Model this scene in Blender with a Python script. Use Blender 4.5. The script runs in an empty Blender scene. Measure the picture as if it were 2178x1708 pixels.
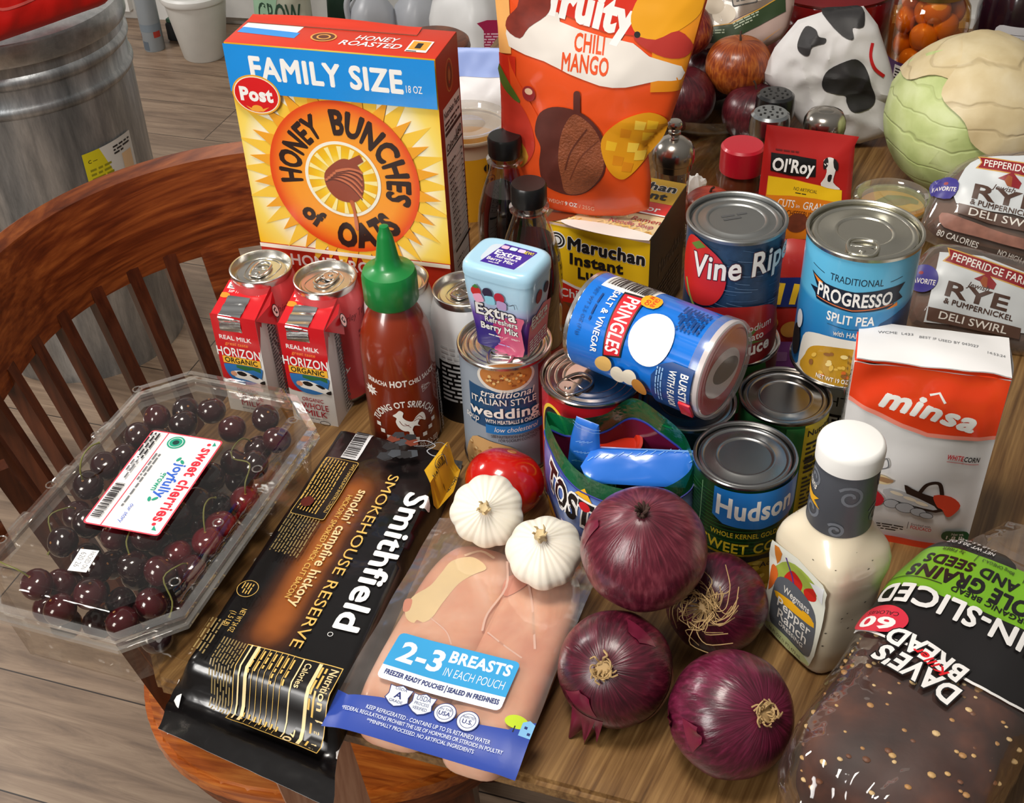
import bpy, bmesh, math, random
from mathutils import Vector as V, Matrix as M, noise
from mathutils.geometry import tessellate_polygon
random.seed(7)
PI=math.pi; sin=math.sin; cos=math.cos; R_=math.radians
SC=bpy.context.scene; COL=SC.collection
T=.75                                            # height of the table top
# ---------------------------------------------------------------- camera
CW,CH,CF=2178,1708,2650
cp,cr=R_(38.7),R_(2.4)
_F=V((0,cos(cp),-sin(cp))); _R0=V((1,0,0)); _U0=V((0,sin(cp),cos(cp)))
_R=_R0*cos(cr)-_U0*sin(cr); _U=_R0*sin(cr)+_U0*cos(cr); CC=V((0,0,1.445))
cd=bpy.data.cameras.new('camera'); cam=bpy.data.objects.new('camera',cd); COL.objects.link(cam)
cd.sensor_width=36; cd.lens=CF/CW*36; cd.clip_start=.02
cam.matrix_world=M(((_R.x,_U.x,-_F.x,CC.x),(_R.y,_U.y,-_F.y,CC.y),(_R.z,_U.z,-_F.z,CC.z),(0,0,0,1)))
SC.camera=cam
def at(x,y,z):                                   # the point at height z seen at a place in the photo
    d=_F+_R*((x-CW/2)/CF)-_U*((y-CH/2)/CF)
    return CC+d*((z-CC.z)/d.z)
def far(x,y,dist):
    return CC+(_F+_R*((x-CW/2)/CF)-_U*((y-CH/2)/CF))*dist
# ---------------------------------------------------------------- world, lamps, exposure
w=bpy.data.worlds.new('room_ambience'); SC.world=w; w.use_nodes=True
nt=w.node_tree; bg=nt.nodes['Background']
tc=nt.nodes.new('ShaderNodeTexCoord'); sx=nt.nodes.new('ShaderNodeSeparateXYZ'); rp=nt.nodes.new('ShaderNodeValToRGB')
nt.links.new(tc.outputs['Generated'],sx.inputs[0]); nt.links.new(sx.outputs['Z'],rp.inputs[0]); nt.links.new(rp.outputs[0],bg.inputs[0])
rp.color_ramp.elements[0].position=.0; rp.color_ramp.elements[0].color=(.30,.26,.22,1)
rp.color_ramp.elements[1].position=1; rp.color_ramp.elements[1].color=(.62,.60,.57,1)
bg.inputs[1].default_value=.40
def area(name,loc,tgt,size,power,col,sy=None):
    l=bpy.data.lights.new(name,'AREA'); l.size=size; l.energy=power; l.color=col
    if sy: l.shape='RECTANGLE'; l.size_y=sy
    o=bpy.data.objects.new(name,l); COL.objects.link(o); o.location=loc
    o.rotation_euler=(V(tgt)-V(loc)).to_track_quat('-Z','Y').to_euler(); return o
area('window_light',(-1.75,-.8,1.95),(0,.8,.8),.7,38,(1,.97,.93),.9)
area('ceiling_lamp',(-.25,.45,2.5),(.05,.8,.75),.45,22,(1,.93,.84))
area('far_ceiling_lamp',(-2.5,2.5,2.5),(-1.0,3.0,.2),.6,42,(1,.96,.92))
vs=SC.view_settings; vs.view_transform='Standard'; vs.look='None'; vs.gamma=1; vs.exposure=.18; vs.use_curve_mapping=False
# ---------------------------------------------------------------- materials
def lin(h):
    if not isinstance(h,str): return tuple(h)[:3]
    h=h.lstrip('#'); c=[int(h[i:i+2],16)/255 for i in (0,2,4)]
    return tuple(x/12.92 if x<=.04045 else ((x+.055)/1.055)**2.4 for x in c)
_mc={}
def nodes(name):
    m=bpy.data.materials.new(name); m.use_nodes=True; t=m.node_tree
    return m,t,t.nodes['Principled BSDF'],(lambda k:t.nodes.new('ShaderNode'+k)),t.links.new
def pm(col,rough=.45,metal=0,var=.06,sc=30,bump=0,bs=150,coat=0,sss=0,spec=.5,aniso=0,em=0):
    k=(col if isinstance(col,str) else tuple(col),rough,metal,var,sc,bump,bs,coat,sss,spec,em)
    if k in _mc: return _mc[k]
    m,t,b,N,L=nodes('paint'); c=lin(col)
    tcn=N('TexCoord'); nz=N('TexNoise'); nz.inputs['Scale'].default_value=sc; L(tcn.outputs['Object'],nz.inputs['Vector'])
    mx=N('Mix'); mx.data_type='RGBA'; L(nz.outputs['Fac'],mx.inputs[0])
    mx.inputs[6].default_value=(*[x*(1-var) for x in c],1); mx.inputs[7].default_value=(*[min(1,x*(1+var)) for x in c],1)
    L(mx.outputs[2],b.inputs['Base Color'])
    b.inputs['Roughness'].default_value=rough; b.inputs['Metallic'].default_value=metal; b.inputs['Specular IOR Level'].default_value=spec
    if coat: b.inputs['Coat Weight'].default_value=coat; b.inputs['Coat Roughness'].default_value=.08
    if sss: b.inputs['Subsurface Weight'].default_value=sss; b.inputs['Subsurface Radius'].default_value=(.012,.006,.004); b.inputs['Subsurface Scale'].default_value=.5
    if bump:
        n2=N('TexNoise'); n2.inputs['Scale'].default_value=bs; n2.inputs['Detail'].default_value=3; L(tcn.outputs['Object'],n2.inputs['Vector'])
        bp=N('Bump'); bp.inputs['Strength'].default_value=bump; bp.inputs['Distance'].default_value=.002; L(n2.outputs['Fac'],bp.inputs['Height']); L(bp.outputs[0],b.inputs['Normal'])
    _mc[k]=m; return m
def clear(tint='#ffffff',gloss=.35,rough=.06,haze=0.0,hcol='#ffffff',bump=0,bs=60,lo=.03):
    k=('clear',tint,gloss,rough,haze,hcol,bump,bs,lo)
    if k in _mc: return _mc[k]
    m,t,b,N,L=nodes('clear_plastic'); t.nodes.remove(b); out=t.nodes['Material Output']
    tr=N('BsdfTransparent'); tr.inputs[0].default_value=(*lin(tint),1)
    gl=N('BsdfGlossy'); gl.inputs['Roughness'].default_value=rough; gl.inputs[0].default_value=(.95,.95,.95,1)
    lw=N('LayerWeight'); lw.inputs[0].default_value=.35
    mr=N('MapRange'); mr.inputs[3].default_value=lo; mr.inputs[4].default_value=gloss; L(lw.outputs['Facing'],mr.inputs[0])
    mx=N('MixShader'); L(mr.outputs[0],mx.inputs[0]); L(tr.outputs[0],mx.inputs[1]); L(gl.outputs[0],mx.inputs[2])
    last=mx
    if haze:
        df=N('BsdfDiffuse'); df.inputs[0].default_value=(*lin(hcol),1)
        nz0=N('TexNoise'); nz0.inputs['Scale'].default_value=35; tc0=N('TexCoord'); L(tc0.outputs['Object'],nz0.inputs['Vector'])
        m0=N('Math'); m0.operation='MULTIPLY'; m0.inputs[1].default_value=haze*2; L(nz0.outputs['Fac'],m0.inputs[0])
        m2=N('MixShader'); L(m0.outputs[0],m2.inputs[0]); L(mx.outputs[0],m2.inputs[1]); L(df.outputs[0],m2.inputs[2]); last=m2
    if bump:
        tcn=N('TexCoord'); n2=N('TexNoise'); n2.inputs['Scale'].default_value=bs; n2.inputs['Detail'].default_value=2; L(tcn.outputs['Object'],n2.inputs['Vector'])
        bp=N('Bump'); bp.inputs['Strength'].default_value=bump; bp.inputs['Distance'].default_value=.004; L(n2.outputs['Fac'],bp.inputs['Height'])
        L(bp.outputs[0],gl.inputs['Normal']); L(bp.outputs[0],lw.inputs['Normal'])
    L(last.outputs[0],out.inputs[0]); _mc[k]=m; return m
def ramp(t,stops):
    r=t.nodes.new('ShaderNodeValToRGB'); e=r.color_ramp.elements
    while len(e)<len(stops): e.new(.5)
    for x,(p,c) in zip(e,stops): x.position=p; x.color=(*lin(c),1)
    return r
def grad(stops,axis=2,a=0,b=1,rough=.35,coat=0,noise_amt=.04,vec='Object',tilt=0):
    m,t,bs,N,L=nodes('printed_gradient'); tcn=N('TexCoord'); sp=N('SeparateXYZ'); L(tcn.outputs[vec],sp.inputs[0])
    mr=N('MapRange'); mr.inputs[1].default_value=a; mr.inputs[2].default_value=b
    nz=N('TexNoise'); nz.inputs['Scale'].default_value=25; L(tcn.outputs[vec],nz.inputs['Vector'])
    src=sp.outputs[axis]
    if tilt:
        mm=N('Math'); mm.operation='MULTIPLY_ADD'; L(sp.outputs[0 if axis==2 else 2],mm.inputs[0]); mm.inputs[1].default_value=tilt; L(src,mm.inputs[2]); src=mm.outputs[0]
    L(src,mr.inputs[0]); ad=N('Math'); ad.operation='MULTIPLY_ADD'; L(nz.outputs['Fac'],ad.inputs[0]); ad.inputs[1].default_value=noise_amt; L(mr.outputs[0],ad.inputs[2])
    r=ramp(t,stops); L(ad.outputs[0],r.inputs[0]); L(r.outputs[0],bs.inputs['Base Color']); bs.inputs['Roughness'].default_value=rough
    if coat: bs.inputs['Coat Weight'].default_value=coat
    return m
def radial(stops,c,rx,rz,rough=.35):             # printed round gradient about a point of the x-z plane
    m,t,bs,N,L=nodes('printed_sun'); tcn=N('TexCoord'); mp=N('Mapping'); L(tcn.outputs['Object'],mp.inputs[0]); mp.vector_type='TEXTURE'
    mp.inputs['Location'].default_value=c; mp.inputs['Scale'].default_value=(rx,10,rz)
    g=N('TexGradient'); g.gradient_type='SPHERICAL'; L(mp.outputs[0],g.inputs[0]); r=ramp(t,stops); L(g.outputs['Fac'],r.inputs[0])
    L(r.outputs[0],bs.inputs['Base Color']); bs.inputs['Roughness'].default_value=rough; return m
def wood(stops,rot=0,sc=(6,70,70),rough=.35,bump=.15,fine=.35,coat=0,dist=1.5):
    m,t,b,N,L=nodes('wood'); tcn=N('TexCoord'); mp=N('Mapping'); L(tcn.outputs['Object'],mp.inputs[0]); mp.vector_type='TEXTURE'
    mp.inputs['Rotation'].default_value=rot if hasattr(rot,'__len__') else (0,0,rot); mp.inputs['Scale'].default_value=[1/x for x in sc]
    n1=N('TexNoise'); n1.inputs['Scale'].default_value=1; n1.inputs['Detail'].default_value=5; n1.inputs['Distortion'].default_value=dist; n1.inputs['Roughness'].default_value=.6; L(mp.outputs[0],n1.inputs['Vector'])
    m2=N('Mapping'); L(mp.outputs[0],m2.inputs[0]); m2.inputs['Scale'].default_value=(1.5,5,5)
    n2=N('TexNoise'); n2.inputs['Scale'].default_value=1; n2.inputs['Detail'].default_value=3; L(m2.outputs[0],n2.inputs['Vector'])
    mx=N('Mix'); mx.data_type='FLOAT'; mx.inputs[0].default_value=fine; L(n1.outputs['Fac'],mx.inputs[2]); L(n2.outputs['Fac'],mx.inputs[3])
    r=ramp(t,stops); L(mx.outputs[0],r.inputs[0]); L(r.outputs[0],b.inputs['Base Color']); b.inputs['Roughness'].default_value=rough
    if coat: b.inputs['Coat Weight'].default_value=coat; b.inputs['Coat Roughness'].default_value=.12
    bp=N('Bump'); bp.inputs['Strength'].default_value=bump; bp.inputs['Distance'].default_value=.001; L(mx.outputs[0],bp.inputs['Height']); L(bp.outputs[0],b.inputs['Normal'])
    return m
def metal(col='#c9c9c6',rough=.28,bump=0,bs=400,scratch=None):
    return pm(col,rough,1,.05,60,bump,bs)
WHITE=pm('#f2f1ee',.4); BLACK=pm('#0d0c0d',.4); INK=pm('#1b1718',.5); RED=pm('#cc1420',.4); GREYTXT=pm('#6d6f72',.5)
# ---------------------------------------------------------------- scene tree
def tag(o,label=None,cat=None,group=None,kind=None):
    if label: o['label']=label
    if cat: o['category']=cat
    if group: o['group']=group
    if kind: o['kind']=kind
    return o
def thing(name,label,cat,loc=(0,0,0),rz=0,group=None,mat=None):
    o=bpy.data.objects.new(name,None); COL.objects.link(o); o.empty_display_size=.05
    if mat is not None: o.matrix_world=mat
    else: o.location=loc; o.rotation_euler=(0,0,rz)
    return tag(o,label,cat,group)
def dup(root,label,loc=None,rz=None,mat=None):
    r=root.copy(); COL.objects.link(r)
    if mat is not None: r.matrix_world=mat
    else:
        if loc is not None: r.location=loc
        if rz is not None: r.rotation_euler=(0,0,rz)
    r['label']=label
    for ch in list(root.children):
        k=ch.copy(); COL.objects.link(k); k.parent=r
        for g in list(ch.children):
            q=g.copy(); COL.objects.link(q); q.parent=k
    return r
# ---------------------------------------------------------------- mesh builder
class MB:
    def __init__(s): s.v=[];s.f=[];s.i=[];s.s=[];s.m=[]
    def mi(s,m):
        if m not in s.m: s.m.append(m)
        return s.m.index(m)
    def add(s,vs,fs,m,sm=True,X=None):
        b=len(s.v); k=s.mi(m)
        s.v+=[(X@V(p) if X is not None else V(p)) for p in vs]
        for f in fs: s.f.append([b+j for j in f]); s.i.append(k); s.s.append(sm)
        return s
    def grid(s,fn,nu,nv,m,cu=False,cv=False,sm=True,X=None,flip=False):
        U=nu if cu else nu+1; W=nv if cv else nv+1
        vs=[fn(i/nu,j/nv) for j in range(W) for i in range(U)]; fs=[]
        for j in range(nv):
            for i in range(nu):
                a=j*U+i; b=j*U+(i+1)%U; j2=(j+1)%W; d=j2*U+i; c=j2*U+(i+1)%U
                fs.append([d,c,b,a] if flip else [a,b,c,d])
        return s.add(vs,fs,m,sm,X)
    def lathe(s,pr,m,n=48,X=None,wob=None):
        vs=[];fs=[];rows=[]
        for r,z in pr:
            if r<=1e-7: rows.append([len(vs)]); vs.append((0,0,z))
            else:
                rows.append(list(range(len(vs),len(vs)+n)))
                for k in range(n):
                    a=2*PI*k/n; q=r*(wob(a,z) if wob else 1); vs.append((q*cos(a),q*sin(a),z))
        for A,B in zip(rows,rows[1:]):
            for k in range(n):
                k2=(k+1)%n
                if len(A)==1 and len(B)==1: continue
                if len(A)==1: fs.append([A[0],B[k2],B[k]])
                elif len(B)==1: fs.append([A[k],A[k2],B[0]])
                else: fs.append([A[k],A[k2],B[k2],B[k]])
        return s.add(vs,fs,m,True,X)
    def rbox(s,x,y,z,b,m,seg=2,X=None,taper=None):
        bm=bmesh.new(); bmesh.ops.create_cube(bm,size=1)
        for v in bm.verts: v.co=V((v.co.x*x,v.co.y*y,(v.co.z+.5)*z))
        if b: bmesh.ops.bevel(bm,geom=bm.edges[:],offset=b,segments=seg,affect='EDGES',profile=.5)
        if taper:
            for v in bm.verts: k=taper(v.co.z/z); v.co.x*=k; v.co.y*=k
        bm.verts.index_update(); s.add([v.co.copy() for v in bm.verts],[[v.index for v in f.verts] for f in bm.faces],m,True,X); bm.free(); return s
    def tube(s,pts,r,m,n=8,close=False,X=None,flat=1):
        P=[V(p) for p in pts]; N=len(P); rr=r if hasattr(r,'__len__') else [r]*N
        up=V((0,0,1)); vs=[];fs=[]; prev=None
        for i in range(N):
            t=(P[(i+1)%N]-P[i-1]) if close else (P[min(i+1,N-1)]-P[max(i-1,0)])
            t=t.normalized() if t.length>1e-9 else V((0,0,1))
            a=(prev-t*prev.dot(t)) if prev is not None else t.cross(up if abs(t.z)<.9 else V((1,0,0)))
            a=a.normalized() if a.length>1e-9 else V((1,0,0)); prev=a; b=t.cross(a)
            for k in range(n):
                q=2*PI*k/n; vs.append(P[i]+a*(rr[i]*cos(q))+b*(rr[i]*flat*sin(q)))
        for i in range(N if close else N-1):
            i2=(i+1)%N
            for k in range(n): fs.append([i*n+k,i*n+(k+1)%n,i2*n+(k+1)%n,i2*n+k])
        if not close: fs.append(list(range(n))[::-1]); fs.append([(N-1)*n+k for k in range(n)])
        return s.add(vs,fs,m,True,X)
    def prism(s,pts,z0,z1,m,bev=0,X=None,seg=2):
        bm=bmesh.new(); lo=[bm.verts.new((p[0],p[1],z0)) for p in pts]; f=bm.faces.new(lo)
        r=bmesh.ops.extrude_face_region(bm,geom=[f])
        for v in [g for g in r['geom'] if isinstance(g,bmesh.types.BMVert)]: v.co.z=z1
        bmesh.ops.recalc_face_normals(bm,faces=bm.faces[:])
        if bev: bmesh.ops.bevel(bm,geom=bm.edges[:],offset=bev,segments=seg,affect='EDGES')
        bm.verts.index_update(); s.add([v.co.copy() for v in bm.verts],[[v.index for v in f.verts] for f in bm.faces],m,True,X); bm.free(); return s
    def ball(s,c,r,m,n=20,k=14,fn=None,X=None):
        r=r if hasattr(r,'__len__') else (r,r,r); c=V(c)
        pr=[]
        def f(u,v):
            a=2*PI*u; e=-PI/2+PI*v; d=V((cos(a)*cos(e),sin(a)*cos(e),sin(e))); q=fn(d) if fn else 1
            return c+V((d.x*r[0],d.y*r[1],d.z*r[2]))*q
        return s.grid(f,n,k,m,cu=True,X=X)
    def obj(s,name,par=None,ang=38,weld=True):
        me=bpy.data.meshes.new(name); me.from_pydata(s.v,[],s.f)
        for m in s.m: me.materials.append(m)
        me.polygons.foreach_set('material_index',s.i); me.polygons.foreach_set('use_smooth',s.s)
        if weld:
            bm=bmesh.new(); bm.from_mesh(me); bmesh.ops.remove_doubles(bm,verts=bm.verts[:],dist=2e-6); bm.to_mesh(me); bm.free()
        me.update(); me.set_sharp_from_angle(angle=R_(ang))
        o=bpy.data.objects.new(name,me); COL.objects.link(o)
        if par is not None: o.parent=par
        return o
# ---------------------------------------------------------------- flat artwork laid onto surfaces (units: mm)
_tx={}; _to=None; _cap=None
def glyphs(t,b,sh,sp=None):
    global _to,_cap
    sp=abs(b) if sp is None else sp; k=(t,round(b,3),round(sh,2),round(sp,3))
    if k in _tx: return _tx[k]
    if _to is None:
        cu=bpy.data.curves.new('lettering','FONT'); cu.resolution_u=3; _to=bpy.data.objects.new('lettering',cu)
    thick=b*.5 if (b>0 and any(c in t for c in 'MmNW')) else 0
    cu=_to.data; cu.body=t; cu.offset=0 if thick else b*.5; cu.shear=sh; cu.space_character=1+.9*sp
    me=_to.to_mesh(); vs=[(v.co.x,v.co.y) for v in me.vertices]; fs=[list(p.vertices) for p in me.polygons]; _to.to_mesh_clear()
    _tx[k]=(vs,fs); return _tx[k]
def capH():
    global _cap
    if _cap is None: _cap=max(y for x,y in glyphs('H',0,0)[0])
    return _cap
def smooth(pts,n=5,close=True):
    o=[];N=len(pts)
    for i in range(N if close else N-1):
        p=[pts[(i+k)%N] if close else pts[min(max(i+k,0),N-1)] for k in (-1,0,1,2)]
        for j in range(n):
            t=j/n; o.append(tuple(.5*((2*p[1][c])+(-p[0][c]+p[2][c])*t+(2*p[0][c]-5*p[1][c]+4*p[2][c]-p[3][c])*t*t+(-p[0][c]+3*p[1][c]-3*p[2][c]+p[3][c])*t**3) for c in range(len(pts[0]))))
    if not close: o.append(tuple(pts[-1]))
    return o
class Ink:
    def __init__(s): s.L=[]
    def tri(s,vs,fs,m): s.L.append((list(vs),fs,m)); return s
    def poly(s,pts,m,sm=0):
        if sm: pts=smooth(pts,sm)
        fs=[list(f) for f in tessellate_polygon([[V((x,y,0)) for x,y in pts]])]
        return s.tri(pts,fs,m)
    def rect(s,x,y,w,h,m,r=0,rot=0):
        if not r: pts=[(x,y),(x+w,y),(x+w,y+h),(x,y+h)]
        else: pts=[(cx+r*cos(R_(a)),cy+r*sin(R_(a))) for cx,cy,a0 in ((x+w-r,y+r,-90),(x+w-r,y+h-r,0),(x+r,y+h-r,90),(x+r,y+r,180)) for a in (a0,a0+30,a0+60,a0+90)]
        if rot:
            c,q=cos(R_(rot)),sin(R_(rot)); pts=[(x+(a-x)*c-(b-y)*q,y+(a-x)*q+(b-y)*c) for a,b in pts]
        return s.tri(pts,[list(range(len(pts)))],m)
    def ell(s,cx,cy,rx,ry,m,rot=0,n=36):
        c,q=cos(R_(rot)),sin(R_(rot)); pts=[]
        for k in range(n):
            a=rx*cos(2*PI*k/n); b=ry*sin(2*PI*k/n); pts.append((cx+a*c-b*q,cy+a*q+b*c))
        return s.tri(pts,[list(range(n))],m)
    def ring(s,cx,cy,rx,ry,t,m,a0=0,a1=360,n=40):
        vs=[];fs=[]
        for k in range(n+1):
            a=R_(a0+(a1-a0)*k/n); vs+=[(cx+rx*cos(a),cy+ry*sin(a)),(cx+(rx-t)*cos(a),cy+(ry-t)*sin(a))]
        for k in range(n): fs.append([2*k,2*k+2,2*k+3,2*k+1])
        return s.tri(vs,fs,m)
    def line(s,pts,t,m):
        vs=[];fs=[]
        for i,p in enumerate(pts):
            a=V(pts[max(i-1,0)]); b=V(pts[min(i+1,len(pts)-1)]); d=(b-a).normalized(); n=V((-d.y,d.x))*t/2; p=V(p)
            vs+=[tuple(p+n),tuple(p-n)]
        for i in range(len(pts)-1): fs.append([2*i,2*i+1,2*i+3,2*i+2])
        return s.tri(vs,fs,m)
    def text(s,t,x,y,h,m,w=None,al='l',rot=0,b=0,sh=0,o=None,ow=.05,arc=None,bend=None):
        for mm,bb in (((o,b+ow),) if o else ())+((m,b),):
            vs,fs=glyphs(t,bb,sh,abs(b)); v0,_=glyphs(t,0,sh,abs(b))
            if not v0: return s
            x0=min(p[0] for p in v0); x1=max(p[0] for p in v0); ky=h/capH(); kx=ky if w is None else w/max(1e-6,x1-x0)
            W=(x1-x0)*kx; ox={'l':0,'c':-W/2,'r':-W}[al]; c,q=cos(R_(rot)),sin(R_(rot))
            th=bb*.5 if (bb>0 and any(z in t for z in 'MmNW')) else 0     # sharp-jointed letters are emboldened by shifted copies
            for dx,dy in ([(th*cos(i*PI/3),th*sin(i*PI/3)) for i in range(6)] if th else [(0,0)]):
                out=[]
                for a,d in vs:
                    X=(a+dx-x0)*kx+ox; Y=(d+dy)*ky
                    if arc:
                        Rr=abs(arc); sg=1 if arc>0 else -1; g=X/Rr; X,Y=(Rr+sg*Y)*sin(g),sg*((Rr+sg*Y)*cos(g)-Rr)
                    if bend: Y+=bend(X)
                    out.append((x+X*c-Y*q,y+X*q+Y*c))
                s.tri(out,fs,mm)
        return s
    def greek(s,x,y,w,h,rows,m,rot=0,fill=.5,seed=1,al='l'):      # paragraphs too small to read
        rd=random.Random(seed); c,q=cos(R_(rot)),sin(R_(rot)); lh=h/rows
        for r in range(rows):
            yy=h-(r+1)*lh; xx=0; end=w*(1 if r<rows-1 else rd.uniform(.5,.9))
            while xx<end:
                ww=min(rd.uniform(.8,3.2)*lh,end-xx); 
                if ww>lh*.3:
                    P=[(xx,yy),(xx+ww,yy),(xx+ww,yy+lh*fill),(xx,yy+lh*fill)]
                    s.tri([(x+a*c-b*q,y+a*q+b*c) for a,b in P],[[0,1,2,3]],m)
                xx+=ww+lh*.45
        return s
    def bars(s,x,y,w,h,m,bgm=None,rot=0,seed=3):
        rd=random.Random(seed); c,q=cos(R_(rot)),sin(R_(rot))
        def P(L,mm): s.tri([(x+a*c-b*q,y+a*q+b*c) for a,b in L],[[0,1,2,3]],mm)
        if bgm: P([(-w*.06,-h*.08),(w*1.06,-h*.08),(w*1.06,h*1.05),(-w*.06,h*1.05)],bgm)
        xx=0
        while xx<w:
            ww=rd.choice((.01,.01,.02,.03))*w; P([(xx,h*.12),(xx+ww,h*.12),(xx+ww,h),(xx,h)],m); xx+=ww+rd.choice((.01,.012,.02,.03))*w
        return s
    def put(s,mb,fn,base=.12,step=.03,cut=None,X=None,clip=None):
        h=base; last=None
        for vs,fs,m in s.L:
            if m is not last or True: h+=step
            if cut or clip:
                bm=bmesh.new(); bv=[bm.verts.new((a,b,0)) for a,b in vs]
                for f in fs:
                    try: bm.faces.new([bv[i] for i in f])
                    except ValueError: pass
                if clip:
                    for co,no in clip:
                        bmesh.ops.bisect_plane(bm,geom=bm.verts[:]+bm.edges[:]+bm.faces[:],plane_co=(*co,0),plane_no=(*no,0),clear_outer=True,dist=1e-5)
                if cut:
                    for ax in (0,1):
                        d=cut[ax]
                        if not d or not bm.verts: continue
                        lo=min(v.co[ax] for v in bm.verts); hi=max(v.co[ax] for v in bm.verts); k=math.floor(lo/d)+1
                        while k*d<hi-1e-4:
                            co=[0,0,0];no=[0,0,0];co[ax]=k*d;no[ax]=1
                            bmesh.ops.bisect_plane(bm,geom=bm.verts[:]+bm.edges[:]+bm.faces[:],plane_co=co,plane_no=no,dist=1e-5); k+=1
                bm.verts.index_update(); vv=[(v.co.x,v.co.y) for v in bm.verts]; ff=[[v.index for v in f.verts] for f in bm.faces]; bm.free()
            else: vv,ff=vs,fs
            if not vv: continue
            P=[fn(a,b,h) for a,b in vv]
            mb.add(P,ff,m,True,X)
        return mb
def flat(o,u,v):                                  # map for a plane: origin and the two directions, millimetres in
    o,u,v=V(o),V(u).normalized(),V(v).normalized(); n=u.cross(v)
    return lambda x,y,h:o+u*(x/1000)+v*(y/1000)+n*(h/1000)
def roll(r,z0=0,a0=0,rf=None):                    # map round a cylinder; x=0 faces local -y
    def f(x,y,h):
        q=rf(y/1000) if rf else r; a=-PI/2+a0+x/1000/r; return V(((q+h/1000)*cos(a),(q+h/1000)*sin(a),z0+y/1000))
    return f
def frame(o,ang,tilt=90):                         # u along the surface, v up it, n out of it
    a=R_(ang); t=R_(tilt); u=V((cos(a),sin(a),0)); v=V((-sin(a),cos(a),0))*cos(t)+V((0,0,1))*sin(t); n=u.cross(v); o=V(o)
    return M(((u.x,v.x,n.x,o.x),(u.y,v.y,n.y,o.y),(u.z,v.z,n.z,o.z),(0,0,0,1)))
def ss(x,a,b):
    t=min(1,max(0,(x-a)/(b-a))); return t*t*(3-2*t)
def nz(x,y,z=0,s=1): return noise.noise(V((x*s,y*s,z*s)))
class Pillow:                                     # a filled pouch: outline (mm) in the x-y plane, thickness along z
    def __init__(s,out,tf,tb,c=None,ex=.55,cr=0,cs=.03,sm=4,prof=None,seed=0,ridge=False):
        s.rg=ridge
        s.o=smooth(out,sm) if sm else out; n=len(s.o)
        s.c=V(c) if c else V((sum(p[0] for p in s.o)/n,sum(p[1] for p in s.o)/n)); s.tf=tf; s.tb=tb; s.ex=ex; s.cr=cr; s.cs=cs; s.prof=prof; s.sd=seed
        s.dense=[]
        for i in range(n):
            a=V(s.o[i]);b=V(s.o[(i+1)%n]); k=max(1,int((b-a).length/5))
            s.dense+=[a.lerp(b,j/k) for j in range(k)]
        s.ang=sorted(((math.atan2((p-s.c).y,(p-s.c).x),(p-s.c).length) for p in s.dense))
    def rad(s,a):
        L=s.ang; lo,hi=0,len(L)
        while lo<hi:
            m=(lo+hi)//2
            if L[m][0]<a: lo=m+1
            else: hi=m
        p=L[lo-1] if lo>0 else (L[-1][0]-2*PI,L[-1][1]); q=L[lo] if lo<len(L) else (L[0][0]+2*PI,L[0][1])
        t=(a-p[0])/max(1e-9,q[0]-p[0]); return p[1]+(q[1]-p[1])*t
    def z(s,x,y,front=True):
        d=V((x,y))-s.c; l=d.length
        rho=0 if l<1e-6 else min(1,l/s.rad(math.atan2(d.y,d.x)))
        t=(1-rho*rho)**s.ex; k=(s.prof(x,y) if s.prof else 1)
        w=s.cr*((nz(x,y,s.sd,s.cs)+.5*nz(x,y,s.sd+9,s.cs*2.3)) if not s.rg else (.5-1.6*abs(nz(x,y,s.sd,s.cs))-.8*abs(nz(x,y,s.sd+9,s.cs*1.9))))*(1-rho**6)
        return (s.tf*t*k+w) if front else -(s.tb*t*k-w*.5)
    def mesh(s,mb,m,rings=14,mback=None):
        for fr in (True,False):
            vs=[(*s.c,s.z(*s.c,fr))];fs=[];n=len(s.dense)
            for r in range(1,rings+1):
                rho=(r/rings)**.8
                for p in s.dense:
                    q=s.c+(p-s.c)*rho; vs.append((q.x,q.y,s.z(q.x,q.y,fr) if r<rings else 0))
            for k in range(n):
                k2=(k+1)%n; fs.append([0,1+k,1+k2])
                for r in range(rings-1): a=1+r*n; fs.append([a+k,a+n+k,a+n+k2,a+k2])
            if not fr: fs=[f[::-1] for f in fs]
            mb.add([(a/1000,b/1000,c/1000) for a,b,c in vs],fs,m if fr or mback is None else mback)
        return mb
    def map(s): return lambda x,y,h:V((x/1000,y/1000,(s.z(x,y)+h)/1000))
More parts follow.
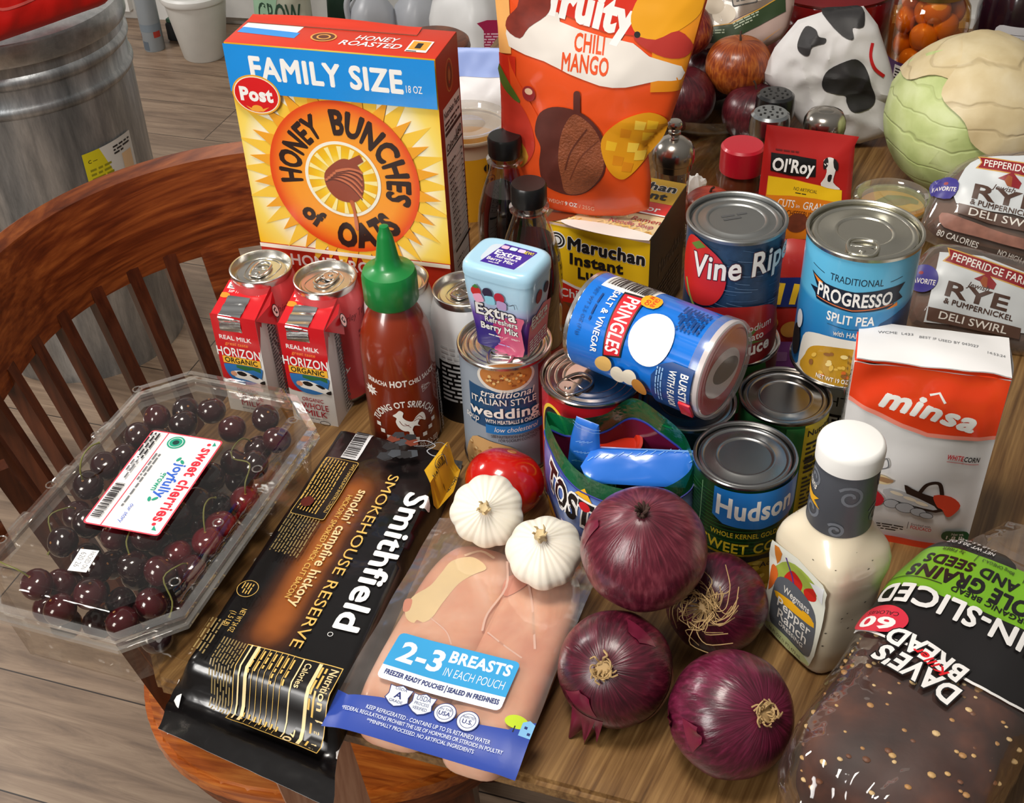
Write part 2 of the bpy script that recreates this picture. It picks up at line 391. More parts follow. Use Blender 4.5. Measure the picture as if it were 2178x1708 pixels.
# ================================================================ the room
def floor_mat():
    m,t,b,N,L=nodes('vinyl_planks'); tcn=N('TexCoord'); mp=N('Mapping'); L(tcn.outputs['Object'],mp.inputs[0]); mp.inputs['Rotation'].default_value=(0,0,R_(19))
    br=N('TexBrick'); L(mp.outputs[0],br.inputs['Vector']); br.offset=.37; br.inputs['Scale'].default_value=1; br.inputs['Brick Width'].default_value=1.22; br.inputs['Row Height'].default_value=.18
    br.inputs['Mortar Size'].default_value=.0012; br.inputs['Color1'].default_value=(.35,.35,.35,1); br.inputs['Color2'].default_value=(.65,.65,.65,1); br.inputs['Mortar'].default_value=(0,0,0,1)
    m2=N('Mapping'); L(mp.outputs[0],m2.inputs[0]); m2.inputs['Scale'].default_value=(3.2,34,1)
    off=N('VectorMath'); off.operation='ADD'; L(m2.outputs[0],off.inputs[0]); sc_=N('VectorMath'); sc_.operation='SCALE'; sc_.inputs['Scale'].default_value=9; L(br.outputs['Color'],sc_.inputs[0]); L(sc_.outputs[0],off.inputs[1])
    n1=N('TexNoise'); n1.inputs['Scale'].default_value=1; n1.inputs['Detail'].default_value=7; n1.inputs['Roughness'].default_value=.68; n1.inputs['Distortion'].default_value=.9; L(off.outputs[0],n1.inputs['Vector'])
    m3=N('Mapping'); L(mp.outputs[0],m3.inputs[0]); m3.inputs['Scale'].default_value=(3.5,8,1); n2=N('TexNoise'); n2.inputs['Scale'].default_value=1; n2.inputs['Detail'].default_value=3; L(m3.outputs[0],n2.inputs['Vector'])
    r=ramp(t,[(.28,'#5f4e41'),(.45,'#826d5a'),(.55,'#937d68'),(.72,'#a8937c')]); L(n1.outputs['Fac'],r.inputs[0])
    kn=ramp(t,[(.28,'#8d8076'),(.42,'#ffffff')]); L(n2.outputs['Fac'],kn.inputs[0])
    mu=N('Mix'); mu.data_type='RGBA'; mu.blend_type='MULTIPLY'; mu.inputs[0].default_value=.7; L(r.outputs[0],mu.inputs[6]); L(kn.outputs[0],mu.inputs[7])
    bw=ramp(t,[(.0,'#4a4038'),(.2,'#e4dfdb'),(.8,'#ffffff')]); L(br.outputs['Color'],bw.inputs[0])
    m4=N('Mix'); m4.data_type='RGBA'; m4.blend_type='MULTIPLY'; m4.inputs[0].default_value=1; L(mu.outputs[2],m4.inputs[6]); L(bw.outputs[0],m4.inputs[7])
    L(m4.outputs[2],b.inputs['Base Color']); b.inputs['Roughness'].default_value=.42
    bp=N('Bump'); bp.inputs['Strength'].default_value=.15; bp.inputs['Distance'].default_value=.001; L(n1.outputs['Fac'],bp.inputs['Height']); L(bp.outputs[0],b.inputs['Normal'])
    return m
o=MB().add([(-4,-2.5,0),(4,-2.5,0),(4,6,0),(-4,6,0)],[[0,1,2,3]],floor_mat(),False).obj('floor'); tag(o,kind='structure')
wallm=pm('#d9d8d4',.6,bump=.05)
WA=R_(-14); wx,wy=cos(WA),sin(WA); W0=V((-1.10,3.74,0))
def wallp(s,d,z): return V((W0.x+wx*s-wy*d,W0.y+wy*s+wx*d,z))
m=MB()
def slab(m,s0,s1,d0,d1,z0,z1,mat):
    P=[wallp(a,b,c) for c in (z0,z1) for a,b in ((s0,d0),(s1,d0),(s1,d1),(s0,d1))]
    m.add(P,[[0,3,2,1],[4,5,6,7],[0,1,5,4],[1,2,6,5],[2,3,7,6],[3,0,4,7]],mat,False)
slab(m,-2.5,4.2,.03,.1,0,2.5,wallm); tag(m.obj('wall_back',weld=False),kind='structure')
m=MB(); slab(m,-2.5,-.02,.005,.03,.03,.14,pm('#e6e5e1',.4)); slab(m,.13,4.2,.005,.03,.03,.14,pm('#e6e5e1',.4)); tag(m.obj('baseboard_back',weld=False),kind='structure')
# table ------------------------------------------------------------
tw=wood([(.30,'#432c15'),(.44,'#664827'),(.55,'#7f5f38'),(.68,'#9a784a')],rot=R_(61),sc=(4,75,60),rough=.36,bump=.2,coat=.05)
legm=wood([(.3,'#8a5a45'),(.5,'#ad7d62'),(.7,'#c4967a')],rot=(0,R_(90),0),sc=(6,60,60),rough=.4)
legd=wood([(.3,'#1d0d07'),(.5,'#2d150c'),(.7,'#3c1f12')],rot=(0,R_(90),0),sc=(6,60,60),rough=.35)
A=at(330,1447,T); e=V((cos(R_(-19.8)),sin(R_(-19.8)),0)); q=V((-e.y,e.x,0))
tp=[A,A+e*1.25,A+e*1.42+q*.2,A+e*1.42+q*1.15,A+e*1.25+q*1.36,V((.05,1.84,T)),V((-.225,1.03,T)),V((-.262,.89,T)),V((-.318,.735,T))]
table=thing('dining_table','brown woodgrain laminate dining table crowded with groceries','table',(A.x,A.y,0))
rel=[(p.x-A.x,p.y-A.y) for p in tp]
MB().prism(rel,T-.016,T,tw,.004).obj('table_top',table)
for px,py in ((700,1570),):
    b0=at(700,1575,T-.03)-A; b0=V((b0.x-.036,b0.y+.036,0))
legs=[b0,b0+e*1.05+q*.0,b0+e*1.0+q*1.15,b0+e*.25+q*1.1]
for i,b in enumerate(legs):
    m=MB(); a=R_(-62); du=V((cos(a),sin(a))); dv=V((-sin(a),cos(a))); s=.030; k=V((.07,.02)) if i==0 else V((0,0))
    c=[(du*x+dv*y) for x,y in ((-1,-1),(1,-1),(1,1),(-1,1))]; n=6; vs=[]
    for j in range(n+1):
        z=(T-.017)*(1-j/n); sh=k*(j/n); w_=s*(1-.25*j/n)
        vs+=[(b.x+sh.x+p.x*w_,b.y+sh.y+p.y*w_,z) for p in c]
    fs=[[4*j+x,4*j+4+x,4*j+4+(x+1)%4,4*j+(x+1)%4] for j in range(n) for x in range(4)]+[[3,2,1,0][::-1],[4*n+3,4*n+2,4*n+1,4*n]]
    m.add(vs,fs,legm,False); m.obj('leg',table)
# barrel-back chair --------------------------------------------------
cw=wood([(.30,'#3a1606'),(.45,'#602a0e'),(.56,'#7d3f19'),(.70,'#9c5726')],rot=(0,R_(-4),R_(35)),sc=(5,22,60),rough=.36,bump=.1,coat=.1)
cs=wood([(.30,'#70300d'),(.45,'#a9541b'),(.55,'#c46d27'),(.70,'#db8a3c')],rot=R_(-14),sc=(7,60,60),rough=.28,bump=.12,coat=.3)
cdk=wood([(.30,'#2c1209'),(.5,'#4a2312'),(.7,'#5f3019')],rot=(0,R_(90),0),sc=(5,50,50),rough=.35,coat=.2)
def chair(name,label,loc,rz):
    ch=thing(name,label,'chair',loc,rz)
    def arc(z,th,lean=0): return .24+(z-.78)*.10+lean
    # back rail: a curved board, outer lip rounded
    def rail(u,v):
        th_=78+152*u; th=R_(th_); zz=.783+.012*max(0,1-abs(u-.1)*9) if 0 else .783
        drop=.018*ss(u,.13,.0); top=.887-.015*ss(u,.08,0)
        # cross-section loop, v in [0,1)
        L=[(-.013,0),(-.014,.35),(-.013,.7),(-.010,.93),(0,1.0),(.009,.95),(.013,.7),(.013,.35),(.011,.05),(0,-.03)]
        k=v*len(L); i=int(k)%len(L); d,h=L[i]; lo=zz-drop; z=lo+(top-lo)*h
        r=.24+(z-.783)*.12+d+.035*ss(th_,172,225); return (r*cos(th),r*sin(th),z)
    m=MB(); m.grid(rail,60,10,cw,cv=True)
    for e_ in (0,60): m.add([rail(e_/60,j/10) for j in range(10)],[list(range(10))],cw,False)
    m.obj('back_rail',ch)
    # seat
    sp=[]
    for k in range(48):
        a=2*PI*k/48; r=.205*(1-.03*cos(4*a)); sp.append((.03+r*cos(a)*1.05,-.005+r*sin(a)))
    MB().prism(sp,.425,.452,cs,.006).obj('seat',ch)
    ths=[110.8,123.2,133.2,143.8,155.2,165.9,177.3,189,201,212]
    for i,th in enumerate(ths):
        a=R_(th); wd=.030 if i==0 else .0135
        t0=V((.236*cos(a),.236*sin(a),.80)); t1=V((.035+.19*cos(a),-.01+.19*sin(a),.45))
        tn=V((-sin(a),cos(a),0)); rn=V((cos(a),sin(a),0)); vs=[]
        for p in (t1,t0): vs+=[p+tn*x*wd/2*(1.25 if p is t0 and i==0 else 1)+rn*y*.007 for x,y in ((-1,-1),(1,-1),(1,1),(-1,1))]
        MB().add(vs,[[0,1,5,4],[1,2,6,5],[2,3,7,6],[3,0,4,7],[3,2,1,0],[4,5,6,7]],cw if i==0 else cdk,False).obj('back_post' if i==0 else 'spindle',ch)
    for i,th in enumerate((48,135,225,312)):
        a=R_(th); p=V((.03+.15*cos(a),-.005+.15*sin(a),0)); n=V((.03+.185*cos(a),-.005+.185*sin(a),0))
        vs=[]
        for z,c in ((.43,p),(0,n)): vs+=[(c.x+x*.02,c.y+y*.02,z) for x,y in ((-1,-1),(1,-1),(1,1),(-1,1))]
        MB().add(vs,[[4,5,1,0],[5,6,2,1],[6,7,3,2],[7,4,0,3],[0,1,2,3],[7,6,5,4]],cdk,False).obj('leg',ch)
    for (a0,a1) in ((48,312),(135,225),(48,135),(225,312)):
        a,b=R_(a0),R_(a1); MB().tube([(.03+.166*cos(a),-.005+.166*sin(a),.2),(.03+.166*cos(b),-.005+.166*sin(b),.2)],.012,cw,8).obj('stretcher',ch)
    m=MB()
    m.prism([(x*.93+.002,y*.93) for x,y in sp],.385,.4255,cw,.003).obj('apron',ch)
    return ch
chair1=chair('dining_chair','brown wooden barrel-back dining chair with dark spindles beside the table',(-.21,.875,0),0)
p=at(918,100,.62); st=thing('wooden_stool','round brown wooden stool peeking over the top of the cereal box','stool',(p.x,p.y+.03,0))
MB().lathe([(0,.592),(.056,.592),(.062,.598),(.064,.608),(.062,.618),(.056,.622),(0,.620)],cw,48).obj('seat',st)
for i in range(4):
    a=R_(45+90*i); MB().tube([(.042*cos(a),.042*sin(a),.594),(.13*cos(a),.13*sin(a),0)],.014,cw,10).obj('leg',st)
# galvanised bin -----------------------------------------------------
def gal_mat(c,sc,rough):
    m,t,b,N,L=nodes('galvanised_steel'); tcn=N('TexCoord'); mp=N('Mapping'); L(tcn.outputs['Object'],mp.inputs[0]); mp.inputs['Scale'].default_value=sc
    n1=N('TexNoise'); n1.inputs['Scale'].default_value=1; n1.inputs['Detail'].default_value=6; n1.inputs['Roughness'].default_value=.7; L(mp.outputs[0],n1.inputs['Vector']); r=ramp(t,[(.3,c[0]),(.5,c[1]),(.68,c[2])]); L(n1.outputs['Fac'],r.inputs[0]); L(r.outputs[0],b.inputs['Base Color']); b.inputs['Metallic'].default_value=.85; b.inputs['Roughness'].default_value=rough
    bp=N('Bump'); bp.inputs['Strength'].default_value=.25; bp.inputs['Distance'].default_value=.003; L(n1.outputs['Fac'],bp.inputs['Height']); L(bp.outputs[0],b.inputs['Normal']); return m
gal=gal_mat(('#757a7d','#a2a6a9','#cfd2d3'),(22,22,3.5),.38)
galr=gal_mat(('#8f9497','#b3b7b9','#d2d4d5'),(18,18,18),.3)
bx,by=-.846,2.10
can=thing('trash_can','ribbed galvanised steel trash can standing on the floor','trash can',(bx,by,0))
m=MB(); 
def ribs(a,z): return 1+.006*max(0,cos(a*24))**3*ss(z,.04,.08)*ss(z,.57,.53)
m.lathe([(0,.01),(.178,.01),(.183,.0),(.186,.02),(.1955,.55),(.1985,.553),(.2005,.558),(.2005,.563),(.1985,.568),(.196,.572),(.1965,.600),(.2000,.603),(.2020,.608),(.2020,.613),(.2000,.618),(.197,.622),(.198,.655)],gal,144,wob=ribs)
bbody=m.obj('bin_body',can)
m=MB(); m.lathe([(0,.70),(.10,.698),(.17,.69),(.198,.682),(.204,.680),(.2065,.675),(.2065,.645),(.2045,.641),(.2015,.643)],galr,72); m.obj('bin_lid',can)
k=Ink(); YE=pm('#cfc01f',.4); LG=pm('#cfcbc4',.45); OR=pm('#d8b48a',.5)
k.rect(0,0,108,78,LG,2).poly([(0,0),(60,0),(33,78),(0,78)],YE).greek(8,8,44,42,5,pm('#8c8516',.5),seed=4).text('C ---',8,58,6,INK,b=.02).greek(60,54,42,18,3,INK,seed=9).rect(76,14,24,34,OR,1)
m=MB(); Rl=lambda z:.1865+.0105*(z-.02)/.53
k.put(m,roll(.19,0,R_(40),rf=lambda z:Rl(z+.385)+.0016),cut=(6,20),X=M.Translation((0,0,.385))); o=m.obj('sticker',bbody); o['label']='yellow and white paper sticker on the can'
# red bag on the can
rb=pm('#d3150f',.5,bump=.5,bs=40,var=.15,sc=12)
P=Pillow([(-240,0),(-120,-4),(60,-4),(128,2),(150,50),(160,170),(150,270),(-40,285),(-240,270)],60,60,cr=9,cs=.02,ex=.35)
bg_=thing('shopping_bag','bright red reusable shopping bag lying on the trash can lid','bag',mat=frame(at(118,66,.710)+V((-.032,.031,0)),46,72))
m=MB(); P.mesh(m,rb,16); k=Ink(); k.text('TEA',-66,62,40,WHITE,b=.03).line(smooth([(-85,50),(-60,38),(10,44),(70,70),(90,110)],5,False),4,pm('#e2605a',.5))
k.put(m,P.map(),base=1.2,cut=(8,8)); m.obj('bag_body',bg_)
m=MB(); m.tube(smooth([(-.12,.26,.02),(-.11,.36,.03),(0,.40,.03),(.10,.36,.03),(.11,.26,.02)],6,False),.010,rb,8,flat=.3); m.obj('handle',bg_)
# ---------------------------------------------------------------- things on the floor behind
p=at(437,117,0); bk=thing('bucket','white plastic bucket with a snap-on lid on the floor behind','bucket',p)
pw=pm('#d3d2cc',.45); pwl=pm('#dfdfdb',.4)
MB().lathe([(0,0),(.058,0),(.061,.004),(.089,.178),(.087,.18),(0,.176)],pw,48).obj('bucket_body',bk)
MB().lathe([(0,.186),(.07,.186),(.082,.192),(.092,.193),(.097,.187),(.097,.176),(.094,.170),(.0895,.172)],pwl,48).obj('lid',bk)
p=at(330,103,0); sp_=thing('spray_can','slim grey can with coloured bands standing left of the bucket','can',p)
gm=pm('#8d9499',.35); m=MB(); m.lathe([(0,0),(.029,0),(.030,.003),(.030,.2),(.026,.215),(0,.217)],gm,32); k=Ink(); k.rect(-40,60,80,22,pm('#79858f',.4)).rect(-30,5,22,26,pm('#5f6a75',.4)).rect(12,42,22,18,pm('#a9362b',.4)).rect(-46,36,12,16,pm('#a9362b',.4))
k.put(m,roll(.0301),cut=(4,0)); m.obj('can_body',sp_); MB().lathe([(0,.262),(.02,.262),(.025,.255),(.0255,.214),(0,.214)],pm('#a2a8ac',.4),32).obj('cap',sp_)
p=at(392,104,0); tr=thing('tray','low black tray with a green top between spray can and bucket','tray',(p.x-.005,p.y+.10,0),R_(-18))
MB().rbox(.085,.10,.055,.006,pm('#24272a',.5)).obj('tray_body',tr); MB().rbox(.078,.092,.012,.003,pm('#476b57',.6),X=M.Translation((0,0,.054))).obj('green_cover',tr)
# seed bag with green print
p=at(610,150,0)
P=Pillow([(-75,0),(75,-4),(84,60),(80,190),(74,300),(-72,300),(-84,190),(-86,60)],38,38,cr=5,cs=.02,ex=.4)
sb=thing('soil_bag','tall pale green and tan bag with dark lettering behind the cereal box','bag',mat=frame(V((p.x,p.y+.06,.0)),-14,84))
m=MB(); P.mesh(m,pm('#b7b9a6',.6,var=.12,sc=15),12); k=Ink(); DG=pm('#2a4a38',.5); k.poly([(-84,55),(10,50),(-20,110),(0,190),(-10,295),(-70,295),(-82,190)],pm('#9cc3a4',.55),3).text('GROW',-62,112,60,DG,w=124,b=.03)
k.put(m,P.map(),base=1,cut=(10,10)); m.obj('bag_body',sb)
p=at(712,150,0); P=Pillow([(-36,0),(36,0),(40,150),(34,330),(-34,330),(-40,150)],26,26,cr=3,ex=.4)
t=thing('dark_green_sack','narrow dark green sack beside the pale soil bag','bag',mat=frame(V((p.x+.01,p.y+.20,0)),-14,84)); m=MB(); P.mesh(m,pm('#1f3b2e',.5,var=.15),10); m.obj('sack_body',t)
p=at(768,150,0); P=Pillow([(-34,0),(34,0),(38,140),(30,310),(-30,310),(-38,140)],26,26,cr=4,ex=.4)
t=thing('black_sack','black crumpled sack between the green sack and the water jugs','bag',mat=frame(V((p.x+.02,p.y+.26,0)),-14,84)); m=MB(); P.mesh(m,pm('#2a2727',.45,var=.3,sc=20),10); m.obj('sack_body',t)
jm=pm('#b9bdc4',.35,var=.04); jw=pm('#e9eaea',.35)
def jug(name,label,p,rz,mt,capm,group=None,z=0):
    j=thing(name,label,'jug',(p.x,p.y,z),rz,group); m=MB()
    pr=[(0,0),(.066,0),(.072,.006),(.073,.15),(.066,.185),(.045,.215),(.024,.235),(.019,.25),(.019,.262),(0,.262)]
    def sq(a,z):
        c=max(abs(cos(a)),abs(sin(a))); f=ss(z,.24,.17); return 1+f*(min(1/c,1.16)-1)
    m.lathe(pr,mt,48,wob=sq); m.obj('jug_body',j)
    MB().tube(smooth([(.02,-.006,.24),(.055,-.006,.238),(.078,-.006,.2),(.076,-.006,.14),(.07,-.006,.12)],5,False),.010,mt,10).obj('handle',j)
    MB().lathe([(0,.275),(.018,.275),(.0205,.272),(.0205,.256),(.0,.256)],capm,24).obj('cap',j); return j
j1=jug('water_jug','cloudy plastic gallon jug on the floor, left of the pair',at(800,125,0),R_(200),jm,pm('#8fa3b8',.4),'cloudy jugs on the floor')
j2=dup(j1,'cloudy plastic gallon jug on the floor, right of the pair',at(897,125,0),R_(30)); j1.scale=j2.scale=(.84,.84,.84)
p=at(1000,150,0); j3=jug('milk_jug','white jug with a magenta label behind the cereal box',V((p.x+.012,p.y-.10,0)),R_(60),jw,pm('#3aa0a0',.4))
j3.scale=(1.3,1.3,1.3); MG=pm('#a3154a',.4); m=MB(); k=Ink(); k.poly([(0,20),(22,62),(60,74),(92,74),(92,0),(0,0)],MG).greek(12,6,72,44,8,pm('#e2b9c8',.5),seed=2)
k.put(m,flat((-.02,-.0775,.098),(1,0,0),(0,0,1)),base=.5); o=m.obj('label_sheet',j3); o.rotation_euler=(0,0,R_(-65)); o['label']='magenta printed label'
o.location=(0,0,0)
# ================================================================ cans, cartons and boxes on the table
ALU=metal('#d4d2cc',.25); TIN=metal('#b9b9b6',.26); TIND=metal('#8f908f',.3); SEAM=metal('#9fa09f',.3)
def face(x,y): return math.atan2(-x,y)           # turn that points a label at somebody standing at the table's near side
def pulltab(m,L,W,mat,X):
    pts=smooth([(0,L*.5),(W*.36,L*.42),(W*.5,L*.15),(W*.47,-L*.2),(W*.33,-L*.46),(0,-L*.5),(-W*.33,-L*.46),(-W*.47,-L*.2),(-W*.5,L*.15),(-W*.36,L*.42)],4)
    m.tube([(x,y,.0016) for x,y in pts],.0012,mat,8,True,X)
    m.prism([(W*.44*cos(a*PI/8),-L*.24+L*.24*sin(a*PI/8)) for a in range(16)],.0012,.0022,mat,.0003,X)
    m.lathe([(0,.0033),(.0018,.0032),(.0026,.0022),(.0026,.0005)],mat,16,X@M.Translation((0,-L*.28,0)))
    m.rbox(W*.8,.0016,.0011,.0004,mat,1,X@M.Translation((0,L*.02,.001)))
def food_can(name,label,x,y,z0,r,h,wall,ink=None,a0=None,lid=TIN,tab=None,rings=(.62,),cut=(3,0),cat='can',embed=0):
    a0=face(x,y) if a0 is None else a0
    t=thing(name,label,cat,(x,y,z0),a0); m=MB(); rw=r-.0012
    m.lathe([(0,.002),(r-.004,.002),(r-.0035,.0003),(r-.001,0),(r,.0012),(r,.0032),(rw,.0042)],SEAM,64)
    m.lathe([(rw,.0042),(rw,h-.0042)],wall,96)
    if ink: ink.put(m,roll(rw),cut=cut,base=.05)
    m.obj('can_body',t)
    m=MB(); pr=[(rw,h-.0042),(r,h-.0034),(r+.0002,h-.001),(r-.0004,h-.0001),(r-.0016,h),(r-.0024,h-.0007),(r-.0029,h-.0045),(r-.004,h-.0052),(r-.0052,h-.005),(r-.0065,h-.0032)]
    for q in sorted(rings,reverse=True):
        pr+=[(r*q+.0022,h-.003),(r*q+.001,h-.0024),(r*q-.0002,h-.0022),(r*q-.0012,h-.0026),(r*q-.002,h-.0034)]
    pr+=[(0,h-.0034)]
    m.lathe(pr,lid,72)
    if embed:
        k=Ink(); k.greek(-9,-3,20,9,2,pm('#4a4b4c',.5),rot=25,fill=.55,seed=5); k.put(m,flat((0,0,h-.0034),(1,0,0),(0,1,0)),base=.15)
    ld=m.obj('lid',t)
    if tab is not None:
        ang,d,L,W=tab; X=M.Rotation(R_(ang)-a0,4,'Z')@M.Translation((0,d,h-.0031)); m=MB(); pulltab(m,L,W,lid,X); m.obj('pull_tab',ld)
    return t
def soda_can(name,label,x,y,col,group,ink=None,a0=None,tabang=0,lid=ALU,neck=None):
    a0=face(x,y) if a0 is None else a0
    t=thing(name,label,'can',(x,y,T),a0,group); m=MB(); R=.0305
    rf=[(R,.010),(R,.094),(.0302,.097),(.0292,.1045),(.0275,.111),(.0262,.1150)]
    m.lathe([(0,.006),(.019,.002),(.0225,0),(.0245,.0008),(.029,.007),(R,.010)],SEAM,64); m.lathe(rf,col,80)
    if ink:
        def rz(z):
            for (r0,z0),(r1,z1) in zip(rf,rf[1:]):
                if z0<=z<=z1: return r0+(r1-r0)*(z-z0)/(z1-z0)
            return R
        ink.put(m,roll(R,rf=rz),cut=(3,3),base=.08)
    m.obj('can_body',t); h=.122
    m=MB(); m.lathe([(.0262,.1150),(.0266,.1168),(.0272,.1205),(.0270,h-.0004),(.0263,h),(.0254,h-.0004),(.0245,h-.004),(.0228,h-.0072),(.0216,h-.0074),(.0208,h-.0052),(.0150,h-.005),(0,h-.005)],lid,64)
    X=M.Rotation(R_(tabang)-a0,4,'Z')
    m.tube([(p[0],p[1],h-.0049) for p in smooth([(0,.0185),(.0125,.013),(.0135,0),(.010,-.012),(0,-.0165),(-.010,-.012),(-.0135,0),(-.0125,.013)],4)],.0006,lid,6,True,X)
    ld=m.obj('lid',t); m=MB(); pulltab(m,.0225,.0145,lid,X@M.Translation((0,-.001,h-.0046))); m.obj('pull_tab',ld); return t
# red-pink soda cans, white soda cans
PK=pm('#c9474a',.35,.25,coat=.3); MAR=pm('#7c1d25',.4)
def pink(): return Ink().text('Shirley Temple',4,91,6.5,MAR,sh=.3,w=44).text('Shirley Temple',-60,91,6.5,MAR,sh=.3,w=44).ell(-14,60,10,14,pm('#e9b7ae',.4)).text('Shirley',-18,40,7,WHITE,sh=.3).greek(24,10,26,70,14,MAR,seed=4)
c1=at(554,565,T+.122); c2=at(691,588,T+.122)
soda_can('soda_can','pink-red soda can standing behind the left milk carton',c1.x,c1.y,PK,'soda cans in a row before the cereal box',pink(),tabang=-20)
soda_can('soda_can','pink-red soda can standing behind the right milk carton',c2.x,c2.y,PK,'soda cans in a row before the cereal box',pink(),tabang=145)
WC=pm('#d9dadb',.3,.2,coat=.3); LGY=pm('#9a9b9d',.4)
c3=at(838,597,T+.122); c4=at(988,612,T+.122)
k=Ink().line([(-24,98),(-18,104),(-20,92)],2,pm('#e58a4a',.4)).greek(10,20,30,60,12,LGY,seed=3)
soda_can('soda_can','white soda can half hidden behind the red sauce bottle',c3.x+.002,c3.y+.004,WC,'soda cans in a row before the cereal box',k,tabang=60)
k=Ink().rect(-100,0,200,52,BLACK).rect(-30,22,42,42,BLACK).greek(-26,24,36,58,13,pm('#b9babb',.4),seed=7).greek(16,20,18,40,10,pm('#8f9092',.4),seed=8)
soda_can('soda_can','white and black soda can left of the chewing gum tub',c4.x,c4.y,WC,'soda cans in a row before the cereal box',k,tabang=-45)
# milk cartons ------------------------------------------------------
MR=pm('#c9121d',.32,coat=.3); MW=pm('#e9e7e4',.35,coat=.2); YB=pm('#f2b93a',.4); SILV=metal('#c8c9ca',.22)
def milk(label,p,rz):
    t=thing('milk_carton',label,'milk carton',(p.x,p.y,T),rz,'small milk cartons'); w,d,hf,hb=.0425,.039,.102,.1125
    # origin: front right bottom corner
    m=MB(); W=-w
    B=[(W,0,0),(0,0,0),(0,d,0),(W,d,0)]; F=[(W,0,hf),(0,0,hf),(0,d,hb),(W,d,hb)]
    n=8
    def side(a,b,c,e): m.add([a,b,c,e],[[0,1,2,3]],MW,False)
    side(B[0],B[1],F[1],F[0]); side(B[1],B[2],F[2],F[1]); side(B[2],B[3],F[3],F[2]); side(B[3],B[0],F[0],F[3]); side(F[0],F[1],F[2],F[3]); side(*B[::-1])
    fr=flat((W,0,0),(1,0,0),(0,0,1)); k=Ink()
    k.poly([(0,36),(3,34),(10,33),(18,34),(28,39),(36,49),(40,62),(42.5,74),(42.5,104),(0,104)],MR)
    k.text('REAL MILK',5,79,4.2,WHITE,w=30,b=.03).text('great taste',9,73.5,3.4,pm('#f08a3c',.4),w=22,sh=.25,b=.02)
    k.text('HORIZON',-.2,61.5,9,WHITE,w=41.5,b=.03).rect(4,53.5,36,7.4,YB).text('ORGANIC',6,54.8,5.2,INK,w=31,b=.03)
    k.poly([(4,50),(8,53),(38,53),(40,47),(36,38),(26,33),(14,34),(7,40)],pm('#2f74b8',.4),3).poly([(16,50),(24,48),(32,50),(39,48),(39,53),(16,53)],pm('#2f6b3c',.4))
    k.poly([(11,45),(22,47),(34,43),(40,40),(41,36),(34,36),(22,38),(13,39)],pm('#f4f2ee',.4),3).poly([(15,45),(20,46.5),(25,44),(22,41.5),(17,42)],INK,2).poly([(27,44),(31,44.5),(36,42),(33,40.5)],INK,2).poly([(36,37),(41,40),(41,36),(38,35.5)],INK,2).ell(12,43,3,2.6,pm('#e2a27e',.4))
    RT=pm('#a8182c',.4)
    k.text('ORGANIC',12,24.5,4,RT,w=20,b=.02).text('WHOLE',11,16.5,6.2,RT,w=25,b=.02).text('MILK',14,8.8,6.2,RT,w=20,b=.02).greek(14,5.2,22,2.4,1,LGY).ring(31,2.6,5,2.5,.6,INK)
    k.put(m,fr)
    rt=flat((0,0,0),(0,1,0),(0,0,1)); k=Ink()
    k.poly([(0,74),(4,86),(6,94),(8,91),(10,97),(13,95),(15,100),(20,98),(39,102),(39,118),(0,104)],MR).greek(17,6,18,86,26,pm('#55565a',.5),seed=11,fill=.55).line([(15,6),(15,93)],.5,INK).text('NUTRITION',21,90,3.4,INK,rot=-90)
    k.put(m,rt)
    L=math.hypot(d,hb-hf); tpf=flat((W,0,hf),(1,0,0),(0,d,hb-hf)); k=Ink(); l=L*1000
    k.rect(0,0,42.5,l,MR).text('SIP IT   GULP IT',5,l-13,2.6,WHITE,w=30).rect(2,l-9,19,7,pm('#ece9e6',.4)).greek(4,l-8,14,5,2,GREYTXT).text('<',25,l-8,5,WHITE).greek(30,l-8,9,5,2,WHITE).ell(3.4,l-17,5,3,pm('#ef8a23',.4))
    k.put(m,tpf,clip=[((0,0),(-1,0))]); m.obj('carton_body',t)
    m=MB()                                            # foil strip folded over the front edge
    def strip(u,v):
        s=v*.040; x=W+.0075+.0205*u; q=.0006+.0005*sin(v*22+u*2)
        if s<.026: f=1-s/.026; y=f*.022; z=hf+(hb-hf)*y/d; return (x,y,z+q+.0004)
        return (x,-q,hf-(s-.026))
    m.grid(strip,6,24,SILV); k=Ink().greek(11,0,12,3,2,GREYTXT)
    m.obj('foil_tab',t)
    m=MB(); P=[(.0004,.006,hf+.003),(.0004,d-.002,hb-.001),(.011,d*.52,hf-.008),(.0005,d*.5,hf+.001)]
    m.add([(0,.001,hf),(0,d-.001,hb),(.0075,d*.55,hf-.016),(.004,d*.55,hf+.004)],[[0,2,3],[2,1,3],[0,3,1],[0,1,2]],MR,False)
    k=Ink().ell(0,0,5.4,5.4,INK).ell(0,0,4.6,4.6,pm('#d8a9a6',.4)).poly([(-2,3),(2.6,2),(1,-3),(-1.4,-2)],INK).ell(.4,.2,1.1,1.1,pm('#d8a9a6',.4))
    k.put(m,flat((.0062,d*.62,hf-.0035),(-.25,1,.25),(-.55,0,1)),base=.6); m.obj('side_flap',t); return t
milk('small red and white milk carton, the left of the two',at(582,886,T),R_(-19))
milk('small red and white milk carton next to the red sauce bottle',at(720,908,T),R_(-19))
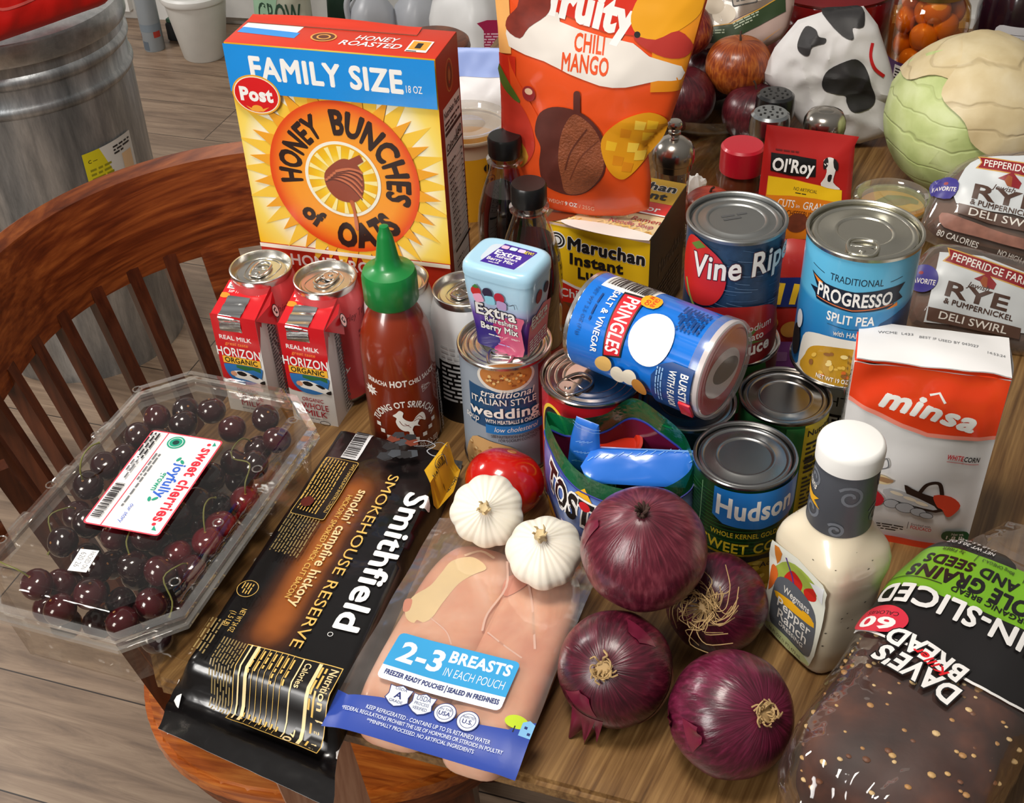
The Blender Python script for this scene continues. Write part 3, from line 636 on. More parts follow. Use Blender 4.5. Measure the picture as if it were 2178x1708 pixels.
# hot sauce bottle -----------------------------------------------------
sx_,sy_=at(865,919,T).xy; sr=thing('hot_sauce_bottle','clear squeeze bottle of red-brown chili sauce with a green nozzle cap','bottle',(sx_,sy_,T),face(sx_,sy_))
sauce=pm('#7a260a',.3,var=.3,sc=18,coat=.6,sss=.0)
m=MB(); rs=.0305; pf=[(0,.001),(.026,0),(.0295,.003),(rs,.008),(rs,.092),(.0300,.101),(.0275,.114),(.0225,.127),(.0170,.136),(.0142,.1405),(.0138,.146)]
m.lathe(pf,sauce,64)
WI=pm('#e7e2da',.4); k=Ink()
k.text('SRIRACHA',-31,75,4.4,WI,w=19,b=.05,rot=-5).text('HOT',-9.5,73,6,WI,w=14,b=.07).text('CHILI SAUCE',6.5,73.5,4.4,WI,w=26,b=.05,rot=8)
k.ring(21,66,7,4.6,.5,WI,0,360,3).text('SHARK',16.5,66.6,2,WI).text('HILL',17.5,64.2,2,WI)
k.poly([(-29+(4.2 if i%2 else 7.5)*cos(i*PI/9),65+(3.2 if i%2 else 6)*sin(i*PI/9)) for i in range(18)],WI).text('NET',-31,64,2.4,sauce)
k.text('TUONG OT SRIRACHA',0,52,6.0,WI,w=62,al='c',b=.05,arc=25)
# rooster emblem
k.poly([(-7,46),(-4,49),(-1,46.5),(-2,42),(1,38),(6,36),(9,40),(14,43),(17,40),(17.5,33),(13,36),(10,32),(12,29),(7,31),(5,26),(6,21),(3,21),(2,26),(-2,27),(-6,31),(-8,37),(-7,41),(-10,43.5)],WI,3)
k.line(smooth([(8,38),(12,40),(15,36)],4,False),.5,sauce).line(smooth([(7,36),(11,37),(13,33)],4,False),.5,sauce).line(smooth([(-5,38),(-2,33),(3,33)],4,False),.5,sauce).line([(-1,35),(4,30)],.4,sauce)
k.line([(3,26),(2,20),(-1,18)],.8,WI).line([(5,26),(6,19),(9,17.5)],.8,WI).line([(2,20),(4,18)],.7,WI)
for i in range(9):
    a=R_(196+i*18); k.rect(1+26*cos(a)-2,38+23*sin(a)-2,4,4,WI,rot=0)
k.text('食品公司',2,6,5,WI,w=27).greek(10,1.5,20,3.5,2,WI)
k.line([(36,70),(36,6)],.5,WI).greek(38,8,10,62,22,WI,seed=12)
k.put(m,roll(rs),cut=(3,0),base=.05)
m.obj('bottle',sr)
gc=pm('#0b7a35',.38,coat=.2)
m=MB(); m.lathe([(.0142,.1385),(.0205,.139),(.0218,.141),(.0218,.163),(.0205,.1675),(.0135,.1705),(.0105,.173),(.0088,.180),(.0062,.197),(.0055,.1995),(.0045,.2015),(.0035,.2065),(0,.2075)],gc,96,wob=lambda a,z:1+(.012*(1 if int(a/(2*PI)*96)%2 else 0) if .1405<z<.1635 else 0)); m.obj('nozzle_cap',sr)
MB().lathe([(.0139,.134),(.0165,.1352),(.0165,.1378),(.0142,.1392)],clear('#f3d9c8',.6),48).obj('neck_ring',sr)
# cereal box -----------------------------------------------------------
def box(m,w,d,h,mats,b=.0008):
    X=M.Translation((w/2,d/2,0)); m.rbox(w,d,h,b,mats,2,X)
cb=thing('cereal_box','tall blue, yellow and orange cereal box with a honey dipper picture','cereal box',(-.221,.974,T),R_(-16.76))
cw_,cdp,ch_=.1805,.055,.300
CR=pm('#c6331c',.45); CB=pm('#178de0',.32,coat=.25); CY=pm('#f6bd22',.38); CWH=pm('#f3efdf',.4); CDK=pm('#2a1510',.45); CG=pm('#f4a51f',.4)
frontm=radial([(0,'#f2a81a'),(.16,'#f7c426'),(.30,'#f8dc6a'),(.42,'#faf3d6'),(1,'#faf3d6')],(.0905,0,.188),.13,.15)
m=MB(); box(m,cw_,cdp,ch_,CR); 
k=Ink(); k.rect(0,0,180.5,300,frontm); k.rect(0,0,180.5,112,CR)
rays=[]
for i in range(64):
    a=2*PI*i/64; r=(60 if i%2 else (90 if i%4 else 86)); rays.append((91+r*cos(a)*1.0,188+r*sin(a)*1.03))
def sun(m_,a0,n,r0,r1,wd):
    for i in range(n):
        a=a0+2*PI*i/n; k.poly([(91+r0*cos(a-wd),187+r0*sin(a-wd)*1.04),(91+r1*cos(a),187+r1*sin(a)*1.04),(91+r0*cos(a+wd),187+r0*sin(a+wd)*1.04)],m_)
sun(pm('#f6c843',.4),.0,22,64,97,.125); sun(pm('#f0a52a',.4),.143,22,64,86,.10)
k.rect(0,108,180.5,4,CWH)
k.ell(91,186,67.5,71.5,radial([(0,'#d9441a'),(.06,'#e4511c'),(.16,'#ee7a24'),(.3,'#f4982b'),(1,'#f6a62f')],(.091,0,.186),.0695,.0735),n=72)
def arct(s,mid,r,h,w,down=False):
    b=.11 if not any(z in s for z in 'MNW') else .09; vs,fs=glyphs(s,b,0); x0=min(p[0] for p in vs);x1=max(p[0] for p in vs); ky=h/capH(); kx=w/(x1-x0)
    th=b*.5 if any(z in s for z in 'MNW') else 0
    for dx,dy in ([(th*cos(i*PI/3),th*sin(i*PI/3)) for i in range(6)] if th else [(0,0)]):
        out=[]
        for a,d in vs:
            X=(a+dx-x0)*kx-w/2; Y=(d+dy)*ky
            if not down: g=R_(mid)-X/(r+h/2); rr=r+Y
            else: g=R_(mid)+X/(r-h/2); rr=r-Y
            out.append((91+rr*cos(g)*.97,186+rr*sin(g)*1.03))
        k.tri(out,fs,CDK)
arct('HONEY',150,40.5,19.5,66); arct('BUNCHES',38,40.5,20.5,102); arct('of',228,58,15,20,True); arct('OATS',288,64,21,60,True)
k.ell(90,185.5,34.2,35.8,CWH,n=60).ell(90,185.5,31.4,33,radial([(0,'#e8a416'),(.35,'#f3c51f'),(.7,'#fbe88a'),(1,'#fff6c8')],(.09,0,.1855),.034,.036),n=60)
for i in range(16):
    a=2*PI*i/16; k.poly([(90+12*cos(a),185+12*sin(a)),(90+31*cos(a-.07),185+32*sin(a-.07)),(90+31*cos(a+.07),185+32*sin(a+.07))],pm('#f9e9a0',.4))
DB=pm('#8c3a1c',.35); DL=pm('#c8714a',.35); DD=pm('#5c2110',.35)
k.poly([(97,205),(108,211),(111,205),(100,198)],DB).poly([(84,201),(94,206),(104,202),(109,190),(107,174),(98,165),(84,166),(75,176),(74,190)],DB,4)
for i in range(5): k.line(smooth([(74+i*2.6,184+i*2.4),(83+i*3.4,187+i*2.5),(96+i*2.6,182+i*3.4),(106+i*.6,170+i*5.8)],5,False),2.0,DL).line(smooth([(74+i*2.6,182+i*2.4),(83+i*3.4,185+i*2.5),(96+i*2.6,180+i*3.4),(106+i*.6,168+i*5.8)],5,False),1.0,DD)
k.poly([(94,166),(98,166),(98.5,156),(99.5,140),(97.5,137),(96,141),(96,156)],pm('#b4541e',.3),3)
k.rect(0,258.5,180.5,41.5,CB); k.text('FAMILY SIZE',22,270,18.5,WHITE,w=130,b=.075,bend=lambda x:(1.6*(1-x/130))).text('18 OZ',155,271,6,WHITE,w=13.5,b=.01)
k.ell(23,257,21.5,17.6,pm('#e7a32c',.4)).ell(23,257,20.2,16.3,pm('#f6e7c8',.4)).ell(23,257,19.3,15.4,pm('#d51c20',.35)).text('Post',9,252,11,WHITE,w=28,b=.10).ell(22,245,5,3,pm('#f0a43a',.4)).poly([(12,247),(22,243),(33,247),(27,242.5),(17,242.5)],pm('#f0a43a',.4))
k.text('HONEY ROASTED',30,94,11,WHITE,w=120,b=.05)
k.put(m,flat((0,0,0),(1,0,0),(0,0,1)),clip=[((.3,0),(-1,0)),((180.2,0),(1,0)),((0,299.6),(0,1))])
k=Ink(); CRD=pm('#9c2a17',.4); k.rect(0,0,55,300,CRD).ring(29,274,9,14,1.2,pm('#b77b3c',.4)).ring(29,274,6.5,10.5,3,pm('#5e2c18',.4)).ell(29,274,3,5,pm('#a8663a',.4))
NW=pm('#e4e0da',.4); k.rect(8,8,44,245,NW).text('Nutrition Facts',10,243,6,INK,w=40,b=.03).greek(10,233,38,8,2,INK,seed=2).rect(9,228,42,3,INK).text('160',36,216,7,INK,b=.03).text('Calories',10,214,6,INK,b=.03).rect(9,211,42,1.5,INK)
for i in range(14): k.greek(10,201-i*5.6,24,3,1,INK,seed=i).rect(9,199.5-i*5.6,42,.4,INK).greek(44,201-i*5.6,6,3,1,INK,seed=i+30)
k.rect(9,118,42,2.6,INK)
for i in range(5): k.greek(10,108-i*6,30,3,1,INK,seed=i+7).rect(9,106-i*6,42,.4,INK)
k.greek(10,14,40,62,14,INK,seed=3)
k.put(m,flat((cw_,0,0),(0,1,0),(0,0,1)),clip=[((54.8,0),(1,0)),((0,299.5),(0,1))])
k=Ink(); k.rect(3,30,50,15,pm('#eceae6',.4),rot=-4).rect(3,20,52,11,CB,rot=-4).text('HONEY',105,23,8.5,WHITE,w=36,sh=.2,b=.03).text('ROASTED',95,11.5,8.5,WHITE,w=52,sh=.2,b=.03).ell(78,23,11,9,pm('#5e2c18',.4)).ring(78,23,11,9,1.5,pm('#d99a4a',.4)).ring(78,23,6,5,1.5,pm('#d99a4a',.4)).text('Post',88,42,6.5,WHITE,b=.02)
k.rect(152,8,18,22,pm('#eceae6',.4)).rect(153.5,12,15,16.5,pm('#d99a2c',.4)).rect(158,15,5,10,INK).greek(153,8.6,16,3,1,INK)
k.put(m,flat((0,0,ch_),(1,0,0),(0,1,0)))
m.obj('box_body',cb)
m=MB()
def flapf(u,v):
    x=.002+.150*u; y=.0395+.0142*v; return (x,y,ch_+.0008+.004*ss(v,.2,1)*(.25+.75*abs(sin(3.1+u*3.4)))*(1-.4*u))
m.grid(flapf,24,8,CR); m.grid(lambda u,v:V(flapf(u,v))-V((0,0,.0005)),24,8,pm('#b7a58c',.6),flip=True); m.obj('top_flap',cb); 
# red peeling corner
# chewing gum tub ------------------------------------------------------
g0=at(1125,750,T+.114); gt=thing('gum_tub','squarish chewing gum tub with a pale blue flip lid, on the soup can','gum tub',mat=M.Translation((.0005,.806,T+.1139))@M.Rotation(R_(-29),4,'Z'))
gm_=grad([(0,'#22166a'),(.28,'#352283'),(.48,'#6a4aa6'),(.62,'#b0b9de'),(.72,'#aed2ea'),(1,'#a9d3ea')],2,.0,.066,.25,.4)
gb=thing and pm('#a5cfe6',.3,coat=.4)
def sq(hx,hy,p=5):
    def f(a,z=None):
        c,s_=abs(cos(a)),abs(sin(a)); return 1/((c**p+s_**p)**(1/p))
    return f
def gr(z): return .0205+.0055*ss(z,0,.066)*1
def gshape(u,v,z,k=1): 
    a=2*PI*u; q=sq(1,1)(a)*gr(z)*k; return V((q*cos(a)*1.16,q*sin(a)*.86,z))
m=MB(); m.grid(lambda u,v:gshape(u,v,.066*v),72,14,gm_,cu=True); m.add([gshape(i/72,0,0) for i in range(72)],[list(range(72))[::-1]],WHITE,False)
fmap=lambda x,y,h:(lambda z:V((x/1000,-(gr(z)*.86+h/1000),z)))(y/1000)
smap=lambda x,y,h:(lambda z:V((gr(z)*1.16+h/1000,x/1000,z)))(y/1000)
k=Ink(); PNK=grad([(0,'#5b2a86'),(.45,'#c2376f'),(1,'#d76a86')],0,-.018,.026,.25,.4); 
k.poly([(21,0),(21,26),(24,38),(6,34),(-4,24),(2,10),(-4,0)],PNK,3)
BO=pm('#120c22',.4); k.text('Extra',-17,33,10.5,WHITE,w=34,b=.05,o=BO,ow=.09).text('Refreshers',-10,27,5,WHITE,w=28,b=.04,o=BO,ow=.08).text('Berry Mix',-14,19.5,6,WHITE,w=32,b=.06,o=BO,ow=.09).greek(-8,14,22,1.8,1,WHITE).greek(0,6.5,18,2.2,1,pm('#b7a2d8',.4)).greek(12,15,8,1.6,2,WHITE)
for cx,cy,c in ((-15,55,'#c22a2a'),(-5,56,'#2c2340'),(5,54,'#b3243c')): k.ell(cx,cy,4.4,4.6,pm(c,.4))
for cx,cy,c,ro in ((-12,47.5,'#e9a9c6',20),(-3,48.5,'#8fd0e6',8),(6,47,'#b79ccb',-4)): k.rect(cx-4,cy-3.5,8.4,8,pm(c,.4),2,ro)
k.line(smooth([(9,52),(13,49),(17,51),(18,47)],4,False),.5,BO).poly([(-18,59),(-15,62),(-12,59),(-15,58)],pm('#3f7a3a',.4))
k.put(m,fmap,cut=(0,4),base=.6)
k=Ink(); k.poly([(-17,0),(17,0),(18,36),(4,40),(-17,30)],PNK).text('Extra',-14,28,8,WHITE,w=27,b=.05,o=BO,ow=.07).text('Refreshers',-12,22.5,4.4,WHITE,w=25,b=.04,o=BO,ow=.06).ell(-6,52,5,6,pm('#8c2238',.4)).ell(6,54,4,5,pm('#2c2340',.4)).greek(-14,2,28,12,5,WHITE,seed=5)
k.put(m,smap,cut=(0,4),base=.6); m.obj('tub_body',gt)
m=MB()
def lidf(u,v):
    L=[(.0655,1.0),(.066,1.03),(.070,1.035),(.0735,1.02),(.0762,.96),(.0772,.88),(.0770,.80),(.0768,0)]
    z,kk=L[int(round(v*7))]; a=2*PI*u; q=sq(1,1)(a)*.0258*kk; return (q*cos(a)*1.16,q*sin(a)*.86,z)
m.grid(lidf,72,7,gb,cu=True)
k=Ink().rect(-22,-16.5,44,33,pm('#c7d3df',.3),9).poly([(-15,-15),(14,-15),(20,14),(-9,15)],pm('#3b2290',.3)).text('Extra',-10,-1,6.5,WHITE,w=22,b=.05).text('Refreshers',-7,-5,3.4,WHITE,w=18,b=.03).text('Berry Mix',-12,-10,4,WHITE,w=22,b=.05).greek(-9,-13,16,1.6,1,WHITE).text('NEW!',9,7.5,4,pm('#f1e04a',.4),w=9,b=.04)
for i in range(3): k.rect(-9+i*7,7.5,6,4.6,pm(('#e6b5d0','#c9e2ef','#d9c6e6')[i],.4),1.4)
k.put(m,flat((0,0,.0768),(1,0,0),(0,1,0)),base=.12); m.obj('flip_lid',gt,ang=50)
# instant noodle box ---------------------------------------------------
NY=pm('#f4c51c',.36,coat=.2); NR=pm('#d8261c',.36,coat=.2)
a_=at(1161,467,T+.115); nb=thing('noodle_box','yellow and red instant noodle box standing behind the gum tub','noodle box',(a_.x,a_.y,T),R_(-25.5))
m=MB(); w_,d_,h_=.1,.105,.115; box(m,w_,d_,h_,pm('#26221f',.45))  # near-black base: the shadow on the box sides is put into their colour
def noodle_front(k,oy,full=True):
    k.rect(0,oy,100,60,NY)
    k.ell(10.5,oy+44,9.2,9.2,WHITE).ring(10.5,oy+44,8,8,1.8,INK).ring(10.5,oy+44,5,5,1.5,INK)
    k.text('Maruchan',22,oy+37,12.5,INK,w=73,b=.09,rot=-1,o=WHITE,ow=.07).text('Instant',24,oy+22,11,INK,w=51,b=.07).text('Lunch',32,oy+8,11,INK,w=38,b=.07)
k=Ink(); k.rect(0,0,100,115,NY); noodle_front(k,52); k.poly([(0,60),(30,50),(60,47),(100,54),(100,30),(0,30)],NR); k.poly([(0,60),(30,50),(60,47),(100,54),(100,51),(60,44),(30,47),(0,57)],WHITE)
k.text('Chicken Flavor',14,36,9,WHITE,w=80,b=.04,rot=2); k.rect(0,0,100,30,pm('#7a4a2a',.4)).ell(60,14,34,14,pm('#e9e2d2',.4)).ell(60,14,30,11,pm('#d9a04a',.4)).poly([(0,0),(0,30),(20,28),(26,12),(10,0)],pm('#9a4a22',.4),3)
for i in range(8): k.line(smooth([(38+i*5,10),(42+i*5,18),(46+i*4,9),(50+i*4,17)],4,False),1.1,pm('#f0cd7a',.4))
k.rect(0,112,100,3,pm('#d8b9a6',.4))
k.put(m,flat((0,0,0),(1,0,0),(0,0,1)),clip=[((100,0),(1,0)),((0,114.6),(0,1)),((.4,0),(-1,0))])
k=Ink(); k.rect(0,0,100,105,pm('#d9b48a',.4)).rect(0,0,100,40,pm('#e0c79a',.4))
for i in range(26): 
    a=random.uniform(6,92);b=random.uniform(4,32); k.line(smooth([(a,b),(a+5,b+4),(a+9,b-2),(a+13,b+3)],4,False),1.5,pm(('#ecc877','#d9a64c','#f3dca0')[i%3],.4))
k.poly([(0,0),(0,36),(14,40),(24,20),(10,0)],pm('#7d3a20',.4),3).ell(60,2,46,9,pm('#f0eee8',.4)).text('Ramen',72,26,7,pm('#b3202a',.4),sh=.2).text('Noodle Soup',54,16,7,pm('#b3202a',.4),w=42,sh=.2,o=WHITE,ow=.04)
k.rect(0,40,100,22,NR).rect(0,40,100,2,WHITE).text('Chicken Flavor',10,46,9,WHITE,w=82,b=.03); k.rect(0,62,100,43,pm('#d9aa22',.4)).text('Maruchan',20,84,13,INK,w=74,b=.07,o=WHITE,ow=.09).text('Instant',38,68,12,INK,w=52,b=.07)
k.put(m,flat((0,0,h_),(1,0,0),(0,1,0)),clip=[((99.6,0),(1,0)),((.4,0),(-1,0))])
k=Ink(); k.text('Maruchan',28,60,14,pm('#4b4743',.5),w=70,b=.06,rot=0).greek(12,10,80,40,9,pm('#4b4743',.5),seed=6)  # side print in dark grey, the same shade put into its ink
k.put(m,flat((w_,0,0),(0,1,0),(0,0,1))); m.obj('box_body',nb)
# food cans --------------------------------------------------------------
DBL=pm('#1e4a72',.35,coat=.3); 
k=Ink(); WG=pm('#8f9aa6',.35); k.rect(-115,4,230,104,WG).rect(28,4,60,104,pm('#8c2f3c',.38)).poly([(-34,92),(22,88),(30,48),(-34,52)],DBL).ell(0,103,24,15,pm('#d9d5cc',.4)).ell(0,104,21.5,13,pm('#b8763a',.4))
for i in range(34): k.ell(random.uniform(-15,15),random.uniform(95,107),1.3,1.2,pm(('#dfbb7c','#8f4a22','#d98a3c')[i%3],.4))
k.text('traditional',-21,83.5,6.6,WI,w=44,sh=.25,b=.02,rot=1).text('ITALIAN STYLE',-30,76,6,WI,w=54,b=.02).text('wedding',-32,63.5,9.5,WI,w=58,b=.05).text('soup',-38,56,7,WI,w=14,sh=.2).text('WITH MEATBALLS & CHICKEN',-18,57.5,3.6,WI,w=45,b=.04)
k.rect(-18,46.5,50,9,pm('#2272b5',.35)).text('low cholesterol',-11,49,4.8,WI,w=36,sh=.25).text('SEE NUTRITION INFORMATION',-14,42.5,2.8,INK,w=42).text('FOR SODIUM CONTENT',-8,38.8,2.8,INK,w=32).poly([(-40,4),(-32,36),(-14,38),(6,30),(16,6)],pm('#c9a06a',.4),3)
for i in range(40): k.ell(random.uniform(-34,2),random.uniform(6,32),1.4,1.3,pm(('#dcbc86','#a97a44')[i%2],.4))
food_can('soup_can','soup can with a blue label and pull tab, carrying the gum tub',-.004,.805,T,.038,.1139,WG,k,lid=ALU,tab=(20+150,.0195,.026,.019),rings=(.8,.66,.5))
k=Ink(); k.rect(-115,4,230,104,pm('#b71520',.35,coat=.3)).ell(-34,72,17,30,pm('#e9c63a',.4)).ell(-34,72,14,27,INK).text('C',-40,62,20,WHITE,b=.05)
food_can('vegetable_can','wide red-labelled can with a ring pull under the chip tube',.062,.756,T,.0398,.1139,pm('#b71520',.35,coat=.3),k,lid=metal('#c5b7ac',.2),tab=(-52,-.017,.028,.020),rings=(.86,.72,.56))
k=Ink().rect(-115,4,230,104,pm('#14202e',.35,coat=.3)).rect(-40,4,60,40,pm('#d8cf1f',.4))
food_can('vegetable_can','dark-lidded can with a yellow band, tucked behind the blue chip bag',.131,.7225,T,.0365,.112,pm('#14202e',.35,coat=.3),k,lid=TIND,rings=(.85,.6))
GR=pm('#1f5a2c',.35,coat=.3); YL=pm('#d9c02c',.38)
k=Ink(); k.rect(-112,4,224,103,pm('#1c4a26',.35,coat=.3)).rect(18,4,60,103,YL).text('Nutrition',21,96,5.5,INK,b=.04).greek(21,60,26,32,7,INK,seed=2).rect(20,72,30,2,INK).text('Calories',21,64,4.4,INK,b=.04).greek(21,8,26,50,12,INK,seed=21).rect(4,4,13,103,GR)
food_can('vegetable_can','green can with a yellow nutrition panel left of the corn flour bag',.204,.723,T,.0345,.112,GR,k,lid=metal('#8e8a86',.24),rings=(.84,.58))
k=Ink(); k.rect(-115,4,230,104,pm('#17401f',.35,coat=.3)).rect(-115,4,230,42,pm('#b99a1f',.4))
for i in range(60): k.ell(random.uniform(-40,60),random.uniform(5,40),3,2.2,pm(('#d9b83a','#c9a026','#e4c95a')[i%3],.4))
k.poly([(-115,46),(115,46),(115,38),(60,42),(40,37),(20,42),(0,38),(-115,40)],INK)
for i in range(16): k.line([(-40+0,50+i*3.4),(60,50+i*3.4)],.35,pm('#2f7a3a',.4))
k.poly([(-18,108),(50,108),(50,80),(42,76),(16,73),(-10,76),(-18,82)],pm('#1b74c4',.35,coat=.3)).text('Hudson',-15,84.5,17,WHITE,w=54,b=.06,rot=0,bend=lambda x:-2.2*sin(PI*x/54)).line([(-28,50),(-28,106)],.6,pm('#7aa57a',.4))
k.text('WHOLE KERNEL GOLDEN',-18,64.5,4.4,YL,w=52,b=.02).text('SWEET CORN',-24,52.5,9,YL,w=66,b=.04,bend=lambda x:-3*sin(PI*x/66)).text('Added',18,34,5,INK,b=.04)
food_can('vegetable_can','green and blue sweet corn can just behind the red onions',.163,.6585,T,.0365,.112,GR,k,lid=metal('#9a9a99',.27),rings=(.84,.56))
# bottom and top of the stacked pairs
food_can('vegetable_can','red-labelled can holding up the tomato sauce can',.177,.799,T,.0372,.112,pm('#8c1c22',.35,coat=.3),Ink().rect(-115,4,230,104,pm('#7c1a20',.35)).poly([(-10,108),(30,108),(40,70),(0,60)],pm('#3f7a35',.4)),lid=ALU,rings=(.86,.72,.56))
k=Ink(); k.rect(-115,4,230,104,pm('#b9bbbb',.38)).text('LIGHT',-26,84,9,INK,w=34).rect(-30,58,60,18,INK).text('RED',-14,62,11,WHITE,w=26,b=.04).rect(-115,4,230,40,pm('#23404a',.4))
food_can('vegetable_can','grey-labelled can holding up the split pea soup can',.262,.7735,T,.0372,.112,pm('#b9bbbb',.38),k,lid=TIN,rings=(.86,.7))
DN=pm('#27405c',.4,var=.35,sc=220); k=Ink(); k.rect(-115,4,230,104,DN)
for i in range(60): 
    y=random.uniform(50,106); x=random.uniform(-40,45); k.line([(x,y),(x+random.uniform(8,22),y-random.uniform(1,3))],.35,pm(('#4d6a8c','#1a2c44','#6d88a6')[i%3],.4))
TR=pm('#c3241c',.34,coat=.3,var=.15,sc=40); k.poly([(-36,106),(-20,104),(-6,92),(-4,72),(-12,56),(-28,52),(-40,60),(-44,84)],TR,4).poly([(-40,8),(-34,40),(-10,54),(14,56),(36,50),(48,30),(48,4),(-40,4)],pm('#b3201b',.34,coat=.3,var=.2,sc=40),4).poly([(-16,34),(-4,46),(10,44),(12,34),(0,30)],pm('#d8574a',.35),3).poly([(-40,4),(-40,22),(-10,20),(48,26),(48,4)],pm('#7d1519',.38),2)
GS=pm('#5c7a2c',.4); k.poly([(-20,40),(0,37),(8,28),(28,38),(16,25),(34,20),(10,21),(4,10),(-2,21),(-30,22),(-8,27)],GS,2).line(smooth([(-38,68),(-30,52),(-14,38),(2,28)],5,False),2.2,pm('#8a9a4a',.4)).poly([(-34,100),(-26,106),(-20,103),(-28,98)],GS)
k.text('Vine Ripe',-27,76,19,WI,w=78,sh=.25,b=.04,rot=9,o=pm('#43121a',.4),ow=.05).text('low sodium',-2,31,6.4,WI,w=38,rot=4,sh=.1).text('tomato',5,23,6.4,WI,w=24,rot=4,b=.03).text('sauce',6,10,11,WI,w=30,rot=4,b=.06)
k.ell(-31,26,7,5,INK).ring(-31,26,6.4,4.5,.6,WI).text('USA',-34.5,24.4,3,WI)
food_can('tomato_can','tall-stacked tomato sauce can with ripe tomatoes on a denim blue label',.171,.795,T+.1121,.0372,.112,DN,k,lid=metal('#9fa1a0',.42),rings=(.82,.6),embed=1)
LB=grad([(0,'#1d5f96'),(.35,'#1f6fae'),(.62,'#2f8cc4'),(.66,'#5cb4dd'),(1,'#62bbe2')],2,.004,.112,.32,.3)
k=Ink(); NB=pm('#0f1f33',.35); k.poly([(22,60),(70,66),(70,4),(10,4),(14,34)],pm('#1a4a78',.35),3).text('TRADITIONAL',0,92.5,5.6,NB,w=38,al='c').line([(-36,98),(-24,95.5)],.5,NB).line([(24,95),(34,97)],.5,NB)
k.poly([(-36,80),(-28,81),(-36,92),(-22,88),(0,87),(22,90),(38,91),(33,84),(38,78),(30,76),(30,73),(0,70),(-28,72),(-30,76)],NB).line([(-28,74.5),(0,71.5),(29,75.5)],.7,pm('#e8793a',.4)).poly([(-34,90.5),(-24,87.5),(-28,85.5)],pm('#f08a2c',.4)).poly([(24,71.5),(33,76),(34,72.5)],pm('#f08a2c',.4))
k.text('PROGRESSO',0,75,10.5,WHITE,w=55,al='c',b=.05,bend=lambda x:1.2*(abs(x)/27)**2).text('SPLIT PEA',0,59,7.4,WHITE,w=34,al='c',b=.04,bend=lambda x:.6*(abs(x)/20)**2).line([(-16,56),(0,54.8),(16,56)],.4,NB).text('with HAM',-1,48,4.4,WI,w=19,al='c',b=.02)
BWL=pm('#d9d5cb',.4); k.poly([(-38,8),(-36,34),(-26,43),(-8,46),(14,45),(34,42),(44,30),(44,4),(-36,4)],BWL,3).poly([(-30,4),(-31,20),(-24,32),(-6,38),(16,37),(36,30),(40,14),(38,4)],pm('#b88a1e',.36,var=.3,sc=60,coat=.3),4)
for i in range(26):
    x=random.uniform(-24,30);y=random.uniform(8,32); k.ell(x,y,random.uniform(1.4,3),random.uniform(1,2),pm(('#d9b04a','#8a5a2a','#cf6a2a','#e6cf8a')[i%4],.4),rot=random.uniform(0,90),n=10)
k.text('NET WT 19 OZ (1 LB 3 OZ) 538g',-18,7,3.8,WHITE,w=50,b=.02).ell(-44,26,6,14,INK).ell(-42,46,4,8,pm('#c9ccd0',.4))
food_can('soup_can','large blue split pea soup can with a ring pull, stacked beside the flour bag',.257,.7635,T+.1121,.0415,.116,LB,k,lid=metal('#c9c7bb',.27),tab=(-18,-.024,.022,.021),rings=(.84,.5)) 
# chip tube lying on the cans -------------------------------------------------
pa=at(1252,674,T+.1515); pb=at(1553,793,T+.1515); ax=(pb-pa).normalized(); pa=pa+ax*.002
up=(CC-(pa+pb)/2); up=(up-ax*up.dot(ax)).normalized(); up=(M.Rotation(R_(-4),3,ax)@up)
Y=-up; X_=Y.cross(ax); mt=M(((X_.x,Y.x,ax.x,pa.x),(X_.y,Y.y,ax.y,pa.y),(X_.z,Y.z,ax.z,pa.z),(0,0,0,1)))
pt=thing('chip_tube','short blue chip tube lying across the can tops','chip tube',mat=mt)
PB=pm('#0e6fd0',.28,coat=.4,var=.04); PR=pm('#c81f2c',.34); PN=pm('#0f3f7d',.34); r=.0365; h=.116
m=MB(); m.lathe([(0,.003),(r-.003,.003),(r-.002,0),(r+.0004,.0002),(r+.0004,.003),(r,.0035)],metal('#d5d6d6',.25),64); m.lathe([(r,.0035),(r,h-.006)],PB,96); m.lathe([(r,h-.006),(r+.0006,h-.004),(r+.0002,h-.002),(r-.0015,h-.0015)],pm('#d8d8d6',.35),64)
k=Ink(); k.bars(-27,14,36,24,INK,pm('#e9e8e4',.4),rot=90) 
k.text('SALT & VINEGAR',-24,25,5,WHITE,w=50,b=.04).greek(-18,18,40,3,1,PN).text('NET WT 2.5 OZ (71g)',-22,11,2.8,PN,w=40)
k.poly([(-26,32),(26,36),(22,51),(-28,51)],INK).poly([(-24,33.4),(24.6,37),(21,49.8),(-26,49.8)],PR).text('PRINGLES',-22.5,37,10.5,WHITE,w=43,b=.04,rot=1).ell(1,70,19.5,17,pm('#f2f1ee',.38))
k.poly([(-32,50),(-26,47),(-20,50),(-20,60),(-26,63),(-32,60)],pm('#f2a51f',.4),2).text('GRAB',-31,56,3.4,pm('#d8311c',.4),w=10,b=.04).text("N' GO",-31,51.5,3.4,pm('#d8311c',.4),w=10,b=.04)
k.greek(-34,80,22,22,7,PN,rot=0,seed=4).poly([(14,84),(24,78),(60,78),(60,110),(10,110),(10,92)],PN).text('BURSTING',15,101,6,WHITE,w=32,b=.04).text('WITH FLAVOR',15,92,5.4,WHITE,w=32,b=.04).greek(16,82,28,6,3,pm('#8fb5de',.4))
for x,y in ((31,38),(36,50),(34,60),(40,68)): k.ell(x,y,6,8,pm(('#c98a3a','#e0b466','#efe6cf','#c07a2c')[int(x+y)%4],.4),rot=x*7)
k.put(m,roll(r),cut=(3,0),base=.06); m.obj('tube_body',pt)
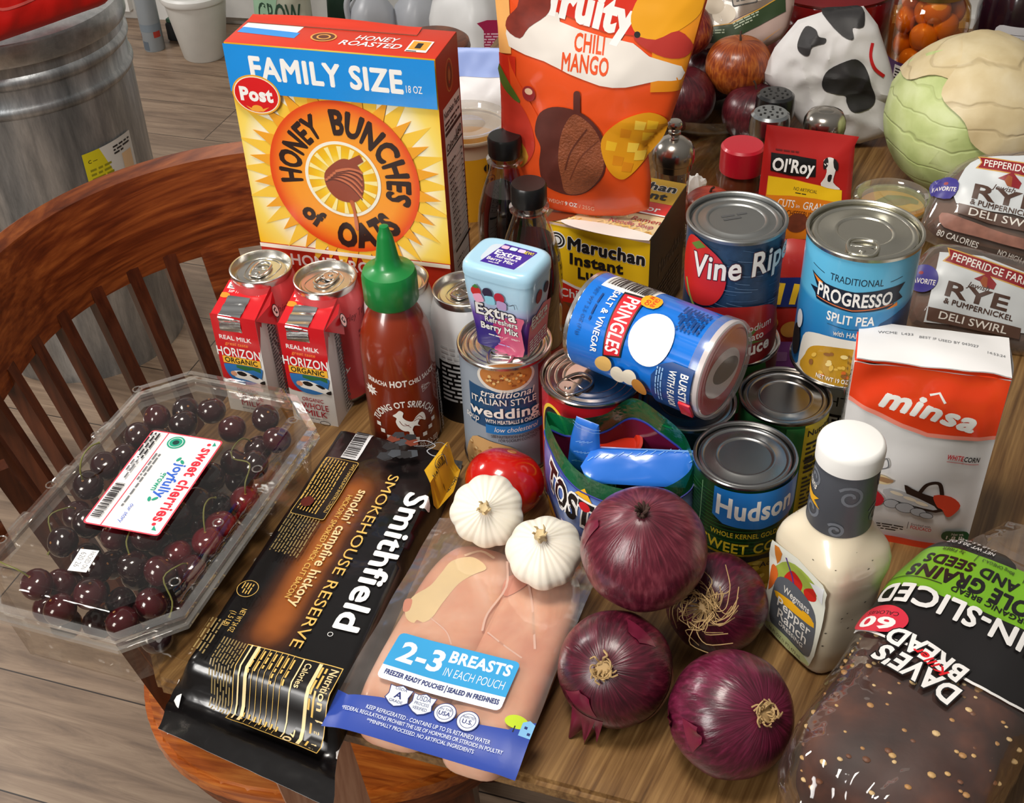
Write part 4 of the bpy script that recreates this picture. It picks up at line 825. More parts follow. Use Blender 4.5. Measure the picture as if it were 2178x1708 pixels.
m=MB(); cl=clear('#f6f0f0',.35,.2,.10,'#e9e4e4'); m.lathe([(r-.0003,h-.012),(r+.0014,h-.0118),(r+.0016,h-.001),(r+.0004,h+.0012),(r-.003,h+.0014),(r-.0045,h+.0002),(0,h+.0002)],cl,72); plid=m.obj('plastic_lid',pt)
m=MB(); m.lathe([(r-.0016,h-.0022),(0,h-.0018)],PR,64); k=Ink().ell(2,2,19,25,pm('#e4e0dc',.4),rot=30).ell(-1,5,10,19,pm('#3a3532',.4),rot=30); k.put(m,flat((0,0,h-.0018),(1,0,0),(0,1,0)),base=.1); m.obj('foil_seal',pt)
m=MB(); m.rbox(.016,.010,.0025,.001,PR,2,M.Translation((.0355,-.0135,h-.010))@M.Rotation(R_(70),4,'Z')@M.Rotation(R_(90),4,'X')); o=m.obj('pull_strip',plid)
# small snack bag wedged between the stacked cans
P=Pillow([(-38,0),(38,0),(40,60),(38,142),(-36,140),(-40,60)],20,20,cr=2,cs=.04,ex=.45)
sx2=at(1672,640,T+.09); t=thing('snack_bag','small glossy red, blue and purple snack bag between the stacked cans','snack bag',mat=frame((.232,.858,T+.001),-8,82))
m=MB(); P.mesh(m,pm('#b52a22',.3,coat=.4),10); k=Ink(); k.rect(-40,0,82,40,pm('#2f5f9c',.35)).rect(-40,40,82,26,pm('#a05aa8',.35)).poly([(-40,98),(40,98),(40,126),(-40,120)],pm('#1b2c6c',.35)); 
for i in range(6): k.poly([(-34+i*12,100),(-29+i*12,100),(-26+i*12,118),(-31+i*12,118)],pm('#f0c02c',.35))
for x,y in ((-14,82),(6,78),(24,86)): k.ell(x,y,9,7,pm('#c98a3a',.4),rot=20)
for i in range(5): k.rect(-30+i*13,47,9,9,pm('#c48cc8',.4),1)
k.put(m,P.map(),base=.8,cut=(3,3)); m.obj('bag_body',t)
# ================================================================ packs, produce and the front row
# cherry clamshell -----------------------------------------------------------
ca=R_(-20); CL=.138; CWd=.083
cc=V((-.270,.700,T)); ct=thing('cherry_box','clear plastic clamshell box of dark sweet cherries with a white label','fruit box',cc,ca)
cm=clear('#faf9f6',.38,.04,0,'#ffffff',.22,40,.018); cmr=clear('#f1eee9',.75,.08,.07,'#f4f2ee',.3,40,.07)
def clip8(hx,hy,c): return [(hx-c,-hy),(hx,-hy+c),(hx,hy-c),(hx-c,hy),(-hx+c,hy),(-hx,hy-c),(-hx,-hy+c),(-hx+c,-hy)]
def ringmesh(m,levels,mat,cap0=None,cap1=None,ribs=0):
    L=[]
    for hx,hy,c,z in levels:
        p=[]; base=clip8(hx,hy,c)
        for i in range(8):
            a=V(base[i]);b=V(base[(i+1)%8]); k=max(2,int((b-a).length/.006))
            k={0:4,2:4,4:4,6:4}.get(i,0) or (40 if i in (1,5) else 24)
            p+=[(*a.lerp(b,j/k),z) for j in range(k)]
        L.append(p)
    n=len(L[0]); vs=[q for l in L for q in l]; fs=[[r*n+i,r*n+(i+1)%n,(r+1)*n+(i+1)%n,(r+1)*n+i] for r in range(len(L)-1) for i in range(n)]
    if cap0: fs.append(list(range(n))[::-1])
    if cap1: fs.append([(len(L)-1)*n+i for i in range(n)])
    m.add(vs,fs,mat,False); return m
m=MB(); ringmesh(m,[(.070,.124,.028,.001),(.073,.127,.030,.004),(.0775,.132,.032,.048)],cm,cap0=True); m.obj('tray',ct,ang=30)
m=MB(); ringmesh(m,[(.0775,.132,.032,.048),(.0835,.138,.034,.0485),(.0835,.138,.034,.052),(.0795,.134,.033,.0535),(.0795,.134,.033,.0565),(.0825,.137,.034,.0575),(.0825,.137,.034,.0605),(.077,.1315,.032,.0615)],cmr); m.obj('rim',ct,ang=30)
m=MB(); ringmesh(m,[(.077,.1315,.032,.0615),(.0745,.1285,.031,.072),(.0715,.1255,.030,.0755),(.066,.120,.028,.0765),(.065,.119,.028,.0745)],cm,cap1=True); clid=m.obj('lid',ct,ang=30)
for y in (-.09,-.03,.03,.09):
    for s in (-1,1):
        m=MB(); m.ring=None; X=M.Translation((s*.0705,y,.0759))
        m.lathe([(.0036,.0),(.0042,.0006),(.0036,.0012),(.0030,.0006),(.0036,0)],cmr,20,X); m.obj('vent_hole',clid)
for y in (-.055,.0,.055):
    MB().rbox(.010,.022,.006,.002,cmr,2,M.Translation((-.086,y,.052))).obj('hinge_clip',ct)
# label on the lid
ML=M.Translation(cc)@M.Rotation(ca,4,'Z'); MI=ML.inverted()
def onlid(x,y): 
    p=MI@at(x,y,T+.0765); return p
q0=onlid(325,915); q1=onlid(476,934); q2=onlid(338,1140); q3=onlid(174,1108)
ux=(q2-q1); vx=(q1-q0); Lw=(ux.length+(q3-q0).length)*500; Lh=(vx.length+(q2-q3).length)*500
# the text runs along the long side of the label, its top toward the right-hand edge
u=((q2-q1)+(q3-q0)).normalized(); n=V((0,0,1)); v=n.cross(u); o0=V((q0.x,q0.y,.0768))
fm=flat(o0,u,v); PKB=pm('#e8485a',.4); LWH=pm('#f1efee',.38); TE=pm('#1f9a7c',.4); BLU=pm('#2f62c8',.4); CRD2=pm('#d8283c',.4)
k=Ink(); k.rect(0,0,Lw,Lh,PKB,3).rect(1.2,1.2,Lw-2.4,Lh-2.4,LWH,2.4)
k.rect(1.2,Lh*.23,Lw-2.4,1,PKB); sx0=Lw/92
k.text('sweet cherries',10*sx0,Lh-12,9.5,CRD2,w=70*sx0,b=.06).ell(6*sx0,Lh-9,1.6,1.6,CRD2).ell(83*sx0,Lh-9,1.6,1.6,CRD2).poly([(3,Lh-6),(7,Lh-3),(8,Lh-6)],TE).poly([(84*sx0,Lh-8),(88*sx0,Lh-4),(88*sx0,Lh-8)],TE)
k.text('joyfully',28*sx0,Lh-23,8,BLU,w=32*sx0,b=.05).text('grown',38*sx0,Lh-29,5,TE,w=17*sx0,b=.04).ell(26*sx0,Lh-20,2.6,1.3,TE,40).ell(24*sx0,Lh-24,2.6,1.3,TE,-20).ell(62*sx0,Lh-21,2.6,1.3,TE,-40).ell(63*sx0,Lh-25,2.6,1.3,TE,20)
k.ell(9*sx0,Lh*.42,7,7,TE).ring(9*sx0,Lh*.42,5.6,5.6,.5,LWH).ell(9*sx0,Lh*.42,2.6,2.6,pm('#0d3a38',.4)).greek(22*sx0,Lh*.27,52*sx0,5.5,2,GREYTXT)
k.text('our story',70*sx0,Lh*.42,3.6,BLU,w=17*sx0,sh=.2).bars(54*sx0,2.4,32*sx0,8.5,INK,seed=8).greek(4*sx0,2.4,26*sx0,9,3,INK,seed=6).greek(32*sx0,4,18*sx0,6,2,GREYTXT)
m=MB(); k.put(m,fm,base=.15); m.obj('label_sheet',clid,weld=False)['label']='white and red printed label'
s0=onlid(172,1168); s1=onlid(202,1175); s2=onlid(180,1217); s3=onlid(142,1211)
u=((s2-s1)+(s3-s0)).normalized(); v=n.cross(u); fm=flat((s0.x,s0.y,.0768),u,v); k=Ink().rect(0,0,21,14,LWH).text('PACKED ON',1.5,8.5,3.6,GREYTXT,w=17).text('620 26',3,2.2,4.2,pm('#8a8c90',.4),w=14)
m=MB(); k.put(m,fm,base=.15); m.obj('date_sticker',clid)['label']='small white date sticker'
# cherries: one thing each, dark to bright red
def cherry_mat(h): return pm(h,.16,var=.35,sc=55,coat=.6)
CM=[cherry_mat(h) for h in ('#1f0408','#2b060b','#3d0810','#5a0e17')]
STM=pm('#6b6a30',.5); STB=pm('#8a5a2a',.6)
rd=random.Random(5)
px=[(375,862),(346,905),(395,908),(449,897),(498,928),(592,905),(549,950),(502,995),(600,955),(291,950),(227,1014),(520,1063),(455,1020),(410,985),(380,1100),(445,1163),(377,1175),(404,1212),(470,1120),(254,1160),(291,1222),(205,1208),(148,1165),(119,1243),(193,1278),(324,1278),(258,1322),(68,1276),(119,1305),(164,1090),(160,1035),(345,1240),(230,1095),(330,1010),(300,1060),(260,985),(420,1065),(350,960),(190,1130),(320,1165),(540,1010),(310,1120)]
C=[]
for x,y in px:
    p=MI@at(x,y,T+.046); C.append(V((p.x,p.y,.046+rd.uniform(-.003,.012))))
for i in range(34): C.append(V((-.046+.023*(i%5)+rd.uniform(-.003,.003),-.098+.0275*(i//5)+rd.uniform(-.004,.004),.0165)))
rc=.0118
for it in range(160):
    for i in range(len(C)):
        for j in range(i):
            d=C[i]-C[j]; l=d.length
            if l<2*rc:
                d=d/l if l>1e-6 else V((1,0,0)); s=(2*rc-l)*.5; C[i]+=d*s; C[j]-=d*s
    for c in C:
        c.x=min(.058,max(-.058,c.x)); c.y=min(.113,max(-.113,c.y)); c.z=min(.0615,max(.0155,c.z))
        e=abs(c.x)+abs(c.y)-(.058+.113-.030)
        if e>0: c.x-=math.copysign(e/2,c.x); c.y-=math.copysign(e/2,c.y)
def cfn(d): 
    return (1-.10*max(0,d.z)**6*1.6)*(1+.03*d.x)
cm_proto=[]
for mm in CM:
    b=MB(); b.ball((0,0,0),(rc,rc*.97,rc*.95),mm,20,14,cfn); b.lathe([(.0011,rc*.83),(.0009,rc*.86),(0,rc*.862)],STB,8); o=b.obj('cherry'); cm_proto.append(o.data); bpy.data.objects.remove(o)
stems=[]
for s_ in range(3):
    b=MB(); b.tube(smooth([(0,0,rc*.8),(.004,.003,.018),(.012+.003*s_,.008,.022),(.021,.011+.006*s_,.021-.004*s_),(.028,.012+.009*s_,.016-.004*s_)],4,False),[.0006]*16+[.0011],STM,6); o=b.obj('stem'); stems.append(o.data); bpy.data.objects.remove(o)
order=sorted(range(len(C)),key=lambda i:C[i].y)
names=('back-left','back-right','front-left','front-right')
withstem={29,27,11,17,20,15,12,6,30}
for i,c in enumerate(C):
    br=3 if i in (15,11,18,16) else (2 if i in (24,26,17,25,19,4) else rd.choice((0,0,1,1,2)))
    o=bpy.data.objects.new('cherry',cm_proto[br]); COL.objects.link(o); o.location=ML@c
    o.rotation_euler=(rd.uniform(-.9,.9),rd.uniform(-.9,.9),rd.uniform(0,6.3)); hs=i in withstem
    tag(o,'dark red sweet cherry in the clear plastic box','cherry','cherries in the clamshell box')
    if hs:
        o.rotation_euler=(rd.uniform(-.35,.35),rd.uniform(-.35,.35),rd.uniform(0,6.3))
        s=bpy.data.objects.new('stem',stems[i%3]); COL.objects.link(s); s.parent=o; s['label']='thin green stem'
# bacon pack ------------------------------------------------------------------
MBx=frame((-.238,.559,T),-19.5,0); MBx.translation=V((-.238,.559,T))
bp_=thing('bacon_pack','black and brown vacuum pack of thick cut bacon lying between cherries and chicken','bacon pack',mat=MBx)
def bz(x,y):
    xr_=109.5+.058*(208-y); a=ss(x,-9,9)*(1-ss(x,xr_-1.5,xr_+3)); b=ss(y,-8,8)*(1-ss(y,262,276)); h=.5+28.5*a*b
    return h+1.0*nz(x,y,3,.035)+.5*nz(x,y,8,.11)*(1-a*b*.4)+(6 if y<-8 else 0)*ss(y,-8,-20)+5*ss(y,270,286)*(1+.4*sin(x*.06))
def bxl(y): return -7-2*nz(0,y,1,.03) if y>12 else -1-.3*(12-y)*-1*.0
def brow(u,v):
    y=-36+320*v; xl=-7+10*ss(y,0,-36)+1.5*nz(2,y,1,.04); xr=113+.058*(208-y)+14*ss(y,0,-36); x=xl+(xr-xl)*u
    yy=y+(-.12*x if y<0 else -.07*x if y>260 else 0)*0
    return x,y
bacon_m=None
def bacon_mat():
    m,t,b,N,L=nodes('printed_bacon_film'); tcn=N('TexCoord'); sp=N('SeparateXYZ'); L(tcn.outputs['Object'],sp.inputs[0])
    # printed ember glow: a soft brown band down the pack
    d=N('Math'); d.operation='SUBTRACT'; L(sp.outputs[0],d.inputs[0]); d.inputs[1].default_value=.050
    a=N('Math'); a.operation='ABSOLUTE'; L(d.outputs[0],a.inputs[0])
    g=N('MapRange'); g.interpolation_type='SMOOTHSTEP'; g.inputs[1].default_value=.001; g.inputs[2].default_value=.027; g.inputs[3].default_value=1; g.inputs[4].default_value=0; L(a.outputs[0],g.inputs[0])
    g1=N('MapRange'); g1.interpolation_type='SMOOTHSTEP'; g1.inputs[1].default_value=.012; g1.inputs[2].default_value=.05; L(sp.outputs[1],g1.inputs[0])
    g2=N('MapRange'); g2.interpolation_type='SMOOTHSTEP'; g2.inputs[1].default_value=.232; g2.inputs[2].default_value=.19; L(sp.outputs[1],g2.inputs[0])
    m1=N('Math'); m1.operation='MULTIPLY'; L(g.outputs[0],m1.inputs[0]); L(g1.outputs[0],m1.inputs[1]); m2=N('Math'); m2.operation='MULTIPLY'; L(m1.outputs[0],m2.inputs[0]); L(g2.outputs[0],m2.inputs[1])
    nz_=N('TexNoise'); nz_.inputs['Scale'].default_value=30; L(tcn.outputs['Object'],nz_.inputs['Vector'])
    m3=N('Math'); m3.operation='MULTIPLY'; L(m2.outputs[0],m3.inputs[0]); m4=N('MapRange'); m4.inputs[1].default_value=.2; m4.inputs[2].default_value=.8; m4.inputs[3].default_value=.6; m4.inputs[4].default_value=1; L(nz_.outputs['Fac'],m4.inputs[0]); L(m4.outputs[0],m3.inputs[1])
    r=ramp(t,[(0,'#0e0c0d'),(.35,'#46230e'),(.75,'#96521f'),(1,'#b56e30')]); L(m3.outputs[0],r.inputs[0]); L(r.outputs[0],b.inputs['Base Color']); b.inputs['Roughness'].default_value=.26
    b.inputs['Coat Weight'].default_value=.3
    n2=N('TexNoise'); n2.inputs['Scale'].default_value=55; n2.inputs['Detail'].default_value=2; L(tcn.outputs['Object'],n2.inputs['Vector']); bp=N('Bump'); bp.inputs['Strength'].default_value=.35; bp.inputs['Distance'].default_value=.0025; L(n2.outputs['Fac'],bp.inputs['Height']); L(bp.outputs[0],b.inputs['Normal'])
    return m
bmt=bacon_mat()
def yline(x,y): return y+ (-.16*(x-0))*ss(y,40,-36) - .07*(x)*ss(y,250,284)
def btop(u,v):
    x,y=brow(u,v); return V((x/1000,yline(x,y)/1000,bz(x,y)/1000))
m=MB(); m.grid(btop,34,84,bmt)
def bbot(u,v):
    x,y=brow(u,v); return V((x/1000,yline(x,y)/1000,(bz(x,y)-.5)/1000 if (x<-3 or y<-6 or y>266) else max(.4,min(bz(x,y)-1,.8))/1000))
m.grid(bbot,34,84,pm('#c9c6c4',.4),flip=True)
bmap=lambda x,y,h:V((x/1000,yline(x,y)/1000,(bz(x,y)+h)/1000))
GD=pm('#d9b15a',.4); CRM=pm('#e8cf9a',.4); k=Ink()
k.bars(35,231,37,13,INK,pm('#dcdde0',.35),rot=90)
k.text('Smithfield',91,204,18.5,WHITE,w=143,b=.055,rot=-90).ring(92,54,2,2,.4,WHITE)
k.text('SMOKEHOUSE RESERVE',69,219,8.5,GD,w=183,rot=-90)
k.text("smokin' campfire hickory",52.5,196,8,CRM,w=126,b=.03,rot=-90).text('HICKORY SMOKED THICK CUT BACON',46,188,4.2,GD,w=112,b=.01,rot=-90)
k.rect(11,156,29,69,GD,2).rect(11.5,156.5,28,68,pm('#0f0d0d',.3),2).text('SAFE HANDLING INSTRUCTIONS',36,222,2.6,GD,w=58,rot=-90).greek(13,222,62,20,8,GD,rot=-90,seed=3,fill=.35).ell(20,170,5,6,pm('#5e1f16',.4))
k.greek(14,153,41,26,11,pm('#8f7a4c',.4),rot=-90,seed=5,fill=.4).ring(19.5,72,8,8,.5,GD).greek(15,77,10,9,4,GD,rot=-90,fill=.4)
k.text('NET WT 24 OZ',24.5,54,4,GD,w=22,rot=-90).text('(1.5 LB)',18.5,50,4,GD,w=14,rot=-90).greek(6,40,30,14,5,pm('#8f7a4c',.4),rot=-90,seed=15,fill=.4).greek(26,26,36,18,8,pm('#8f7a4c',.4),rot=-90,seed=16,fill=.4)
# nutrition panel
k.rect(45,-13,72,38,GD).rect(45.6,-12.4,70.8,36.8,pm('#131010',.3)).text('Nutrition Facts',109.5,22.5,5.6,CRM,w=34,b=.03,rot=-90)
k.rect(100,-12,2.6,36,CRM).greek(103,22,33,6,2,GD,rot=-90).text('Calories',91,22,4.6,CRM,w=16,b=.02,rot=-90).text('70',90,-5,6,CRM,b=.03,rot=-90).rect(88,-12,1,36,CRM)
for i in range(7): k.greek(82-i*4.4,22,20,2.6,1,GD,rot=-90,seed=i).rect(81-i*4.4,-12,.4,36,GD).greek(82-i*4.4,-6,5,2.6,1,GD,rot=-90,seed=i+9)
k.rect(49,-12,1.2,36,CRM).rect(53.5,-12,2.6,36,CRM)
# charcoal, smoke and corner banner
for i in range(16):
    x=random.uniform(54,82);y=random.uniform(228,258); k.poly([(x-5,y-3),(x+1,y-5),(x+6,y-1),(x+3,y+5),(x-4,y+3)],pm(('#26282c','#3a3f45','#1a1a1c','#6b2c18')[i%4 if i%5 else 2],.5))
k.line(smooth([(78,250),(86,256),(96,252),(92,244),(100,240),(108,246)],5,False),.9,pm('#9a9da2',.5)).line(smooth([(80,246),(90,250),(98,258),(106,254)],5,False),.6,pm('#7d8086',.5))
k.poly([(98,222),(111,205),(117,232),(113,262),(104,264)],pm('#c99a1c',.35)).ring(108,236,5.5,9,.5,INK).text('CERTIFIED',105,244,2.6,INK,w=16,rot=-90).text('SMOKESHOW',112,250,3.4,INK,w=34,rot=-100,b=.02)
k.put(m,bmap,cut=(4,4),base=.5)
o=m.obj('pack_film',bp_,ang=60)
m=MB(); m.rbox(.094,.24,.023,.006,pm('#5a2a1c',.4),2,M.Translation((.056,.134,.0014))); m.obj('bacon_slab',bp_)
m=MB(); m.add([bmap(-8,8,.2),bmap(2,-4,.3),bmap(14,-34,-.5),bmap(10,-36,-2),bmap(-6,-6,-2)],[[0,1,2,3,4]],WHITE,False); m.obj('white_tear_edge',bp_)
# chicken pack ------------------------------------------------------------------
MC=frame((-.129,.513,T),-21,0); MC.translation=V((-.129,.513,T)); ck=thing('chicken_pack','clear flat pack of raw chicken breasts with blue printing','chicken pack',mat=MC)
def kout(v): # left/right edges of the film at height v (mm)
    return (0+1.5*nz(0,v,4,.02)-(1 if v<10 else 0), 133-1*nz(1,v,4,.02))
def kz(x,y): return 33+1.1*nz(x,y,5,.025)-2.5*ss(abs(x-66),52,70)-4*ss(y,22,-8)-3*ss(y,175,195)+1.0*sin(x*.045+y*.03)
cfilm=clear('#f1ece8',.45,.10,.06,'#e9dcd6',.25,40,.04)
m=MB(); m.grid(lambda u,v:(lambda y:(lambda a:V(((a[0]+(a[1]-a[0])*u)/1000,y/1000,kz(a[0]+(a[1]-a[0])*u,y)/1000)))(kout(y)))(-9+203*v),33,50,cfilm)
kmap=lambda x,y,h:V((x/1000,y/1000,(kz(x,y)+h)/1000))
KB=pm('#2d479f',.32,coat=.3); KL=pm('#3a9fd8',.32,coat=.3); KN=pm('#25306e',.4); KW=pm('#dfe6f0',.38)
k=Ink(); k.poly([(-1,-9),(133,-9),(133,33),(128,31),(118,22),(90,19),(60,21),(30,19),(8,15),(-1,18)],KB).ell(121,29,8,5,pm('#b7cf2a',.4)).line([(121,26),(121,21)],.8,INK).poly([(125,20),(125,30),(129,33),(133,31),(133,20)],pm('#7fb8e2',.4)).rect(127,26,2,2,KN).rect(130,22,2,2,KN)
k.rect(20,33,88,42,KW,4).rect(20,44.5,88,30.5,KL,4).rect(20,44.5,88,10,KL)
k.text('2-3',27,51,17,KW,w=30,b=.06).text('BREASTS',61,61.5,9,KW,w=43,b=.07).text('IN EACH POUCH',61,49.5,7,KW,w=43,b=-.012).text('FREEZER READY POUCHES',24,37.5,3.8,KN,w=42,b=.06).rect(67.3,36,.5,6.6,KN).text('SEALED IN FRESHNESS',69,37.5,3.8,KN,w=36,b=.06)
def shield(x,y,s): return [(x-s,y+s*.8),(x-s*.5,y+s*.75),(x,y+s),(x+s*.5,y+s*.75),(x+s,y+s*.8),(x+s*.85,y),(x+s,y-s*.5),(x+s*.5,y-s*.9),(x,y-s*1.1),(x-s*.5,y-s*.9),(x-s,y-s*.5),(x-s*.85,y)]
k.poly(shield(40.5,24,8.4),KN).poly(shield(40.5,24,7.7),KW).text('USDA',40.5,28,2.2,KN,al='c').text('A',40.5,21.5,5,KN,al='c',b=.05).text('GRADE',40.5,18,2,KN,al='c')
k.poly(shield(57.5,23,8.4),KN).poly(shield(57.5,23,7.7),KW).text('USDA',57.5,25,4,KN,w=10,al='c').text('PROCESS',57.5,21.3,2.4,KN,w=10,al='c').text('VERIFIED',57.5,17.6,2.4,KN,w=10,al='c')
for x,y,a,b in ((74.5,21,'IN THE','USA'),(91,19.5,'INSPECTED','U.S.')):
    k.ell(x,y,7.6,7.6,KN).ell(x,y,7,7,KW).ring(x,y,5.4,5.4,.4,KN).text(a,x,y+1.5,1.8,KN,w=8,al='c').text(b,x,y-2.4,3,KN,al='c',b=.04)
k.text('KEEP REFRIGERATED - CONTAINS UP TO 5% RETAINED WATER',24,8,2.8,KW,w=86,rot=0).text('*FEDERAL REGULATIONS PROHIBIT THE USE OF HORMONES OR STEROIDS IN POULTRY',8,3.8,2.6,KW,w=112).text('**MINIMALLY PROCESSED. NO ARTIFICIAL INGREDIENTS',28,-.6,2.6,KW,w=74)
k.put(m,kmap,cut=(4,4),base=.35); m.obj('printed_film',ck,ang=60,weld=False)
def meat_mat():
    m,t,b,N,L=nodes('raw_chicken'); tcn=N('TexCoord'); n1=N('TexNoise'); n1.inputs['Scale'].default_value=22; n1.inputs['Detail'].default_value=4; n1.inputs['Distortion'].default_value=.6; L(tcn.outputs['Object'],n1.inputs['Vector'])
    r=ramp(t,[(.3,'#dd9c82'),(.48,'#eab397'),(.6,'#f0c0a6'),(.75,'#f6d3c2')]); L(n1.outputs['Fac'],r.inputs[0]); L(r.outputs[0],b.inputs['Base Color']); b.inputs['Roughness'].default_value=.3; b.inputs['Coat Weight'].default_value=.3
    b.inputs['Subsurface Weight'].default_value=.25; b.inputs['Subsurface Radius'].default_value=(.01,.004,.003); b.inputs['Subsurface Scale'].default_value=.5; return m
mm=meat_mat()
def breast(x0,x1,y0,y1,slant,seed):
    def top(x,y):
        xc=(x-x0-slant*(y-90))/(x1-x0); yc=(y-y0)/(y1-y0); e=max(0,1-abs(2*xc-1)**4)*max(0,1-abs(2*yc-1)**5)
        return e
    def f(u,v,up=True):
        a=2*PI*u; e=-PI/2+PI*v
        cx=math.copysign(abs(cos(a))**.55,cos(a)); cy=math.copysign(abs(sin(a))**.55,sin(a)); c=cos(e)**.42
        y=(y0+y1)/2+(y1-y0)/2*cy*c; x=(x0+x1)/2+slant*(y-90)+(x1-x0)/2*cx*c; z=15.2+14.6*math.copysign(abs(sin(e))**.6,sin(e))+.8*nz(x,y,seed,.04)
        return V((x/1000,y/1000,max(.3,min(z,kz(x,y)-1.1))/1000))
    return f
for i,(a) in enumerate(((9,76,-2,180,.02,2),(70,128,-6,178,.0,5))):
    m=MB(); f=breast(*a); m.grid(f,56,28,mm,cu=True)
    k=Ink(); FT=pm('#f3dfae',.4,var=.12,sc=40); MEM=pm('#f0cdbf',.35)
    if i==0: k.poly([(22,88),(14,95),(13,110),(21,124),(24,138),(27,152),(38,160),(48,158),(54,152),(47,144),(40,132),(36,112),(33,94)],FT,4).poly([(12,96),(9,106),(14,108),(16,98)],pm('#e0957a',.4),3).line(smooth([(33,96),(48,88),(56,78)],4,False),1,MEM).line(smooth([(34,160),(44,168),(56,164)],4,False),2,pm('#f0d2b4',.4)).line(smooth([(66,164),(74,140),(70,112),(72,96)],4,False),1.6,MEM)
    else: k.line(smooth([(86,152),(98,128),(112,92)],4,False),1.6,MEM).line(smooth([(76,96),(92,88),(106,82)],4,False),1.2,MEM).poly([(72,150),(84,158),(88,148),(78,132),(72,136)],pm('#d98c74',.35),3)
    tz=lambda x,y,h:V((x/1000,y/1000,(min(kz(x,y)-1.1,29.5)+h)/1000)); k.put(m,tz,cut=(5,5),base=.25); m.obj('chicken_breast',ck,ang=70)
# onions, garlic, tomato -----------------------------------------------------------
def onion_mat(hues,seed,pale=.0):
    m,t,b,N,L=nodes('onion_skin'); tcn=N('TexCoord'); sp=N('SeparateXYZ'); L(tcn.outputs['Object'],sp.inputs[0])
    at_=N('Math'); at_.operation='ARCTAN2'; L(sp.outputs[1],at_.inputs[0]); L(sp.outputs[0],at_.inputs[1])
    sn=N('Math'); sn.operation='SINE'; L(at_.outputs[0],sn.inputs[0]); cs_=N('Math'); cs_.operation='COSINE'; L(at_.outputs[0],cs_.inputs[0])
    cb_=N('CombineXYZ'); L(sn.outputs[0],cb_.inputs[0]); L(cs_.outputs[0],cb_.inputs[1]); mz=N('Math'); mz.operation='MULTIPLY'; mz.inputs[1].default_value=9; L(sp.outputs[2],mz.inputs[0]); L(mz.outputs[0],cb_.inputs[2])
    n1=N('TexNoise'); n1.inputs['Scale'].default_value=13; n1.inputs['Detail'].default_value=4; n1.inputs['Distortion'].default_value=.15; L(cb_.outputs[0],n1.inputs['Vector'])
    n2=N('TexNoise'); n2.inputs['Scale'].default_value=28+seed; n2.inputs['Detail'].default_value=3; L(tcn.outputs['Object'],n2.inputs['Vector'])
    mx=N('Mix'); mx.data_type='FLOAT'; mx.inputs[0].default_value=.45; L(n1.outputs['Fac'],mx.inputs[2]); L(n2.outputs['Fac'],mx.inputs[3])
    r=ramp(t,[(.32,hues[0]),(.47,hues[1]),(.58,hues[2]),(.72,hues[3])]); L(mx.outputs[0],r.inputs[0]); L(r.outputs[0],b.inputs['Base Color']); b.inputs['Roughness'].default_value=.32; b.inputs['Coat Weight'].default_value=.18; b.inputs['Coat Roughness'].default_value=.16
    bp=N('Bump'); bp.inputs['Strength'].default_value=.3; bp.inputs['Distance'].default_value=.002; L(n1.outputs['Fac'],bp.inputs['Height']); L(bp.outputs[0],b.inputs['Normal']); return m
OM1=onion_mat(('#3a0e1a','#591a29','#74303d','#95545c'),1); OM2=onion_mat(('#260811','#3f0d1c','#581629','#7a2a3a'),5); OM3=onion_mat(('#2c0a16','#460f22','#5c182d','#713043'),9)
OSK=pm('#6a1c34',.3,var=.4,sc=90,coat=.3); ODR=pm('#a88a5c',.7,var=.25,sc=120); ODK=pm('#3a241c',.8)
